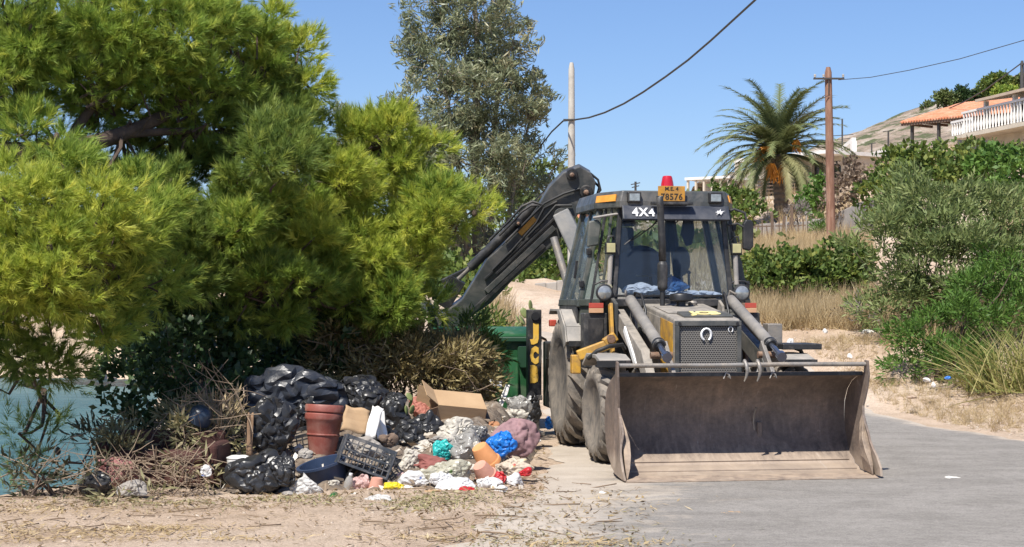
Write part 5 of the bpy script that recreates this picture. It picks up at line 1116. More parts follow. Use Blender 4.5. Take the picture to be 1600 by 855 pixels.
# ================================================================== rubbish heap and dumpster
PRINT = {'white_plastic_bag': [(.55, .10, .10), (.10, .18, .5)], 'patterned_bag': [(.12, .30, .10), (.60, .10, .08), (.75, .60, .15)], 'leafy_clear_bag': [(.10, .26, .06), (.18, .32, .08)], 'cream_plastic_bag': [(.25, .35, .2)]}
def film(name, c, rough=.3, spec=.5, transl=0.0, wr=.5, scale=14, alpha=1.0):
    """thin crumpled plastic film"""
    if name in MATS: return MATS[name]
    m, nt, b = new_mat(name); v = _coord(nt, 'Object', (1, 1, 1.7))
    n1 = _noise(nt, v, scale*.55, 3, .5, 1.2); n2 = _noise(nt, v, scale*.35, 3, .5, .8)
    col = _ramp(nt, n2, [(.3, tuple(x*.78 for x in c)), (.7, c)])
    if name in PRINT:
        for k_, pc in enumerate(PRINT[name]):
            vo = nt.nodes.new('ShaderNodeTexVoronoi'); vo.inputs['Scale'].default_value = 5 + 4*k_; vo.inputs['Randomness'].default_value = .8; nt.links.new(_coord(nt, 'Object', (1.2, 1, .6 + .5*k_)), vo.inputs['Vector'])
            msk = _ramp(nt, vo.outputs['Distance'], [(.16, (1, 1, 1)), (.2, (0, 0, 0))]); sel = _ramp(nt, _noise(nt, v, 4 + 2*k_, 2), [(.57, (0, 0, 0)), (.60, (.85, .85, .85))])
            col = _mix(nt, _mix(nt, 1.0, msk, sel, 'MULTIPLY'), col, pc)
    gr_ = _ramp(nt, _noise(nt, v, 5.5, 7, .7, .6), [(.55, (0, 0, 0)), (.75, (.5, .5, .5))]); col = _mix(nt, gr_, col, (.27, .22, .17) if sum(c) > .3 else (.10, .09, .08))
    nt.links.new(col, b.inputs['Base Color'])
    b.inputs['Roughness'].default_value = rough; b.inputs['Specular IOR Level'].default_value = spec
    if alpha < 1: b.inputs['Alpha'].default_value = alpha
    bp = nt.nodes.new('ShaderNodeBump'); bp.inputs['Strength'].default_value = wr; bp.inputs['Distance'].default_value = .03
    nt.links.new(n1, bp.inputs['Height']); nt.links.new(bp.outputs[0], b.inputs['Normal'])
    if transl:
        tr = nt.nodes.new('ShaderNodeBsdfTranslucent'); nt.links.new(col, tr.inputs[0]); mx = nt.nodes.new('ShaderNodeMixShader'); mx.inputs[0].default_value = transl
        nt.links.new(b.outputs[0], mx.inputs[1]); nt.links.new(tr.outputs[0], mx.inputs[2]); nt.links.new(mx.outputs[0], nt.nodes['Material Output'].inputs[0])
    MATS[name] = m; return m
blk = film('black_bin_liner', (.026, .026, .027), .36, .5, 0, .3, 12)
blk2 = film('dark_blue_liner', (.030, .034, .044), .38, .5, 0, .3, 12)
wht = film('white_plastic_bag', (.80, .79, .77), .45, .4, .2, .6, 16)
crm = film('cream_plastic_bag', (.66, .61, .52), .5, .4, .2, .7, 16)
clr = film('clear_grey_bag', (.52, .50, .46), .22, .7, .35, .8, 14, .82)
blu = film('bright_blue_bag', (.02, .22, .72), .35, .5, .2, .7, 15)
tur = film('turquoise_bag', (.04, .56, .52), .4, .5, .25, .7, 16)
ylw = film('yellow_bag', (.80, .64, .03), .45, .4, .15, .7, 18)
red = film('red_bag', (.55, .025, .03), .4, .5, .15, .7, 18)
pnk = film('pale_pink_bag', (.66, .44, .40), .5, .4, .2, .7, 16)
mauve = film('mauve_sack', (.33, .20, .205), .75, .25, .05, .35, 9)
maroon = film('maroon_cushion', (.27, .10, .085), .8, .2, 0, .4, 9)
pat = film('patterned_bag', (.62, .52, .40), .45, .4, .15, .7, 18)
terra = mat('terracotta', (.50, .225, .13), (.42, .18, .105), 7, .8, .15, 60, dirt=(.55, .40, .32), dirt_amt=.3)
terra_o = mat('orange_terracotta', (.66, .30, .12), (.56, .24, .09), 7, .8, .15, 60)
terra_p = mat('pink_terracotta', (.56, .29, .21), (.48, .23, .165), 7, .8, .15, 60)
brick_pl = mat('brick_red_plastic', (.27, .075, .055), (.20, .055, .04), 5, .55, .08, 40, dirt=(.36, .2, .155), dirt_amt=.4)
card = mat('cardboard', (.43, .29, .165), (.36, .235, .13), 4, .9, .15, 40, stretch=(1, 1, 6))
card_d = mat('dark_cardboard', (.27, .17, .10), (.21, .13, .075), 4, .9, .15, 40)
paper = mat('white_paper', (.80, .78, .74), (.70, .67, .62), 5, .85, .1, 30)
foam = mat('white_foam', (.78, .76, .70), (.66, .63, .57), 6, .8, .2, 60)
crate_m = mat('dark_crate_plastic', (.045, .055, .068), (.03, .036, .045), 8, .5, .1, 50, dirt=(.22, .20, .18), dirt_amt=.32, dirt_scale=7)
tub_m = mat('dark_blue_plastic', (.03, .05, .10), (.02, .035, .07), 7, .45)
rag_m = mat('grey_rag', (.36, .33, .29), (.24, .215, .19), 9, .95, .4, 30)
sofa_m = mat('red_brown_upholstery', (.085, .030, .022), (.05, .02, .015), 5, .9, .3, 50)
grn_pl = mat('green_dumpster_plastic', (.028, .125, .045), (.02, .10, .036), 3, .45, .08, 30, dirt=(.16, .20, .13), dirt_amt=.22, dirt_scale=4)
grn_dk = mat('dark_green_plastic', (.018, .065, .03), (.013, .05, .024), 4, .45)

def _ico(sub):
    bm = bmesh.new(); bmesh.ops.create_icosphere(bm, subdivisions=sub, radius=1.0)
    V = np.array([v.co[:] for v in bm.verts]); E = np.array([[v.index for v in e.verts] for e in bm.edges]); Fc = np.array([[v.index for v in f.verts] for f in bm.faces]); bm.free(); return V, E, Fc
ICO = {k: _ico(k) for k in (3, 4)}
def crumple(seed, excess, asp, fl, lump, sub=3, iters=70, stiff=.03, jit=.2):
    """film with more area than its outline can hold: relax it inside the outline so that it buckles into folds"""
    g = np.random.default_rng(1000 + seed); V, E, Fc = ICO[sub]; asp = np.array(asp)/max(asp)
    dd = g.normal(size=(13, 3)); dd /= np.linalg.norm(dd, axis=1, keepdims=True); hh_ = g.uniform(.58, 1.0, 13)
    ears = [(q/np.linalg.norm(q), a, w_) for q, a, w_ in ((np.array([g.normal()*.8, -.2 + g.normal()*.3, .9]), g.uniform(.25, .6), g.uniform(.16, .26)), (np.array([g.choice([-1, 1])*1.0, -.3, g.normal()*.4]), g.uniform(.1, .45), g.uniform(.18, .3)))]
    def env(n):
        e = np.minimum((np.sum((np.maximum(n @ dd.T, 0)/hh_)**14, axis=1) + 1e-6)**(-1/14), 1.12)
        for q, a, w_ in ears: e = e + a*np.exp(-(np.arccos(np.clip(n @ q, -1, 1))/w_)**2)*.8
        return e
    r = env(V)[:, None]; X = V*r*asp; rest = np.linalg.norm(X[E[:, 0]] - X[E[:, 1]], axis=1)*excess
    rest = rest*g.uniform(1 - jit*.9, 1 + jit*1.1, len(rest)); val = np.bincount(E.ravel(), minlength=len(V)).astype(float)[:, None]
    X = X*(1 + g.normal(size=(len(V), 1))*.05)
    for it in range(iters):
        d = X[E[:, 1]] - X[E[:, 0]]; l = np.linalg.norm(d, axis=1) + 1e-9; c = (d*((l - rest)/l*.5)[:, None])
        acc = np.zeros_like(X); np.add.at(acc, E[:, 0], c); np.add.at(acc, E[:, 1], -c); X = X + acc/val*1.6
        lap = np.zeros_like(X); np.add.at(lap, E[:, 0], X[E[:, 1]]); np.add.at(lap, E[:, 1], X[E[:, 0]]); X = X + (lap/val - X)*stiff
        Y = X/asp; rr = np.linalg.norm(Y, axis=1, keepdims=True) + 1e-9; n = Y/rr; e = env(n)[:, None]
        X = np.where(rr > e, n*e*asp, X); X = np.where(rr < e*.55, n*e*.55*asp, X)
        X[:, 2] = np.maximum(X[:, 2], -fl*asp[2])
    return X, Fc
def bag(name, label, px, py, d, w_, h_, dep=.8, m=blk, seed=0, tie=False, lump=.16, crease=.06, rz=0., tilt=0., sub=4, cat='bag', group=None, fl=.75, rag=0.0):
    """crumpled bag of w_ x h_ photo pixels; dep: depth as a share of the width"""
    c = P(px, py, d); k = d/F; sx, sz = w_*k/2*1.08, h_*k/2*1.12; sy = sx*dep
    dk = m in (blk, blk2); ex = (1.16 + crease*1.9 + rag*.8) if dk else (1.08 + crease*1.3 + rag*.45); w_, h_ = (w_, h_) if dk or cat != 'bag' else (w_*1.14, h_*1.14); sx, sz = w_*k/2*1.08, h_*k/2*1.12; sy = sx*dep
    big = sub >= 5 or max(w_, h_) > 60
    X, Fc = crumple(seed, ex, (sx, sy, sz), fl, lump, 4 if big or max(w_, h_) > 34 else 3, 60, .022, .4 if dk else .26)
    X = X*max(sx, sy, sz)
    me = np_mesh(name, X, Fc, smooth=True); o = link(name, me, m); o.location = c; o.rotation_euler = (0, R(tilt), R(rz))
    if m not in (mauve, maroon): me.set_sharp_from_angle(angle=R(24))
    if len(X) < 1000:
        sb = o.modifiers.new('refine', 'SUBSURF'); sb.levels = sb.render_levels = 1
    return tag(o, label, cat, group)
GB = 'black bin bags in the heap'; GW = 'white plastic bags at the foot of the heap'
B_ = 'rubbish_bag'
bag(B_, 'big round black bag in front, leftmost of the heap', 404, 744, 14.5, 108, 84, .75, blk, 3, lump=.14, crease=.05, sub=5, group=GB, rz=10)
bag(B_, 'black bag flap tied off beside the front leftmost bag', 446, 735, 14.45, 44, 58, .7, blk, 19, lump=.25, crease=.09, group=GB, tilt=12)
bag(B_, 'torn upright black bag with sticks and cardboard poking out', 428, 674, 15.5, 80, 96, .7, blk, 5, lump=.2, crease=.08, sub=5, group=GB, rz=20)
bag(B_, 'wide dark plastic sheet bag at the top of the heap', 455, 624, 16.6, 150, 98, .6, blk2, 9, lump=.2, crease=.08, sub=5, group=GB, tilt=-8)
bag(B_, 'black bag behind the white paper sheets', 568, 624, 16.8, 92, 84, .7, blk, 12, lump=.24, crease=.09, sub=5, group=GB, tilt=18)
bag(B_, 'black bag right of the white paper sheets', 614, 655, 16.5, 70, 100, .7, blk, 15, lump=.24, crease=.10, sub=5, group=GB)
bag(B_, 'black bag hanging down behind the open crate', 634, 694, 16.0, 54, 74, .7, blk, 21, lump=.2, crease=.1, group=GB, tilt=-10)
bag(B_, 'black bag just left of the cardboard box', 664, 680, 16.3, 76, 66, .8, blk, 17, lump=.2, crease=.09, sub=5, group=GB, tilt=14)
bag(B_, 'black bag on the ground under the crate', 613, 735, 15.4, 50, 50, .8, blk, 23, lump=.2, crease=.08, group=GB)
bag(B_, 'dark bag squeezed between the dumpster and the steel leg', 828, 640, 18.6, 34, 60, .8, blk, 27, lump=.2, group=GB)
bag(B_, 'small dark bag below the dumpster', 822, 668, 18.3, 30, 36, .8, blk2, 29, group=GB)
bag(B_, 'big mauve sack at the right end of the heap', 801, 686, 16.2, 66, 66, .9, mauve, 31, lump=.12, crease=.03, sub=5)
bag(B_, 'bright blue plastic bag against the mauve sack', 785, 695, 15.7, 50, 42, .7, blu, 33, lump=.2, crease=.11, rag=.12)
bag(B_, 'turquoise plastic bag in the middle of the heap', 693, 706, 15.5, 34, 30, .7, tur, 35, lump=.25, crease=.1, rag=.15, tilt=-30)
bag(B_, 'large see-through grey bag right of the turquoise bag', 724, 704, 15.5, 58, 52, .7, clr, 37, lump=.2, crease=.1, rag=.1, sub=5)
bag(B_, 'cream crumpled bag below the cardboard box', 712, 674, 16.0, 58, 34, .7, crm, 39, lump=.25, crease=.11, rag=.12)
bag(B_, 'shiny grey crumpled bag right of the cream one', 746, 680, 15.9, 34, 26, .7, film('dark_clear_bag', (.20, .19, .17), .25, .7, .1, .8, 16), 41, crease=.12, rag=.15)
bag(B_, 'dirty white bag left of the maroon cushion', 640, 722, 15.3, 36, 44, .7, crm, 43, lump=.2, crease=.1, tilt=10)
bag('cushion', 'flat maroon cushion between white bags', 678, 727, 15.2, 70, 26, .6, maroon, 45, lump=.1, crease=.03, cat='cushion')
bag(B_, 'clean round white bag left of the clear bag of leaves', 655, 750, 14.9, 50, 36, .8, wht, 47, lump=.12, crease=.06, group=GW)
bag(B_, 'clear bag of green kitchen leaves', 702, 740, 14.9, 66, 38, .7, film('leafy_clear_bag', (.55, .52, .40), .3, .6, .25, .8, 18), 49, lump=.2, crease=.09, rag=.08)
bag(B_, 'colourful patterned bag right of the pots', 800, 729, 15.2, 54, 28, .7, pat, 51, lump=.2, crease=.1, rag=.15)
bag(B_, 'long white bag lying in front of the heap', 714, 763, 14.6, 58, 26, .6, wht, 53, lump=.14, crease=.07, group=GW, tilt=-8)
bag(B_, 'small red bag on the long white bag', 733, 768, 14.45, 26, 16, .8, red, 55, lump=.2, crease=.1)
bag(B_, 'white bag right of the small red bag', 762, 757, 14.7, 38, 26, .7, wht, 57, lump=.2, crease=.09, group=GW)
bag(B_, 'red bag scrap between two white bags', 780, 748, 14.85, 18, 18, .7, red, 59, crease=.1)
bag(B_, 'rightmost white bag of the front row', 803, 752, 14.9, 36, 20, .7, wht, 61, lump=.15, crease=.08, group=GW)
bag('crumpled_tissue', 'crumpled white tissue in front of the rightmost white bag', 784, 767, 14.4, 26, 16, .7, wht, 63, lump=.3, crease=.14, rag=.2, cat='tissue')
bag(B_, 'pale pink bag leaning on the upturned pot', 567, 758, 14.8, 34, 36, .8, pnk, 65, lump=.2, crease=.09)
bag(B_, 'bright yellow bag at the front edge', 617, 766, 14.6, 32, 20, .7, ylw, 67, lump=.25, crease=.12, rag=.15)
bag(B_, 'flat white plastic film on the dirt', 594, 783, 14.0, 56, 20, .7, film('thin_white_film', (.74, .72, .68), .4, .4, .3, .7, 20), 69, lump=.3, crease=.12, rag=.25)
bag(B_, 'grey-white film in front of the dark tub', 482, 765, 14.5, 44, 34, .6, film('thin_white_film', (1, 1, 1)), 71, lump=.25, crease=.12, rag=.2)
bag('crumpled_paper', 'white crumpled paper ball alone on the dirt', 671, 799, 13.55, 20, 16, .9, paper, 73, lump=.25, crease=.14, rag=.2, cat='paper')
bag('crumpled_paper', 'small white scrap on the dirt below the paper ball', 698, 813, 13.1, 9, 8, .9, paper, 74, lump=.25, crease=.14, cat='paper')
bag('rag', 'grey rag on the dark tub', 476, 709, 15.2, 30, 18, .8, rag_m, 75, lump=.2, crease=.1, cat='rag')
bag('rag', 'brown rag over the crate rim', 606, 688, 15.35, 30, 26, .7, mat('brown_rag', (.20, .14, .10), (.13, .09, .065), 8, .95, .4, 30), 76, lump=.2, crease=.1, cat='rag')
bag(B_, 'grey see-through bag in front of the dumpster', 811, 634, 18.3, 40, 36, .5, clr, 77, lump=.3, crease=.14, rag=.3)
bag('paper_sack', 'cream paper sack below the dumpster', 806, 655, 17.8, 44, 34, .6, crm, 79, lump=.25, crease=.1, rag=.2, cat='sack')
bag('food_scrap', 'torn orange-brown carton left of the mauve sack', 768, 668, 16.6, 26, 26, .7, mat('orange_brown_carton', (.42, .20, .09), (.30, .14, .07), 7, .9), 81, lump=.25, crease=.14, rag=.2, cat='carton')
bag('crumpled_sack', 'crumpled red-brown sack left of the cardboard box', 662, 640, 17.0, 46, 44, .8, film('red_brown_sack', (.42, .16, .12), .7, .3, .05, .4, 12), 83, lump=.2, crease=.08, cat='sack')
bag('blue_scrap', 'blue plastic scrap behind the steel leg', 857, 661, 20.0, 14, 26, .7, blu, 85, crease=.12, rag=.2, cat='plastic scrap')
bag(B_, 'muddy pink bag at the end of the old sofa', 186, 738, 14.6, 50, 46, .7, film('muddy_pink_bag', (.30, .13, .12), .6, .3, .05, .5, 12), 87, lump=.2, crease=.08)
bag(B_, 'dark plastic heap beside the old sofa at the bank', 150, 758, 14.2, 60, 40, .8, blk, 89, lump=.25, crease=.08, group=GB)
bag('pale_block', 'dusty grey lump in front of the old sofa', 205, 763, 14.1, 44, 30, .8, rag_m, 91, lump=.15, crease=.05, cat='rubble')
bag('rag', 'white torn rag hanging in the cut branches', 324, 735, 14.3, 22, 26, .4, wht, 93, lump=.4, crease=.14, rag=.45, cat='rag')
bag('cloth', 'faded brown cloth under the white bags', 700, 755, 15.1, 90, 22, .7, mat('faded_cloth', (.38, .28, .2), (.28, .2, .14), 7, .95), 95, cat='cloth')
for k, (px, py, d, w_, h_, m, nm) in enumerate([(690, 690, 15.8, 40, 18, rag_m, 'grey folded cloth above the turquoise bag'), (628, 745, 15.0, 18, 16, pnk, 'small pink scrap left of the round white bag'), (520, 755, 14.7, 22, 14, crm, 'cream scrap between the film and the bottle'),
        (500, 748, 14.9, 24, 18, card_d, 'torn brown card under the dark tub'), (838, 688, 17.2, 20, 8, paper, 'pale flat scrap right of the mauve sack'), (553, 775, 14.3, 16, 10, crm, 'cream scrap left of the upturned pot'), (450, 772, 14.2, 24, 10, rag_m, 'dusty scrap below the front black bag'),
        (745, 700, 15.4, 20, 30, crm, 'cream wrapper left of the orange pot'), (672, 768, 14.4, 30, 8, card, 'brown card scrap in front of the round white bag')]):
    bag('scrap', nm, px, py, d, w_, h_, .7, m, 120 + k, lump=.25, crease=.12, rag=.15, cat='scrap')


for k, (px, py, d, w_, h_, m, lb) in enumerate([(668, 704, 15.9, 40, 26, crm, 'cream bag tucked behind the turquoise bag'), (738, 736, 15.2, 34, 26, crm, 'cream bag between the leaf bag and the pink pot'), (690, 752, 14.75, 30, 22, wht, 'small white bag left of the long white one'), (640, 765, 14.6, 26, 14, wht, 'flat white bag beside the yellow one'), (760, 690, 16.0, 30, 26, clr, 'clear bag left of the bright blue one'), (700, 690, 16.2, 36, 24, wht, 'white bag above the turquoise bag'), (822, 738, 15.0, 20, 14, red, 'dull red scrap at the right end of the front row'), (540, 735, 15.1, 40, 22, blk, 'dark bag squeezed under the tipped crate'), (590, 690, 15.8, 70, 54, blk, 'black bag behind the tipped crate'), (478, 650, 16.3, 60, 60, blk, 'black bag behind the red planter'), (532, 632, 17.0, 60, 60, blk2, 'dark bag between the planter and the cardboard sheet')]):
    bag(B_, lb, px, py, d, w_, h_, .7, m, 400 + k, lump=.2, crease=.09, rag=.06)
def thing_mesh(name, mb, m, loc, rot, label, cat, group=None, **k):
    o = mb.build(name, m, None, **k); o.location = loc; o.rotation_euler = tuple(R(a) for a in rot); return tag(o, label, cat, group)
def pot(label, px, py, d, r, h, m, rot=(0, 0, 0), flip=False):
    f = MB().lathe([(.0, 0), (r*.62, 0), (r*.66, .01), (r*.93, h*.80), (r*1.02, h*.80), (r*1.05, h*.83), (r*1.05, h*.98), (r*1.0, h), (r*.93, h), (r*.90, h*.9), (r*.6, .02), (0, .02)], 26)
    c = P(px, py, d); rt = (rot[0] + (180 if flip else 0), rot[1], rot[2])
    o = thing_mesh('flower_pot', f, m, c, rt, label, 'pot', 'flower pots in the heap', smooth=30)
    M = o.rotation_euler.to_matrix(); o.location = c - M @ Vector((0, 0, h/2)); return o
pot('pink upturned pot beside the pale pink bag', 588, 760, 14.7, .078, .15, terra_p, (4, 6, 0), True)
pot('orange terracotta pot tipped over beside the blue bag', 757, 712, 15.3, .115, .21, terra_o, (14, -32, 10), True)
pot('pink terracotta pot below the orange one', 755, 736, 15.0, .10, .15, terra_p, (28, -30, 0), True)
# tall brick red planter
c = P(503, 674, 15.7); t = empty('planter', c - Vector((0, 0, .24)), 0, 'tall brick-red plastic planter standing open in the heap', 'planter'); t.rotation_euler = (R(-4), R(3), 0)
pb = MB().lathe([(0, 0), (.115, 0), (.125, .02), (.15, .20), (.168, .33), (.18, .345), (.185, .36), (.182, .40), (.165, .42)], 32); pb.build('body', brick_pl, t, smooth=35)
MB().lathe([(.150, .41), (.178, .415), (.186, .425), (.186, .478), (.178, .49), (.162, .49), (.155, .47), (.155, .42)], 32, closed=True).build('rim', brick_pl, t, smooth=35)
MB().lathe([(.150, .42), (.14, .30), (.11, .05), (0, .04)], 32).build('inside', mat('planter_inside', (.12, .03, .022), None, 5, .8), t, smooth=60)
MB().lathe([(.153, .196), (.158, .20), (.158, .212), (.154, .216)], 32).build('hoop', brick_pl, t, smooth=60)
# plastic crates
def crate(label, c, rot, L_, W_, H_):
    t = empty('crate', c, 0, label, 'crate', 'dark plastic crates in the heap'); t.rotation_euler = tuple(R(a) for a in rot)
    def wall(L2):
        mb = MB(); n = max(5, int(L2/.055)); th = .012
        for k in range(n+1): mb.box((-L2/2 + L2*k/n, 0, H_/2), (.009 if 0 < k < n else .02, th, H_))
        for z, hh in ((.012, .024), (H_*.28, .012), (H_*.52, .012), (H_*.76, .012), (H_ - .015, .03)): mb.box((0, 0, z), (L2, th*.8, hh))
        return mb
    for y in (-W_/2, W_/2): wall(L_).build('side_wall', crate_m, t).location = (0, y, 0)
    for x in (-L_/2, L_/2):
        o = wall(W_).build('end_wall', crate_m, t); o.location = (x, 0, 0); o.rotation_euler = (0, 0, R(90))
    mb = MB()
    for k in range(9): mb.box((0, -W_/2 + W_*k/8, .008), (L_, .014, .012))
    for k in range(12): mb.box((-L_/2 + L_*k/11, 0, .008), (.014, W_, .010))
    mb.build('floor_grid', crate_m, t)
    MB().prism([(-L_/2 - .012, -W_/2 - .012), (L_/2 + .012, -W_/2 - .012), (L_/2 + .012, W_/2 + .012), (-L_/2 - .012, W_/2 + .012)], 2, H_ - .004, H_ + .010) if 0 else None
    return t
crate('dark open crate tipped towards the road, full of rags', P(563, 712, 15.0) - Vector((0, 0, .14)), (-6, 21, 8), .46, .34, .27)
crate('second dark crate half buried behind the red planter', P(462, 695, 15.9) - Vector((0, 0, .1)), (4, -10, 30), .42, .3, .22)
bag('rag', 'brown rags and earth filling the tipped crate', 566, 700, 15.02, 62, 36, .6, rag_m, 131, lump=.2, crease=.1, cat='rag', tilt=21)
# cardboard box
c = P(712, 648, 16.9); t = empty('cardboard_box', c + Vector((-.02, -.02, -.17)), 0, 'large open cardboard box lying near the top of the heap', 'box'); t.rotation_euler = (R(22), R(6), R(14))
bw, bd, bh, th = .50, .36, .36, .006
for nm, cc, ss in (('front_panel', (0, -bd/2, bh/2), (bw, th, bh)), ('back_panel', (0, bd/2, bh/2), (bw, th, bh)), ('top_panel', (0, 0, bh + .001), (bw, bd + .006, th)), ('bottom_panel', (0, 0, -.001), (bw, bd, th)), ('end_panel', (bw/2 + .001, 0, bh/2), (th, bd, bh))):
    MB().box(cc, ss).build(nm, card if nm != 'end_panel' else card_d, t, bevel=.002)  # right end gets darker card: its shaded side is painted in
MB().box((0, 0, 0), (.17, th, bh), ).build('flap', card, t).matrix_local = Matrix.Translation((-bw/2 - .06, bd/2 + .05, bh/2)) @ Matrix.Rotation(R(-30), 4, 'Z')
MB().box((0, 0, 0), (.16, bd, th)).build('flap', card, t).matrix_local = Matrix.Translation((-bw/2 - .065, 0, bh + .05)) @ Matrix.Rotation(R(35), 4, 'Y')
MB().box((0, 0, 0), (.15, th, bh)).build('flap', card_d, t).matrix_local = Matrix.Translation((-bw/2 - .05, -bd/2 - .04, bh/2 - .02)) @ Matrix.Rotation(R(40), 4, 'Z')
ink = mat('faint_brown_print', (.24, .14, .075), None, 9, .9)
mb = MB()
for k, (x, z, a, b) in enumerate(((.04, .24, .07, .006), (.04, .17, .07, .006), (.005, .205, .006, .07), (.075, .205, .006, .07), (-.15, .10, .09, .006), (-.15, .085, .07, .006), (.14, .09, .08, .006))): mb.box((x, -bd/2 - .0036, z), (a, .001, b))
o = mb.build('printed_marks', ink, t); o['kind'] = 'stuff'
# flat sheets
def sheet_thing(name, label, px, py, d, w_, h_, m, rot, cat, curl=.02, seed=0):
    r = random.Random(seed); rows = []
    for j in range(9): rows.append([((i/8 - .5)*w_*(1 + .05*math.sin(j*1.3 + seed)), curl*math.sin(i*.9 + j*.5 + seed) + .008*r.random(), (j/8 - .5)*h_*(1 + .05*math.sin(i*1.1 + seed))) for i in range(9)])
    return thing_mesh(name, MB().sheet(rows), m, P(px, py, d), rot, label, cat, None, smooth=60, solid=.004)
sheet_thing('cardboard_sheet', 'torn tan cardboard sheet leaning behind the crate', 556, 656, 15.6, .24, .24, card, (-20, 12, 8), 'cardboard', .012, 2)
sheet_thing('paper_sheet', 'white paper sheet standing beside the cardboard sheet', 584, 660, 15.55, .11, .30, paper, (-12, 10, -20), 'paper', .015, 3)
sheet_thing('paper_sheet', 'second white paper sheet, right of the first', 595, 665, 15.65, .10, .26, paper, (-14, -6, 15), 'paper', .012, 5)
sheet_thing('cardboard_strip', 'brown cardboard strip on the left of the torn black bag', 391, 680, 15.3, .06, .40, card_d, (-5, 3, 30), 'cardboard', .008, 6)
sheet_thing('foam_tray', 'white foam tray lying in front of the dumpster', 775, 598, 18.7, .14, .10, foam, (-50, 10, 10), 'tray', .006, 7)
sheet_thing('foam_strip', 'long white foam strip leaning by the dumpster', 787, 620, 18.6, .06, .30, foam, (-15, 28, 20), 'foam', .006, 8)
sheet_thing('cardboard_scrap', 'tan cardboard scrap alone on the asphalt in front of the bucket', 1143, 801, 13.02, .16, .10, card, (-88, 0, 14), 'cardboard', .004, 9)
sheet_thing('cardboard_scrap', 'pale flat scrap on the asphalt right of the bucket', 1487, 746, 15.55, .13, .10, foam, (-86, 0, 20), 'cardboard', .006, 10)
sheet_thing('paper_scrap', 'tiny white scrap on the dusty asphalt left of the bucket', 943, 771, 14.3, .06, .05, paper, (-60, 10, 14), 'paper', .006, 11)
# dark tub, lid, bottles
c = P(512, 742, 15.0); o = thing_mesh('tub', MB().lathe([(0, 0), (.17, 0), (.18, .02), (.215, .20), (.235, .205), (.235, .225), (.205, .225), (.17, .03), (0, .03)], 26), tub_m, c - Vector((0, 0, .10)), (8, -14, 0), 'dark blue plastic tub below the red planter', 'tub', smooth=30)
c = P(373, 723, 14.9); t = empty('cooking_pot', c - Vector((0, 0, .06)), 0, 'small white enamel pot with lid behind the front black bag', 'pot')
MB().lathe([(0, 0), (.095, 0), (.105, .015), (.105, .095), (.109, .10)], 24).build('body', mat('white_enamel', (.75, .74, .71), (.64, .62, .58), 5, .35), t, smooth=35)
MB().lathe([(.11, .101), (.11, .108), (.07, .125), (0, .13)], 24).build('lid', MATS['white_enamel'], t, smooth=35); MB().lathe([(.012, .128), (.018, .14), (.02, .155), (0, .16)], 12).build('knob', black_pl, t, smooth=35)
def bottle(label, px, py, d, rot, m, capm):
    c = P(px, py, d); t = empty('plastic_bottle', c, 0, label, 'bottle', 'plastic bottles at the front of the heap'); t.rotation_euler = tuple(R(a) for a in rot)
    MB().lathe([(0, -.12), (.036, -.118), (.04, -.10), (.038, -.05), (.040, -.02), (.038, .02), (.039, .05), (.030, .085), (.014, .11), (.013, .12)], 18).build('body', m, t, smooth=40)
    MB().lathe([(.0165, .112), (.0165, .132), (0, .133)], 12).build('cap', capm, t, smooth=30)
bottle('clear plastic bottle standing tilted left of the pink bag', 543, 762, 14.7, (0, 14, 0), film('clear_bottle_plastic', (.62, .60, .55), .12, .8, .3, .2, 8, .6), white_l)
bottle('green plastic bottle lying on the ground', 521, 778, 14.2, (90, 70, 0), film('green_bottle_plastic', (.03, .22, .06), .12, .8, .2, .2, 8), grn_pl)
# old shoe-like blue-black object in the branches: a boot
c = P(312, 652, 15.3)
o = thing_mesh('old_helmet', MB().lathe([(.0, .11), (.05, .105), (.09, .075), (.115, .02), (.12, -.03), (.10, -.035), (.09, 0)], 20), mat('blue_black_shell', (.05, .075, .11), (.02, .025, .035), 3, .35), c, (20, 30, 0), 'dark shiny blue-black shell lying in the cut branches', 'helmet', smooth=50)
# old sofa seat under the branches
c = P(248, 745, 14.9); t = empty('old_sofa', Vector((c.x, c.y, Hs(c.x, c.y))), R(-6), 'old red-brown upholstered sofa buried under cut branches', 'sofa')
for nm, cc, ss in (('seat_base', (0, .15, .12), (.9, .45, .20)), ('seat_cushion', (-.22, .12, .27), (.42, .42, .12)), ('seat_cushion', (.22, .12, .27), (.42, .42, .12)), ('armrest', (-.50, .15, .22), (.12, .5, .36)), ('armrest', (.50, .15, .22), (.12, .5, .36)), ('backrest', (0, .42, .28), (1.0, .14, .40))):
    MB().box(cc, ss).build(nm, sofa_m, t, bevel=.045, seg=3)
# cactus pads among the bags
def cactus(label, px, py, d, n, sz, m):
    c = P(px, py, d); root = empty('prickly_pear', Vector((c.x, c.y, c.z)), 0, label, 'cactus', 'prickly pears'); r = random.Random(int(px))
    for k in range(n):
        a = r.uniform(-.7, .7); b = Vector((r.uniform(-.5, .5)*sz*n*.25, r.uniform(-.1, .1), sz*1.3*(k % 3)*.75))
        M = Matrix.Rotation(a, 4, 'Y') @ Matrix.Rotation(r.uniform(0, 1.4), 4, 'Z') @ Matrix.Diagonal((1, .22, 1.5, 1))
        bm = bmesh.new(); bmesh.ops.create_icosphere(bm, subdivisions=2, radius=sz*.5); bmesh.ops.transform(bm, matrix=M, verts=bm.verts)
        me = bpy.data.meshes.new('pad'); bm.to_mesh(me); bm.free(); me.polygons.foreach_set('use_smooth', [True]*len(me.polygons)); link('pad', me, m, root, b)
cac = mat('cactus_pads', (.22, .25, .08), (.13, .17, .06), 5, .6)
cactus('dying green succulent stem beside the red-brown sack', 641, 640, 16.5, 4, .065, cac)
cactus('prickly pear on the dirt bank left of the stone wall', 836, 500, 29, 5, .13, cac); cactus('small prickly pear behind the dumpster', 815, 512, 26.5, 5, .12, cac)

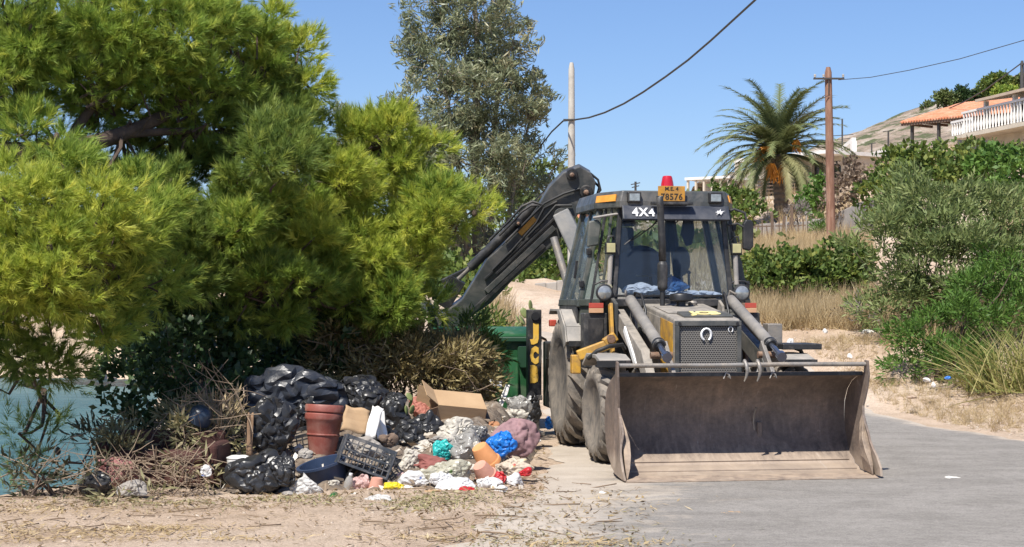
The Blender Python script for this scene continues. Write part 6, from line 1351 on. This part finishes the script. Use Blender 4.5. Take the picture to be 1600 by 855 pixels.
# underlying mound of earth and rubbish so that nothing floats
def mound():
    xs = np.linspace(-3.0, .45, 90); ys = np.linspace(14.3, 19.6, 90); X, Y = np.meshgrid(xs, ys)
    prof_ = np.interp(Y, [14.3, 14.6, 15.2, 15.8, 16.6, 17.4, 18.4, 19.2, 19.6], [-.1, -.02, .12, .28, .48, .58, .5, .2, -.1])
    ex_ = sstep(-3.0, -2.3, X)*(1 - sstep(-.35, .2, X - .06*(Y - 15)))
    nz = .05*np.sin(X*9 + Y*3)*np.sin(Y*8 - X*4) + .03*np.sin(X*21 + 2)*np.sin(Y*19)
    Z = (prof_ + nz)*ex_ - .06*(1 - ex_) + H(X, Y)*0 - .02
    co = np.stack([X, Y, Z], -1).reshape(-1, 3); ii = np.arange(89*90).reshape(89, 90)[:, :-1].ravel(); fc = np.stack([ii, ii+1, ii+91, ii+90], 1)
    m = mat('earth_and_refuse', (.20, .15, .105), (.09, .07, .055), 14, .95, .9, 30, dirt=(.34, .29, .23), dirt_amt=.3, dirt_scale=9)
    tag(link('refuse_mound', np_mesh('refuse_mound', co, fc, smooth=True), m), kind='structure')
    n = 900; x = RNG.uniform(-2.7, .1, n); y = RNG.uniform(14.5, 17.6, n); z = np.array([np.interp(q, [14.3, 14.6, 15.2, 15.8, 16.6, 17.4], [0, .0, .12, .27, .45, .52]) for q in y])*(1 - sstep(-.35, .2, x - .06*(y - 15))) + .01
    d = np.stack([RNG.normal(size=n)*.7, RNG.normal(size=n)*.7 - .3, np.ones(n)], 1)
    me = stamp('paper_and_peel_scraps', [(np.array([(-.04, -.02, 0), (.04, -.025, .01), (.045, .03, .02), (-.035, .02, .005)]), np.array([(0, 1, 2), (0, 2, 3)])), (np.array([(-.06, -.006, 0), (.06, -.008, .02), (.055, .008, .02), (-.06, .006, 0)]), np.array([(0, 1, 2), (0, 2, 3)]))], np.stack([x, y, z], 1), d, RNG.uniform(.3, 1.2, n), RNG.uniform(0, 1, n))
    sm = leaf_mat('scrap_tints', (.08, .06, .05), (.33, .25, .17), (.70, .66, .58), .1)
    tag(link('paper_and_peel_scraps', me, sm), 'small paper and peel scraps between the bags', 'scraps', None, 'stuff')
mound()

# ---------------- dumpster
def dumpster():
    c = P(757, 600, 21.6); t = empty('dumpster', (c.x, 21.5, Hs(c.x, 21.5)), R(3), 'green plastic wheeled dumpster behind the rubbish heap', 'dumpster')
    lo, hi, z0, z1 = (.50, .36), (.66, .50), .24, 1.16
    vs = [(sx*a, sy*b, z) for (a, b), z in ((lo, z0), (hi, z1)) for sx, sy in ((-1, -1), (1, -1), (1, 1), (-1, 1))]
    body = MB().add(vs, [(3, 2, 1, 0), (0, 1, 5, 4), (1, 2, 6, 5), (2, 3, 7, 6), (3, 0, 4, 7)]).build('body', grn_pl, t, bevel=.05, seg=3, solid=.02)
    MB().box((0, -.52, 1.17), (1.38, .06, .07)).build('rim', grn_dk, t, bevel=.015); MB().box((0, .52, 1.17), (1.38, .06, .07)).build('rim', grn_dk, t, bevel=.015)
    for s in (-1, 1): MB().box((s*.68, 0, 1.17), (.06, 1.04, .07)).build('rim', grn_dk, t, bevel=.015)
    rows = [[(x, -.53 + 1.06*k/10, 1.205 + .11*math.sin(math.pi*k/10)) for x in (-.68, .68)] for k in range(11)]
    MB().sheet(rows).build('lid', grn_pl, t, smooth=40, solid=.02)
    for x in (-.36, 0, .36): MB().prism([(x - .05, .34), (x - .065, .95), (x + .065, .95), (x + .05, .34)], 1, -.475, -.39).build('rib', grn_pl, t, bevel=.02)
    for s in (-1, 1):
        MB().prism([(s*.60, 1.10), (s*.60, .88), (s*.54, .80), (s*.44, .80), (s*.40, .90), (s*.40, 1.10)], 1, -.515, -.44).build('lifting_pocket', grn_dk, t, bevel=.02)
        MB().lathe([(.04, 0), (.04, .08), (.06, .08), (.06, .10), (0, .10)], 14, 'x', (s*.64, 0, .98)).build('trunnion', grn_dk, t, smooth=40)
        for y in (-.28, .28): MB().lathe([(0, -.03), (.085, -.03), (.095, 0), (.085, .03), (0, .03)], 16, 'x', (s*.42, y, .10)).build('castor', rubber_b, t, smooth=40)
        for y in (-.28, .28): MB().beam((s*.42, y, .12), (s*.42, y, .27), .05, .06).build('castor_fork', steel, t)
dumpster()

def in_cab(name, label, u, v, z, w_, h_, m, seed, cat, dep=.5, lump=.2, crease=.1, rag=.12):
    q = MI.inverted() @ Vector((u, v, z)); k = F/q.y
    return bag(name, label, q.x*k + 800, HZ - (q.z - EYE)*k, q.y, w_*k, h_*k, dep, m, seed, lump=lump, crease=crease, rag=rag, cat=cat)
in_cab('cloth', 'crumpled white cloth on the dashboard, left half of the windscreen', -.22, 3.12, 1.75, .52, .17, paper, 301, 'cloth')
in_cab('cloth', 'white cloth spread along the dashboard, right half of the windscreen', .24, 3.12, 1.71, .62, .11, paper, 303, 'cloth')
in_cab('jacket', 'folded blue jacket on the dashboard behind the windscreen', .08, 3.22, 1.84, .26, .20, film('blue_cloth', (.10, .22, .42), .8, .2, 0, .4, 10), 305, 'jacket', rag=0)
# ================================================================== poles, wires, buildings
wood = mat('weathered_pole_wood', (.26, .135, .085), (.17, .085, .055), 3, .9, .4, 18, stretch=(4, 4, .5), dirt=(.34, .22, .16), dirt_amt=.3)
conc = mat('pale_concrete', (.52, .49, .43), (.43, .40, .35), 2.5, .9, .2, 20, dirt=(.30, .27, .23), dirt_amt=.35, dirt_scale=1.2)
iron = mat('dark_iron', (.06, .055, .05), None, 8, .6)
wall_c = mat('cream_plaster', (.60, .53, .42), (.50, .44, .35), 1.2, .9, .1, 8, dirt=(.36, .31, .25), dirt_amt=.25, dirt_scale=.9)
wall_w = mat('white_plaster', (.76, .74, .70), (.64, .62, .58), 1.1, .9, .1, 8)
wall_g = mat('grey_plaster', (.40, .40, .40), (.30, .30, .30), 1.0, .9, .1, 8)
tile_m = mat('terracotta_roof_tiles', (.60, .235, .12), (.45, .17, .085), 1.6, .85, .3, 6, dirt=(.62, .38, .26), dirt_amt=.3, dirt_scale=2.5)
dark_op = mat('dark_window', (.03, .032, .035), None, 2, .25)
wpaint = mat('white_painted_balusters', (.78, .76, .72), (.66, .64, .60), 3, .7)
brown_w = mat('brown_wood', (.17, .115, .08), (.10, .07, .05), 3, .85)
def pole(name, label, px, top, d, r, m, lean=0.):
    b = P(px, HZ, d); z0 = Hs(b.x, d); t = empty(name, (b.x, d, z0), 0, label, 'utility pole'); h = P(px, top, d).z - z0
    MB().tube([(0, 0, -.4), (lean*.5, 0, h*.5), (lean, 0, h*.97), (lean, 0, h)], [r*1.12, r, r*.82, r*.5], 14).build('pole', m, t, smooth=60)
    return t, h
wp, hh = pole('wooden_pole', 'brown wooden utility pole on the slope right of the cab', 1299, 105, 58, .145, wood, -.11)
MB().beam((-.65, -.15, hh - .42), (.42, -.15, hh - .42), .07, .06).build('crossarm', iron, wp); MB().beam((-.12, -.15, hh - .42), (-.12, -.15, hh - .95), .03, .03).build('brace', iron, wp)
for x in (-.6, -.3, .38): MB().lathe([(.02, 0), (.045, .03), (.03, .06), (.05, .09), (0, .12)], 10, 'z', (x, -.15, hh - .38)).build('insulator', conc, wp, smooth=40)
MB().beam((-.11, -.17, hh - 1.0), (-.45, -.17, hh - 1.15), .02, .02).build('cable_bracket', iron, wp)
cp, hc = pole('concrete_pole', 'pale concrete utility pole behind the digger arm', 893, 98, 40, .088, conc)
MB().beam((-.2, -.1, P(893, 188, 40).z - cp.location.z), (.1, -.1, P(893, 188, 40).z - cp.location.z), .04, .04).build('cable_bracket', iron, cp)
fp, hf = pole('iron_pole', 'thin dark pole at the right edge above the house', 1597, 95, 76, .10, iron)
def wire(label, pts_, r=.012):
    p0 = Vector(pts_[0]); root = MB().tube([Vector(p) - p0 for p in pts_], r, 6).build('overhead_cable', iron, None, smooth=60); root.location = p0; tag(root, label, 'cable', 'overhead cables')
def run(pix, d0, d1):
    n = len(pix); return [P(x, y, d0 + (d1 - d0)*k/(n-1)) for k, (x, y) in enumerate(pix)]
wire('thick black cable sagging from the concrete pole to the top of the picture', run([(880, 189), (893, 188), (920, 184), (945, 176), (975, 162), (1005, 144), (1040, 120), (1075, 94), (1110, 64), (1145, 32), (1180, 0), (1215, -35)], 40, 27), .020)
wire('black cable dropping left from the concrete pole behind the arm', run([(880, 189), (862, 206), (845, 228), (820, 262), (795, 300), (775, 335)], 40, 52), .020)
wire('thin cable from the wooden pole to the upper right corner', run([(1310, 125), (1360, 121), (1420, 110), (1500, 92), (1600, 63), (1660, 43)], 58, 48), .012)
wire('thin cable from the wooden pole down to the palm', run([(1290, 148), (1275, 160), (1255, 178), (1235, 196)], 58, 72), .012)
wire('black cable rising to the thin pole over the red roof', run([(1597, 98), (1570, 118), (1540, 140), (1505, 160), (1470, 175)], 76, 92), .03)
wire('second cable beside the thin pole at the right edge', run([(1597, 102), (1620, 90), (1660, 70)], 76, 70), .03)

# ---------------- helper frame for buildings: origin, x along the facade, y into the building, z up
class Frame:
    def __init__(s, name, label, A, B, zb, cat='house'):
        A, B = Vector(A), Vector(B); s.len = ((B - A).xy).length; s.t = empty(name, (A.x, A.y, zb), math.atan2(B.y - A.y, B.x - A.x), label, cat)
    def box(s, name, m, x0, x1, y0, y1, z0, z1, parent=None, bevel=0):
        return MB().box(((x0+x1)/2, (y0+y1)/2, (z0+z1)/2), (x1-x0, y1-y0, z1-z0)).build(name, m, parent or s.t, bevel=bevel)
def wall_open(fr, name, m, x0, x1, y, th, z0, z1, holes, pane_m=dark_op):
    """wall slab with rectangular openings, each opening a recessed window"""
    xs = sorted({x0, x1, *[h[0] for h in holes], *[h[1] for h in holes]}); mb = MB()
    for a, b in zip(xs[:-1], xs[1:]):
        zs = [(z0, z1)]
        for h in holes:
            if h[0] <= a + 1e-6 and h[1] >= b - 1e-6:
                zs = [q for (p0, p1) in zs for q in ((p0, min(p1, h[2])), (max(p0, h[3]), p1)) if q[1] - q[0] > .01]
        for p0, p1 in zs: mb.box(((a+b)/2, y + th/2, (p0+p1)/2), (b-a, th, p1-p0))
    mb.build(name, m, fr.t)
    for h in holes:
        f = fr.box('window', pane_m, h[0], h[1], y + th*.7, y + th*.85, h[2], h[3])
        fr.box('window_frame', brown_w, (h[0]+h[1])/2 - .03, (h[0]+h[1])/2 + .03, y + th*.55, y + th*.69, h[2], h[3], f)

# ---------------- house with red tiled roof
A, B = P(1420, 198, 89), P(1585, 175, 84); zb = 8.2
h1 = Frame('tiled_house', 'low grey house with an orange-red tiled roof on the hillside', A, B, zb)
ez = 10.95 - zb; LN = h1.len
wall_open(h1, 'wall', wall_g, LN*.30, LN*.98, 1.6, .3, -.8, ez + .1, [(LN*.62, LN*.74, .8, 2.7), (LN*.84, LN*.92, 1.0, 2.2)])
h1.box('wall', wall_g, LN*.98 - .3, LN*.98, 1.91, 6.5, -.8, ez + .6); h1.box('wall', wall_g, LN*.30, LN*.30 + .3, 1.91, 6.5, -.8, ez + .6)
rows = []
for j in range(9):
    t = j/8; rows.append([(-.2 + (LN + .5)*i/200, -.5 + 5.6*t, ez + .10 + 1.45*t + .045*math.sin(i*math.pi*2/5) + .02*((j*3) % 2)) for i in range(201)])
rf = MB().sheet(rows).build('roof', tile_m, h1.t, solid=.05)
h1.box('eave_board', brown_w, -.2, LN + .25, -.42, -.34, ez - .08, ez + .05, rf)
for x in (.25, LN*.30): h1.box('post', iron, x, x + .14, -.2, -.06, -1.0, ez - .05)
for k in range(7): h1.box('rafter', brown_w, .3 + k*LN*.15, .42 + k*LN*.15, -.3, 1.55, ez - .10, ez + .03, rf)
# ---------------- balcony house at the right edge
A, B = P(1498, 205, 79), P(1660, 180, 70)
z_fl = P(1540, 207, 77).z - .1; h2 = Frame('balcony_house', 'house with a white balustrade balcony at the right edge', A, B, z_fl - 2.6); LN = h2.len; F0 = 2.6
h2.box('balcony_slab', wall_c, LN*.22, LN + 2, -.9, 3.0, F0 - .18, F0)
h2.box('terrace_slab', wall_c, 0, LN*.22, -.4, 2.2, F0 - .05, F0 + .08)
wall_open(h2, 'wall', wall_c, LN*.28, LN + 2, .2, .3, -1.5, F0 - .18, [(LN*.40, LN*.55, .3, 1.7), (LN*.75, LN*.88, .3, 1.7)])
wall_open(h2, 'upper_wall', wall_g, LN*.25, LN + 2, 1.8, .3, F0, F0 + 1.58, [(LN*.35, LN*.50, F0 + .1, F0 + 1.4), (LN*.7, LN*.85, F0 + .5, F0 + 1.4)])  # grey tone of this wall stands in for shade behind the balusters
rail = h2.box('handrail', wpaint, LN*.22, LN + 2, -.92, -.78, F0 + .92, F0 + 1.02); h2.box('handrail', wpaint, .0, LN*.215, -.42, -.30, F0 + .70, F0 + .80)
bal = MB().lathe([(.05, 0), (.05, .06), (.035, .1), (.075, .32), (.035, .56), (.03, .72), (.05, .80), (.05, .915)], 10).mesh('baluster'); bal.materials.append(wpaint); bal.polygons.foreach_set('use_smooth', [True]*len(bal.polygons))
for k in range(30):
    x = LN*.22 + .15 + k*.27
    if x < LN + 1.8: link('baluster', bal, None, h2.t, (x, -.85, F0))
for k in range(9): o = link('baluster', bal, None, h2.t, (.1 + k*.24, -.36, F0 + .085)); o.scale = (1, 1, .66)
for x in (LN*.42, LN*.70, LN + .8): h2.box('column', wpaint, x, x + .18, -.78, -.60, F0 + .001, F0 + 1.30)
MB().prism([(-1.1, F0 + 1.28), (-1.1, F0 + 1.40), (3.0, F0 + 1.95), (3.0, F0 + 1.82)], 0, LN*.40, LN + 2.2).build('canopy_roof', mat('beige_canopy', (.50, .40, .30), (.42, .33, .25), 2, .9), h2.t)
for z in (2.2, 2.45, 2.7): h2.box('roof_railing', wpaint, LN*.55, LN + 2, 2.2, 2.26, F0 + z - .03, F0 + z + .03)
for k in range(4): h2.box('railing_post', wpaint, LN*.55 + k*1.6, LN*.55 + k*1.6 + .07, 2.13, 2.195, F0 + 1.7, F0 + 2.75)
# ---------------- villa behind the palm
A, B = P(1150, 312, 96), P(1292, 296, 90); h3 = Frame('villa', 'cream villa with a railed balcony behind the palm', A, B, P(1200, 350, 94).z - 1.0); LN = h3.len; fl = P(1200, 308, 94).z - h3.t.location.z
wall_open(h3, 'wall', wall_c, .1, LN, 1.3, .3, -1, fl, [(1.2, 2.3, fl - 1.7, fl - .5)]); h3.box('balcony_slab', wall_c, -.2, LN*.78, -.3, 1.29, fl - .18, fl)
wall_open(h3, 'upper_wall', wall_c, .3, LN, 1.6, .3, fl + .005, fl + 2.1, [(LN*.12, LN*.26, fl + .2, fl + 1.8), (LN*.34, LN*.50, fl + .2, fl + 1.85), (LN*.62, LN*.74, fl + .3, fl + 1.85), (LN*.82, LN*.93, fl + .3, fl + 1.85)])
h3.box('roof_slab', wall_w, 0, LN + .2, -.2, 5, fl + 2.1, fl + 2.3); h3.box('side_wall', wall_c, LN - .3, LN, 1.91, 5, -1, fl + 2.09)
for x in (.1, LN*.28, LN*.56): h3.box('column', wall_c, x, x + .25, -.2, .05, fl + .001, fl + 2.09)
for k in range(5): h3.box('balcony_rail', brown_w, -.15, LN*.76, -.29, -.24, fl + .15 + k*.2, fl + .22 + k*.2)
for k in range(7): h3.box('rail_post', brown_w, -.1 + k*LN*.125, -.03 + k*LN*.125, -.235, -.17, fl + .002, fl + 1.05)
for x in (.4, LN*.45): h3.box('pillar', wall_w, x, x + .2, -.1, .12, -1.5, fl - .18)
# ---------------- far white buildings
A, B = P(1074, 300, 118), P(1140, 299, 116); h4 = Frame('pergola_building', 'far white flat-roofed building with a pergola above the cab', A, B, P(1080, 330, 118).z - 2); LN = h4.len; tz = P(1080, 300, 118).z - h4.t.location.z
wall_open(h4, 'wall', wall_w, 0, LN, .5, .3, 0, tz, [(LN*.2, LN*.35, tz - 1.6, tz - .5), (LN*.6, LN*.75, tz - 1.6, tz - .5)]); h4.box('pergola_roof', wall_w, -.1, LN + .1, -.2, 3, tz + .82, tz + 1.0)
for k in range(6): h4.box('column', wall_c, k*LN/5.2, k*LN/5.2 + .14, -.1, .06, tz + .002, tz + .818)
h4.box('back_wall', wall_c, 0, LN, 2.4, 2.6, tz + .002, tz + .818)
A, B = P(1303, 250, 122), P(1376, 262, 112); h5 = Frame('white_building', 'white flat building on the hillside behind the wooden pole', A, B, P(1340, 270, 118).z - 1.5); LN = h5.len; tz = P(1305, 245, 122).z - h5.t.location.z
wall_open(h5, 'wall', wall_w, 0, LN, 0, .3, 0, tz - .4, [(LN*.55, LN*.7, .8, tz - .9)])
MB().prism([(0, tz - .4), (0, tz + .2), (LN*.42, tz + 1.0), (LN*.42, tz + .7), (LN*.10, tz + .1), (LN*.10, tz - .4)], 1, -.05, .25).build('gable_frame', wall_w, h5.t); h5.box('frame_post', wall_w, LN*.40, LN*.45, -.1, .2, tz - .4, tz + .75)
h5.box('roof_slab', wall_w, 0, LN, .31, 6, tz - .55, tz - .4)
A, B = P(735, 425, 78), P(892, 424, 74); h6 = Frame('boundary_wall', 'white boundary wall seen under the digger arm', A, B, P(800, 430, 76).z - .5, 'wall'); LN = h6.len
for k in range(6): h6.box('wall_panel', wall_w, k*LN/6, (k+1)*LN/6 - .02, 0, .25, 0, 1.5 + .12*(k % 2))
for k in range(7): h6.box('wall_pier', wall_w, k*LN/6 - .15, k*LN/6 + .13, -.06, -.005, 0, 1.8)
A, B = P(862, 400, 100), P(925, 400, 98); h7 = Frame('distant_house', 'distant white house glimpsed between the arm and the cab', A, B, P(880, 410, 99).z - .5); LN = h7.len
wall_open(h7, 'wall', wall_w, 0, LN, 0, .3, 0, 2.7, [(LN*.3, LN*.45, .9, 2.0), (LN*.65, LN*.8, .9, 2.0)])
rows = [[(-.2 + (LN + .4)*i/60, -.3 + 3*j/4, 2.7 + .9*j/4 + .03*math.sin(i*2.1)) for i in range(61)] for j in range(5)]; MB().sheet(rows).build('roof', tile_m, h7.t, solid=.05)
# ---------------- walls and fence on the slope
def slab_wall(name, label, tops, bottoms, d0, d1, th, m, n):
    """low wall of n panels between surveyed top pixels"""
    a, b = P(*tops[0], d0), P(*tops[1], d1); t = empty(name, (a.x, a.y, 0), 0, label, 'wall'); o0 = Vector((a.x, a.y, 0))
    for k in range(n):
        p, q = a.lerp(b, k/n), a.lerp(b, (k+1)/n - .004); z0 = min(Hs(p.x, p.y), Hs(q.x, q.y)) - .6
        jz = random.uniform(-.05, .05); vs = [(p.x, p.y, z0), (q.x, q.y, z0), (q.x, q.y, q.z + jz), (p.x, p.y, p.z + jz)]; vs = [Vector(v) - o0 for v in vs]; off = Vector((0, th, 0))
        MB().add(vs + [v + off for v in vs], [(0, 1, 2, 3), (7, 6, 5, 4), (0, 4, 5, 1), (1, 5, 6, 2), (2, 6, 7, 3), (3, 7, 4, 0)]).build('wall_panel', m, t, bevel=.02)
grey_w = mat('old_grey_wall', (.40, .37, .33), (.29, .265, .235), 1.3, .95, .4, 6, dirt=(.22, .19, .165), dirt_amt=.4, dirt_scale=1.0)
slab_wall('concrete_wall', 'old grey concrete retaining wall right of the wooden pole', [(1296, 338), (1372, 306)], None, 66, 60, .4, grey_w, 4)
slab_wall('concrete_wall', 'grey concrete wall at the foot of the palm', [(1188, 350), (1290, 342)], None, 70, 66, .4, grey_w, 5)
slab_wall('stone_wall', 'broken pale stone wall behind the rear wheel', [(836, 441), (905, 434)], None, 38.5, 38, .5, grey_w, 4)
def fence():
    t = empty('picket_fence', (P(1205, 370, 67).x, 67, Hs(P(1205, 370, 67).x, 67)), 0, 'rickety fence of uneven wooden stakes below the palm', 'fence')
    for k in range(22):
        px = 1150 + k*5.2 + random.uniform(-1.2, 1.2); b = P(px, 372, 67); z = Hs(b.x, 67); h = random.uniform(.55, 1.0)*(1.4 if k in (11, 14, 17) else 1)
        o = Vector((b.x, 67, z)) - t.location; ln = random.uniform(-.12, .12)
        MB().beam(o + Vector((0, 0, -.2)), o + Vector((ln, 0, h)), .045 if k not in (11, 14, 17) else .11, .05, up=(0, 1, 0)).build('stake', brown_w if k % 3 else grey_w, t)
    a = P(1150, 355, 67) - t.location; b = P(1262, 352, 67) - t.location; MB().beam(a, b, .04, .05).build('cross_rail', brown_w, t)
fence()
# ---------------- antennas and lamp posts
def mast(label, px, top, bot, d, bars, name='antenna_mast', cat='antenna'):
    b = P(px, bot, d); t = empty(name, b, 0, label, cat); h = P(px, top, d).z - b.z
    MB().tube([(0, 0, -1), (0, 0, h)], .06, 6).build('mast', iron, t)
    for z, w_ in bars: MB().beam((-w_, 0, h*z), (w_, 0, h*z + .1), .05, .05).build('crossbar', iron, t)
mast('television antenna mast on the hillside roof', 1316, 186, 245, 120, [(.45, .55), (.55, .8), (.35, .4)])
mast('slim street light post left of the tiled roof', 1388, 205, 250, 110, [(.98, .35)], 'street_lamp', 'street lamp'); mast('far street light post on the hill road', 1362, 225, 250, 125, [(.98, .3)], 'street_lamp', 'street lamp')
mast('small aerial rising behind the cab roof', 993, 284, 330, 90, [(.9, .25), (.8, .2)])
# ---------------- trees on the far ridge
for k, (px, py, d, rx, ry, m, lb) in enumerate([(1478, 157, 150, 12, 8, far_leaf, 'small round tree on the ridge, left of the dark one'), (1507, 154, 150, 12, 10, ivy_leaf, 'small dark round tree on the ridge'), (1556, 136, 145, 22, 16, bush_m, 'broad pale green tree on the ridge above the tiled roof'),
                                                (1572, 150, 140, 15, 8, needle_g, 'yellowish bush below the broad ridge tree'), (1594, 132, 145, 10, 9, far_leaf, 'tree on the ridge at the right edge'), (1454, 172, 160, 8, 5, far_leaf, 'tiny bush on the ridge above the eave'), (1535, 152, 150, 16, 7, ivy_leaf, 'low dark bush on the ridge between two trees')]):
    ms = [mac(px, py, d, rx, ry, rx*d/F*.8, 1.0)]; base = Vector(ms[0][0]) - Vector((0, 0, ry*d/F*1.6)); root = empty('ridge_tree', base, 0, lb, 'tree', 'trees on the far ridge')
    grow(root, 'crown', SPR['round'], ms, 2200, .45, 18, m, .3, (2.6, 4.2), .3); MB().tube([(0, 0, -1), (0, 0, ry*d/F*1.6)], .15, 6).build('trunk', twig_d, root)
# ---------------- dry scrub and rocks on the far shore
for k, (px, py, d, rx, ry, m, lb) in enumerate([(120, 548, 74, 40, 22, brown_l, 'dry brown scrub on the far shore, left one'), (165, 552, 73, 35, 22, leaf_mat('grey_dead_twigs', (1, 1, 1), (1, 1, 1)), 'grey scrub on the far shore, middle one'), (205, 545, 74, 40, 25, brown_l, 'dry brown scrub on the far shore beside the ivy')]):
    shrub(lb, [(px, py, d, rx, ry, 1.0, 1.0)], m, 'narrow', 90, .45, 12, sc=(3, 5), stem=False, group='scrub on the far shore')
rock_m = mat('shore_rocks', (.44, .33, .24), (.26, .19, .14), 2, .95, .6, 8)
for k, (px, py, w_) in enumerate([(110, 580, 20), (150, 583, 28), (185, 582, 24), (130, 586, 14), (215, 580, 18)]):
    bag('shore_rock', ['tan rock at the left of the far waterline', 'largest tan rock on the far waterline', 'tan rock right of the largest on the far waterline', 'small low rock on the far waterline', 'tan rock on the far waterline beside the ivy'][k], px, py, 69, w_, 8, .8, rock_m, 200 + k, lump=.3, crease=.1, sub=3, cat='rock', group='rocks on the far shore')
# litter and stones on the right bank
for k, (px, py, d, w_, h_, m, lb) in enumerate([(1448, 594, 24.2, 16, 8, foam, 'white litter on the bank left of the reeds'), (1481, 591, 24.5, 12, 6, blu, 'bluish litter scrap on the bank'), (1459, 602, 23.8, 8, 10, paper, 'small white cup-like scrap on the bank'), (1355, 519, 29, 24, 9, foam, 'pale stone at the foot of the grey brushwood'), (1234, 536, 27.2, 14, 14, wht, 'white plastic scrap in the dry grass behind the bucket'), (1289, 518, 29, 8, 8, wht, 'tiny white scrap in the tall dry grass'), (1328, 557, 26.5, 9, 8, paper, 'white scrap near the top of the bucket'), (1510, 632, 22.3, 16, 6, rock_m, 'flat stone on the roadside dirt'), (1425, 621, 23.6, 22, 5, rock_m, 'long flat stone on the roadside dirt'), (1352, 617, 24.4, 7, 12, paper, 'white scrap beside the right end of the bucket')]):
    c = P(px, py, d); o = bag('bank_scrap', lb, px, py, d, w_, h_, .8, m, 230 + k, lump=.25, crease=.1, sub=3, cat='litter'); o.location.z = max(o.location.z, Hs(c.x, c.y) + h_*d/F*.3)
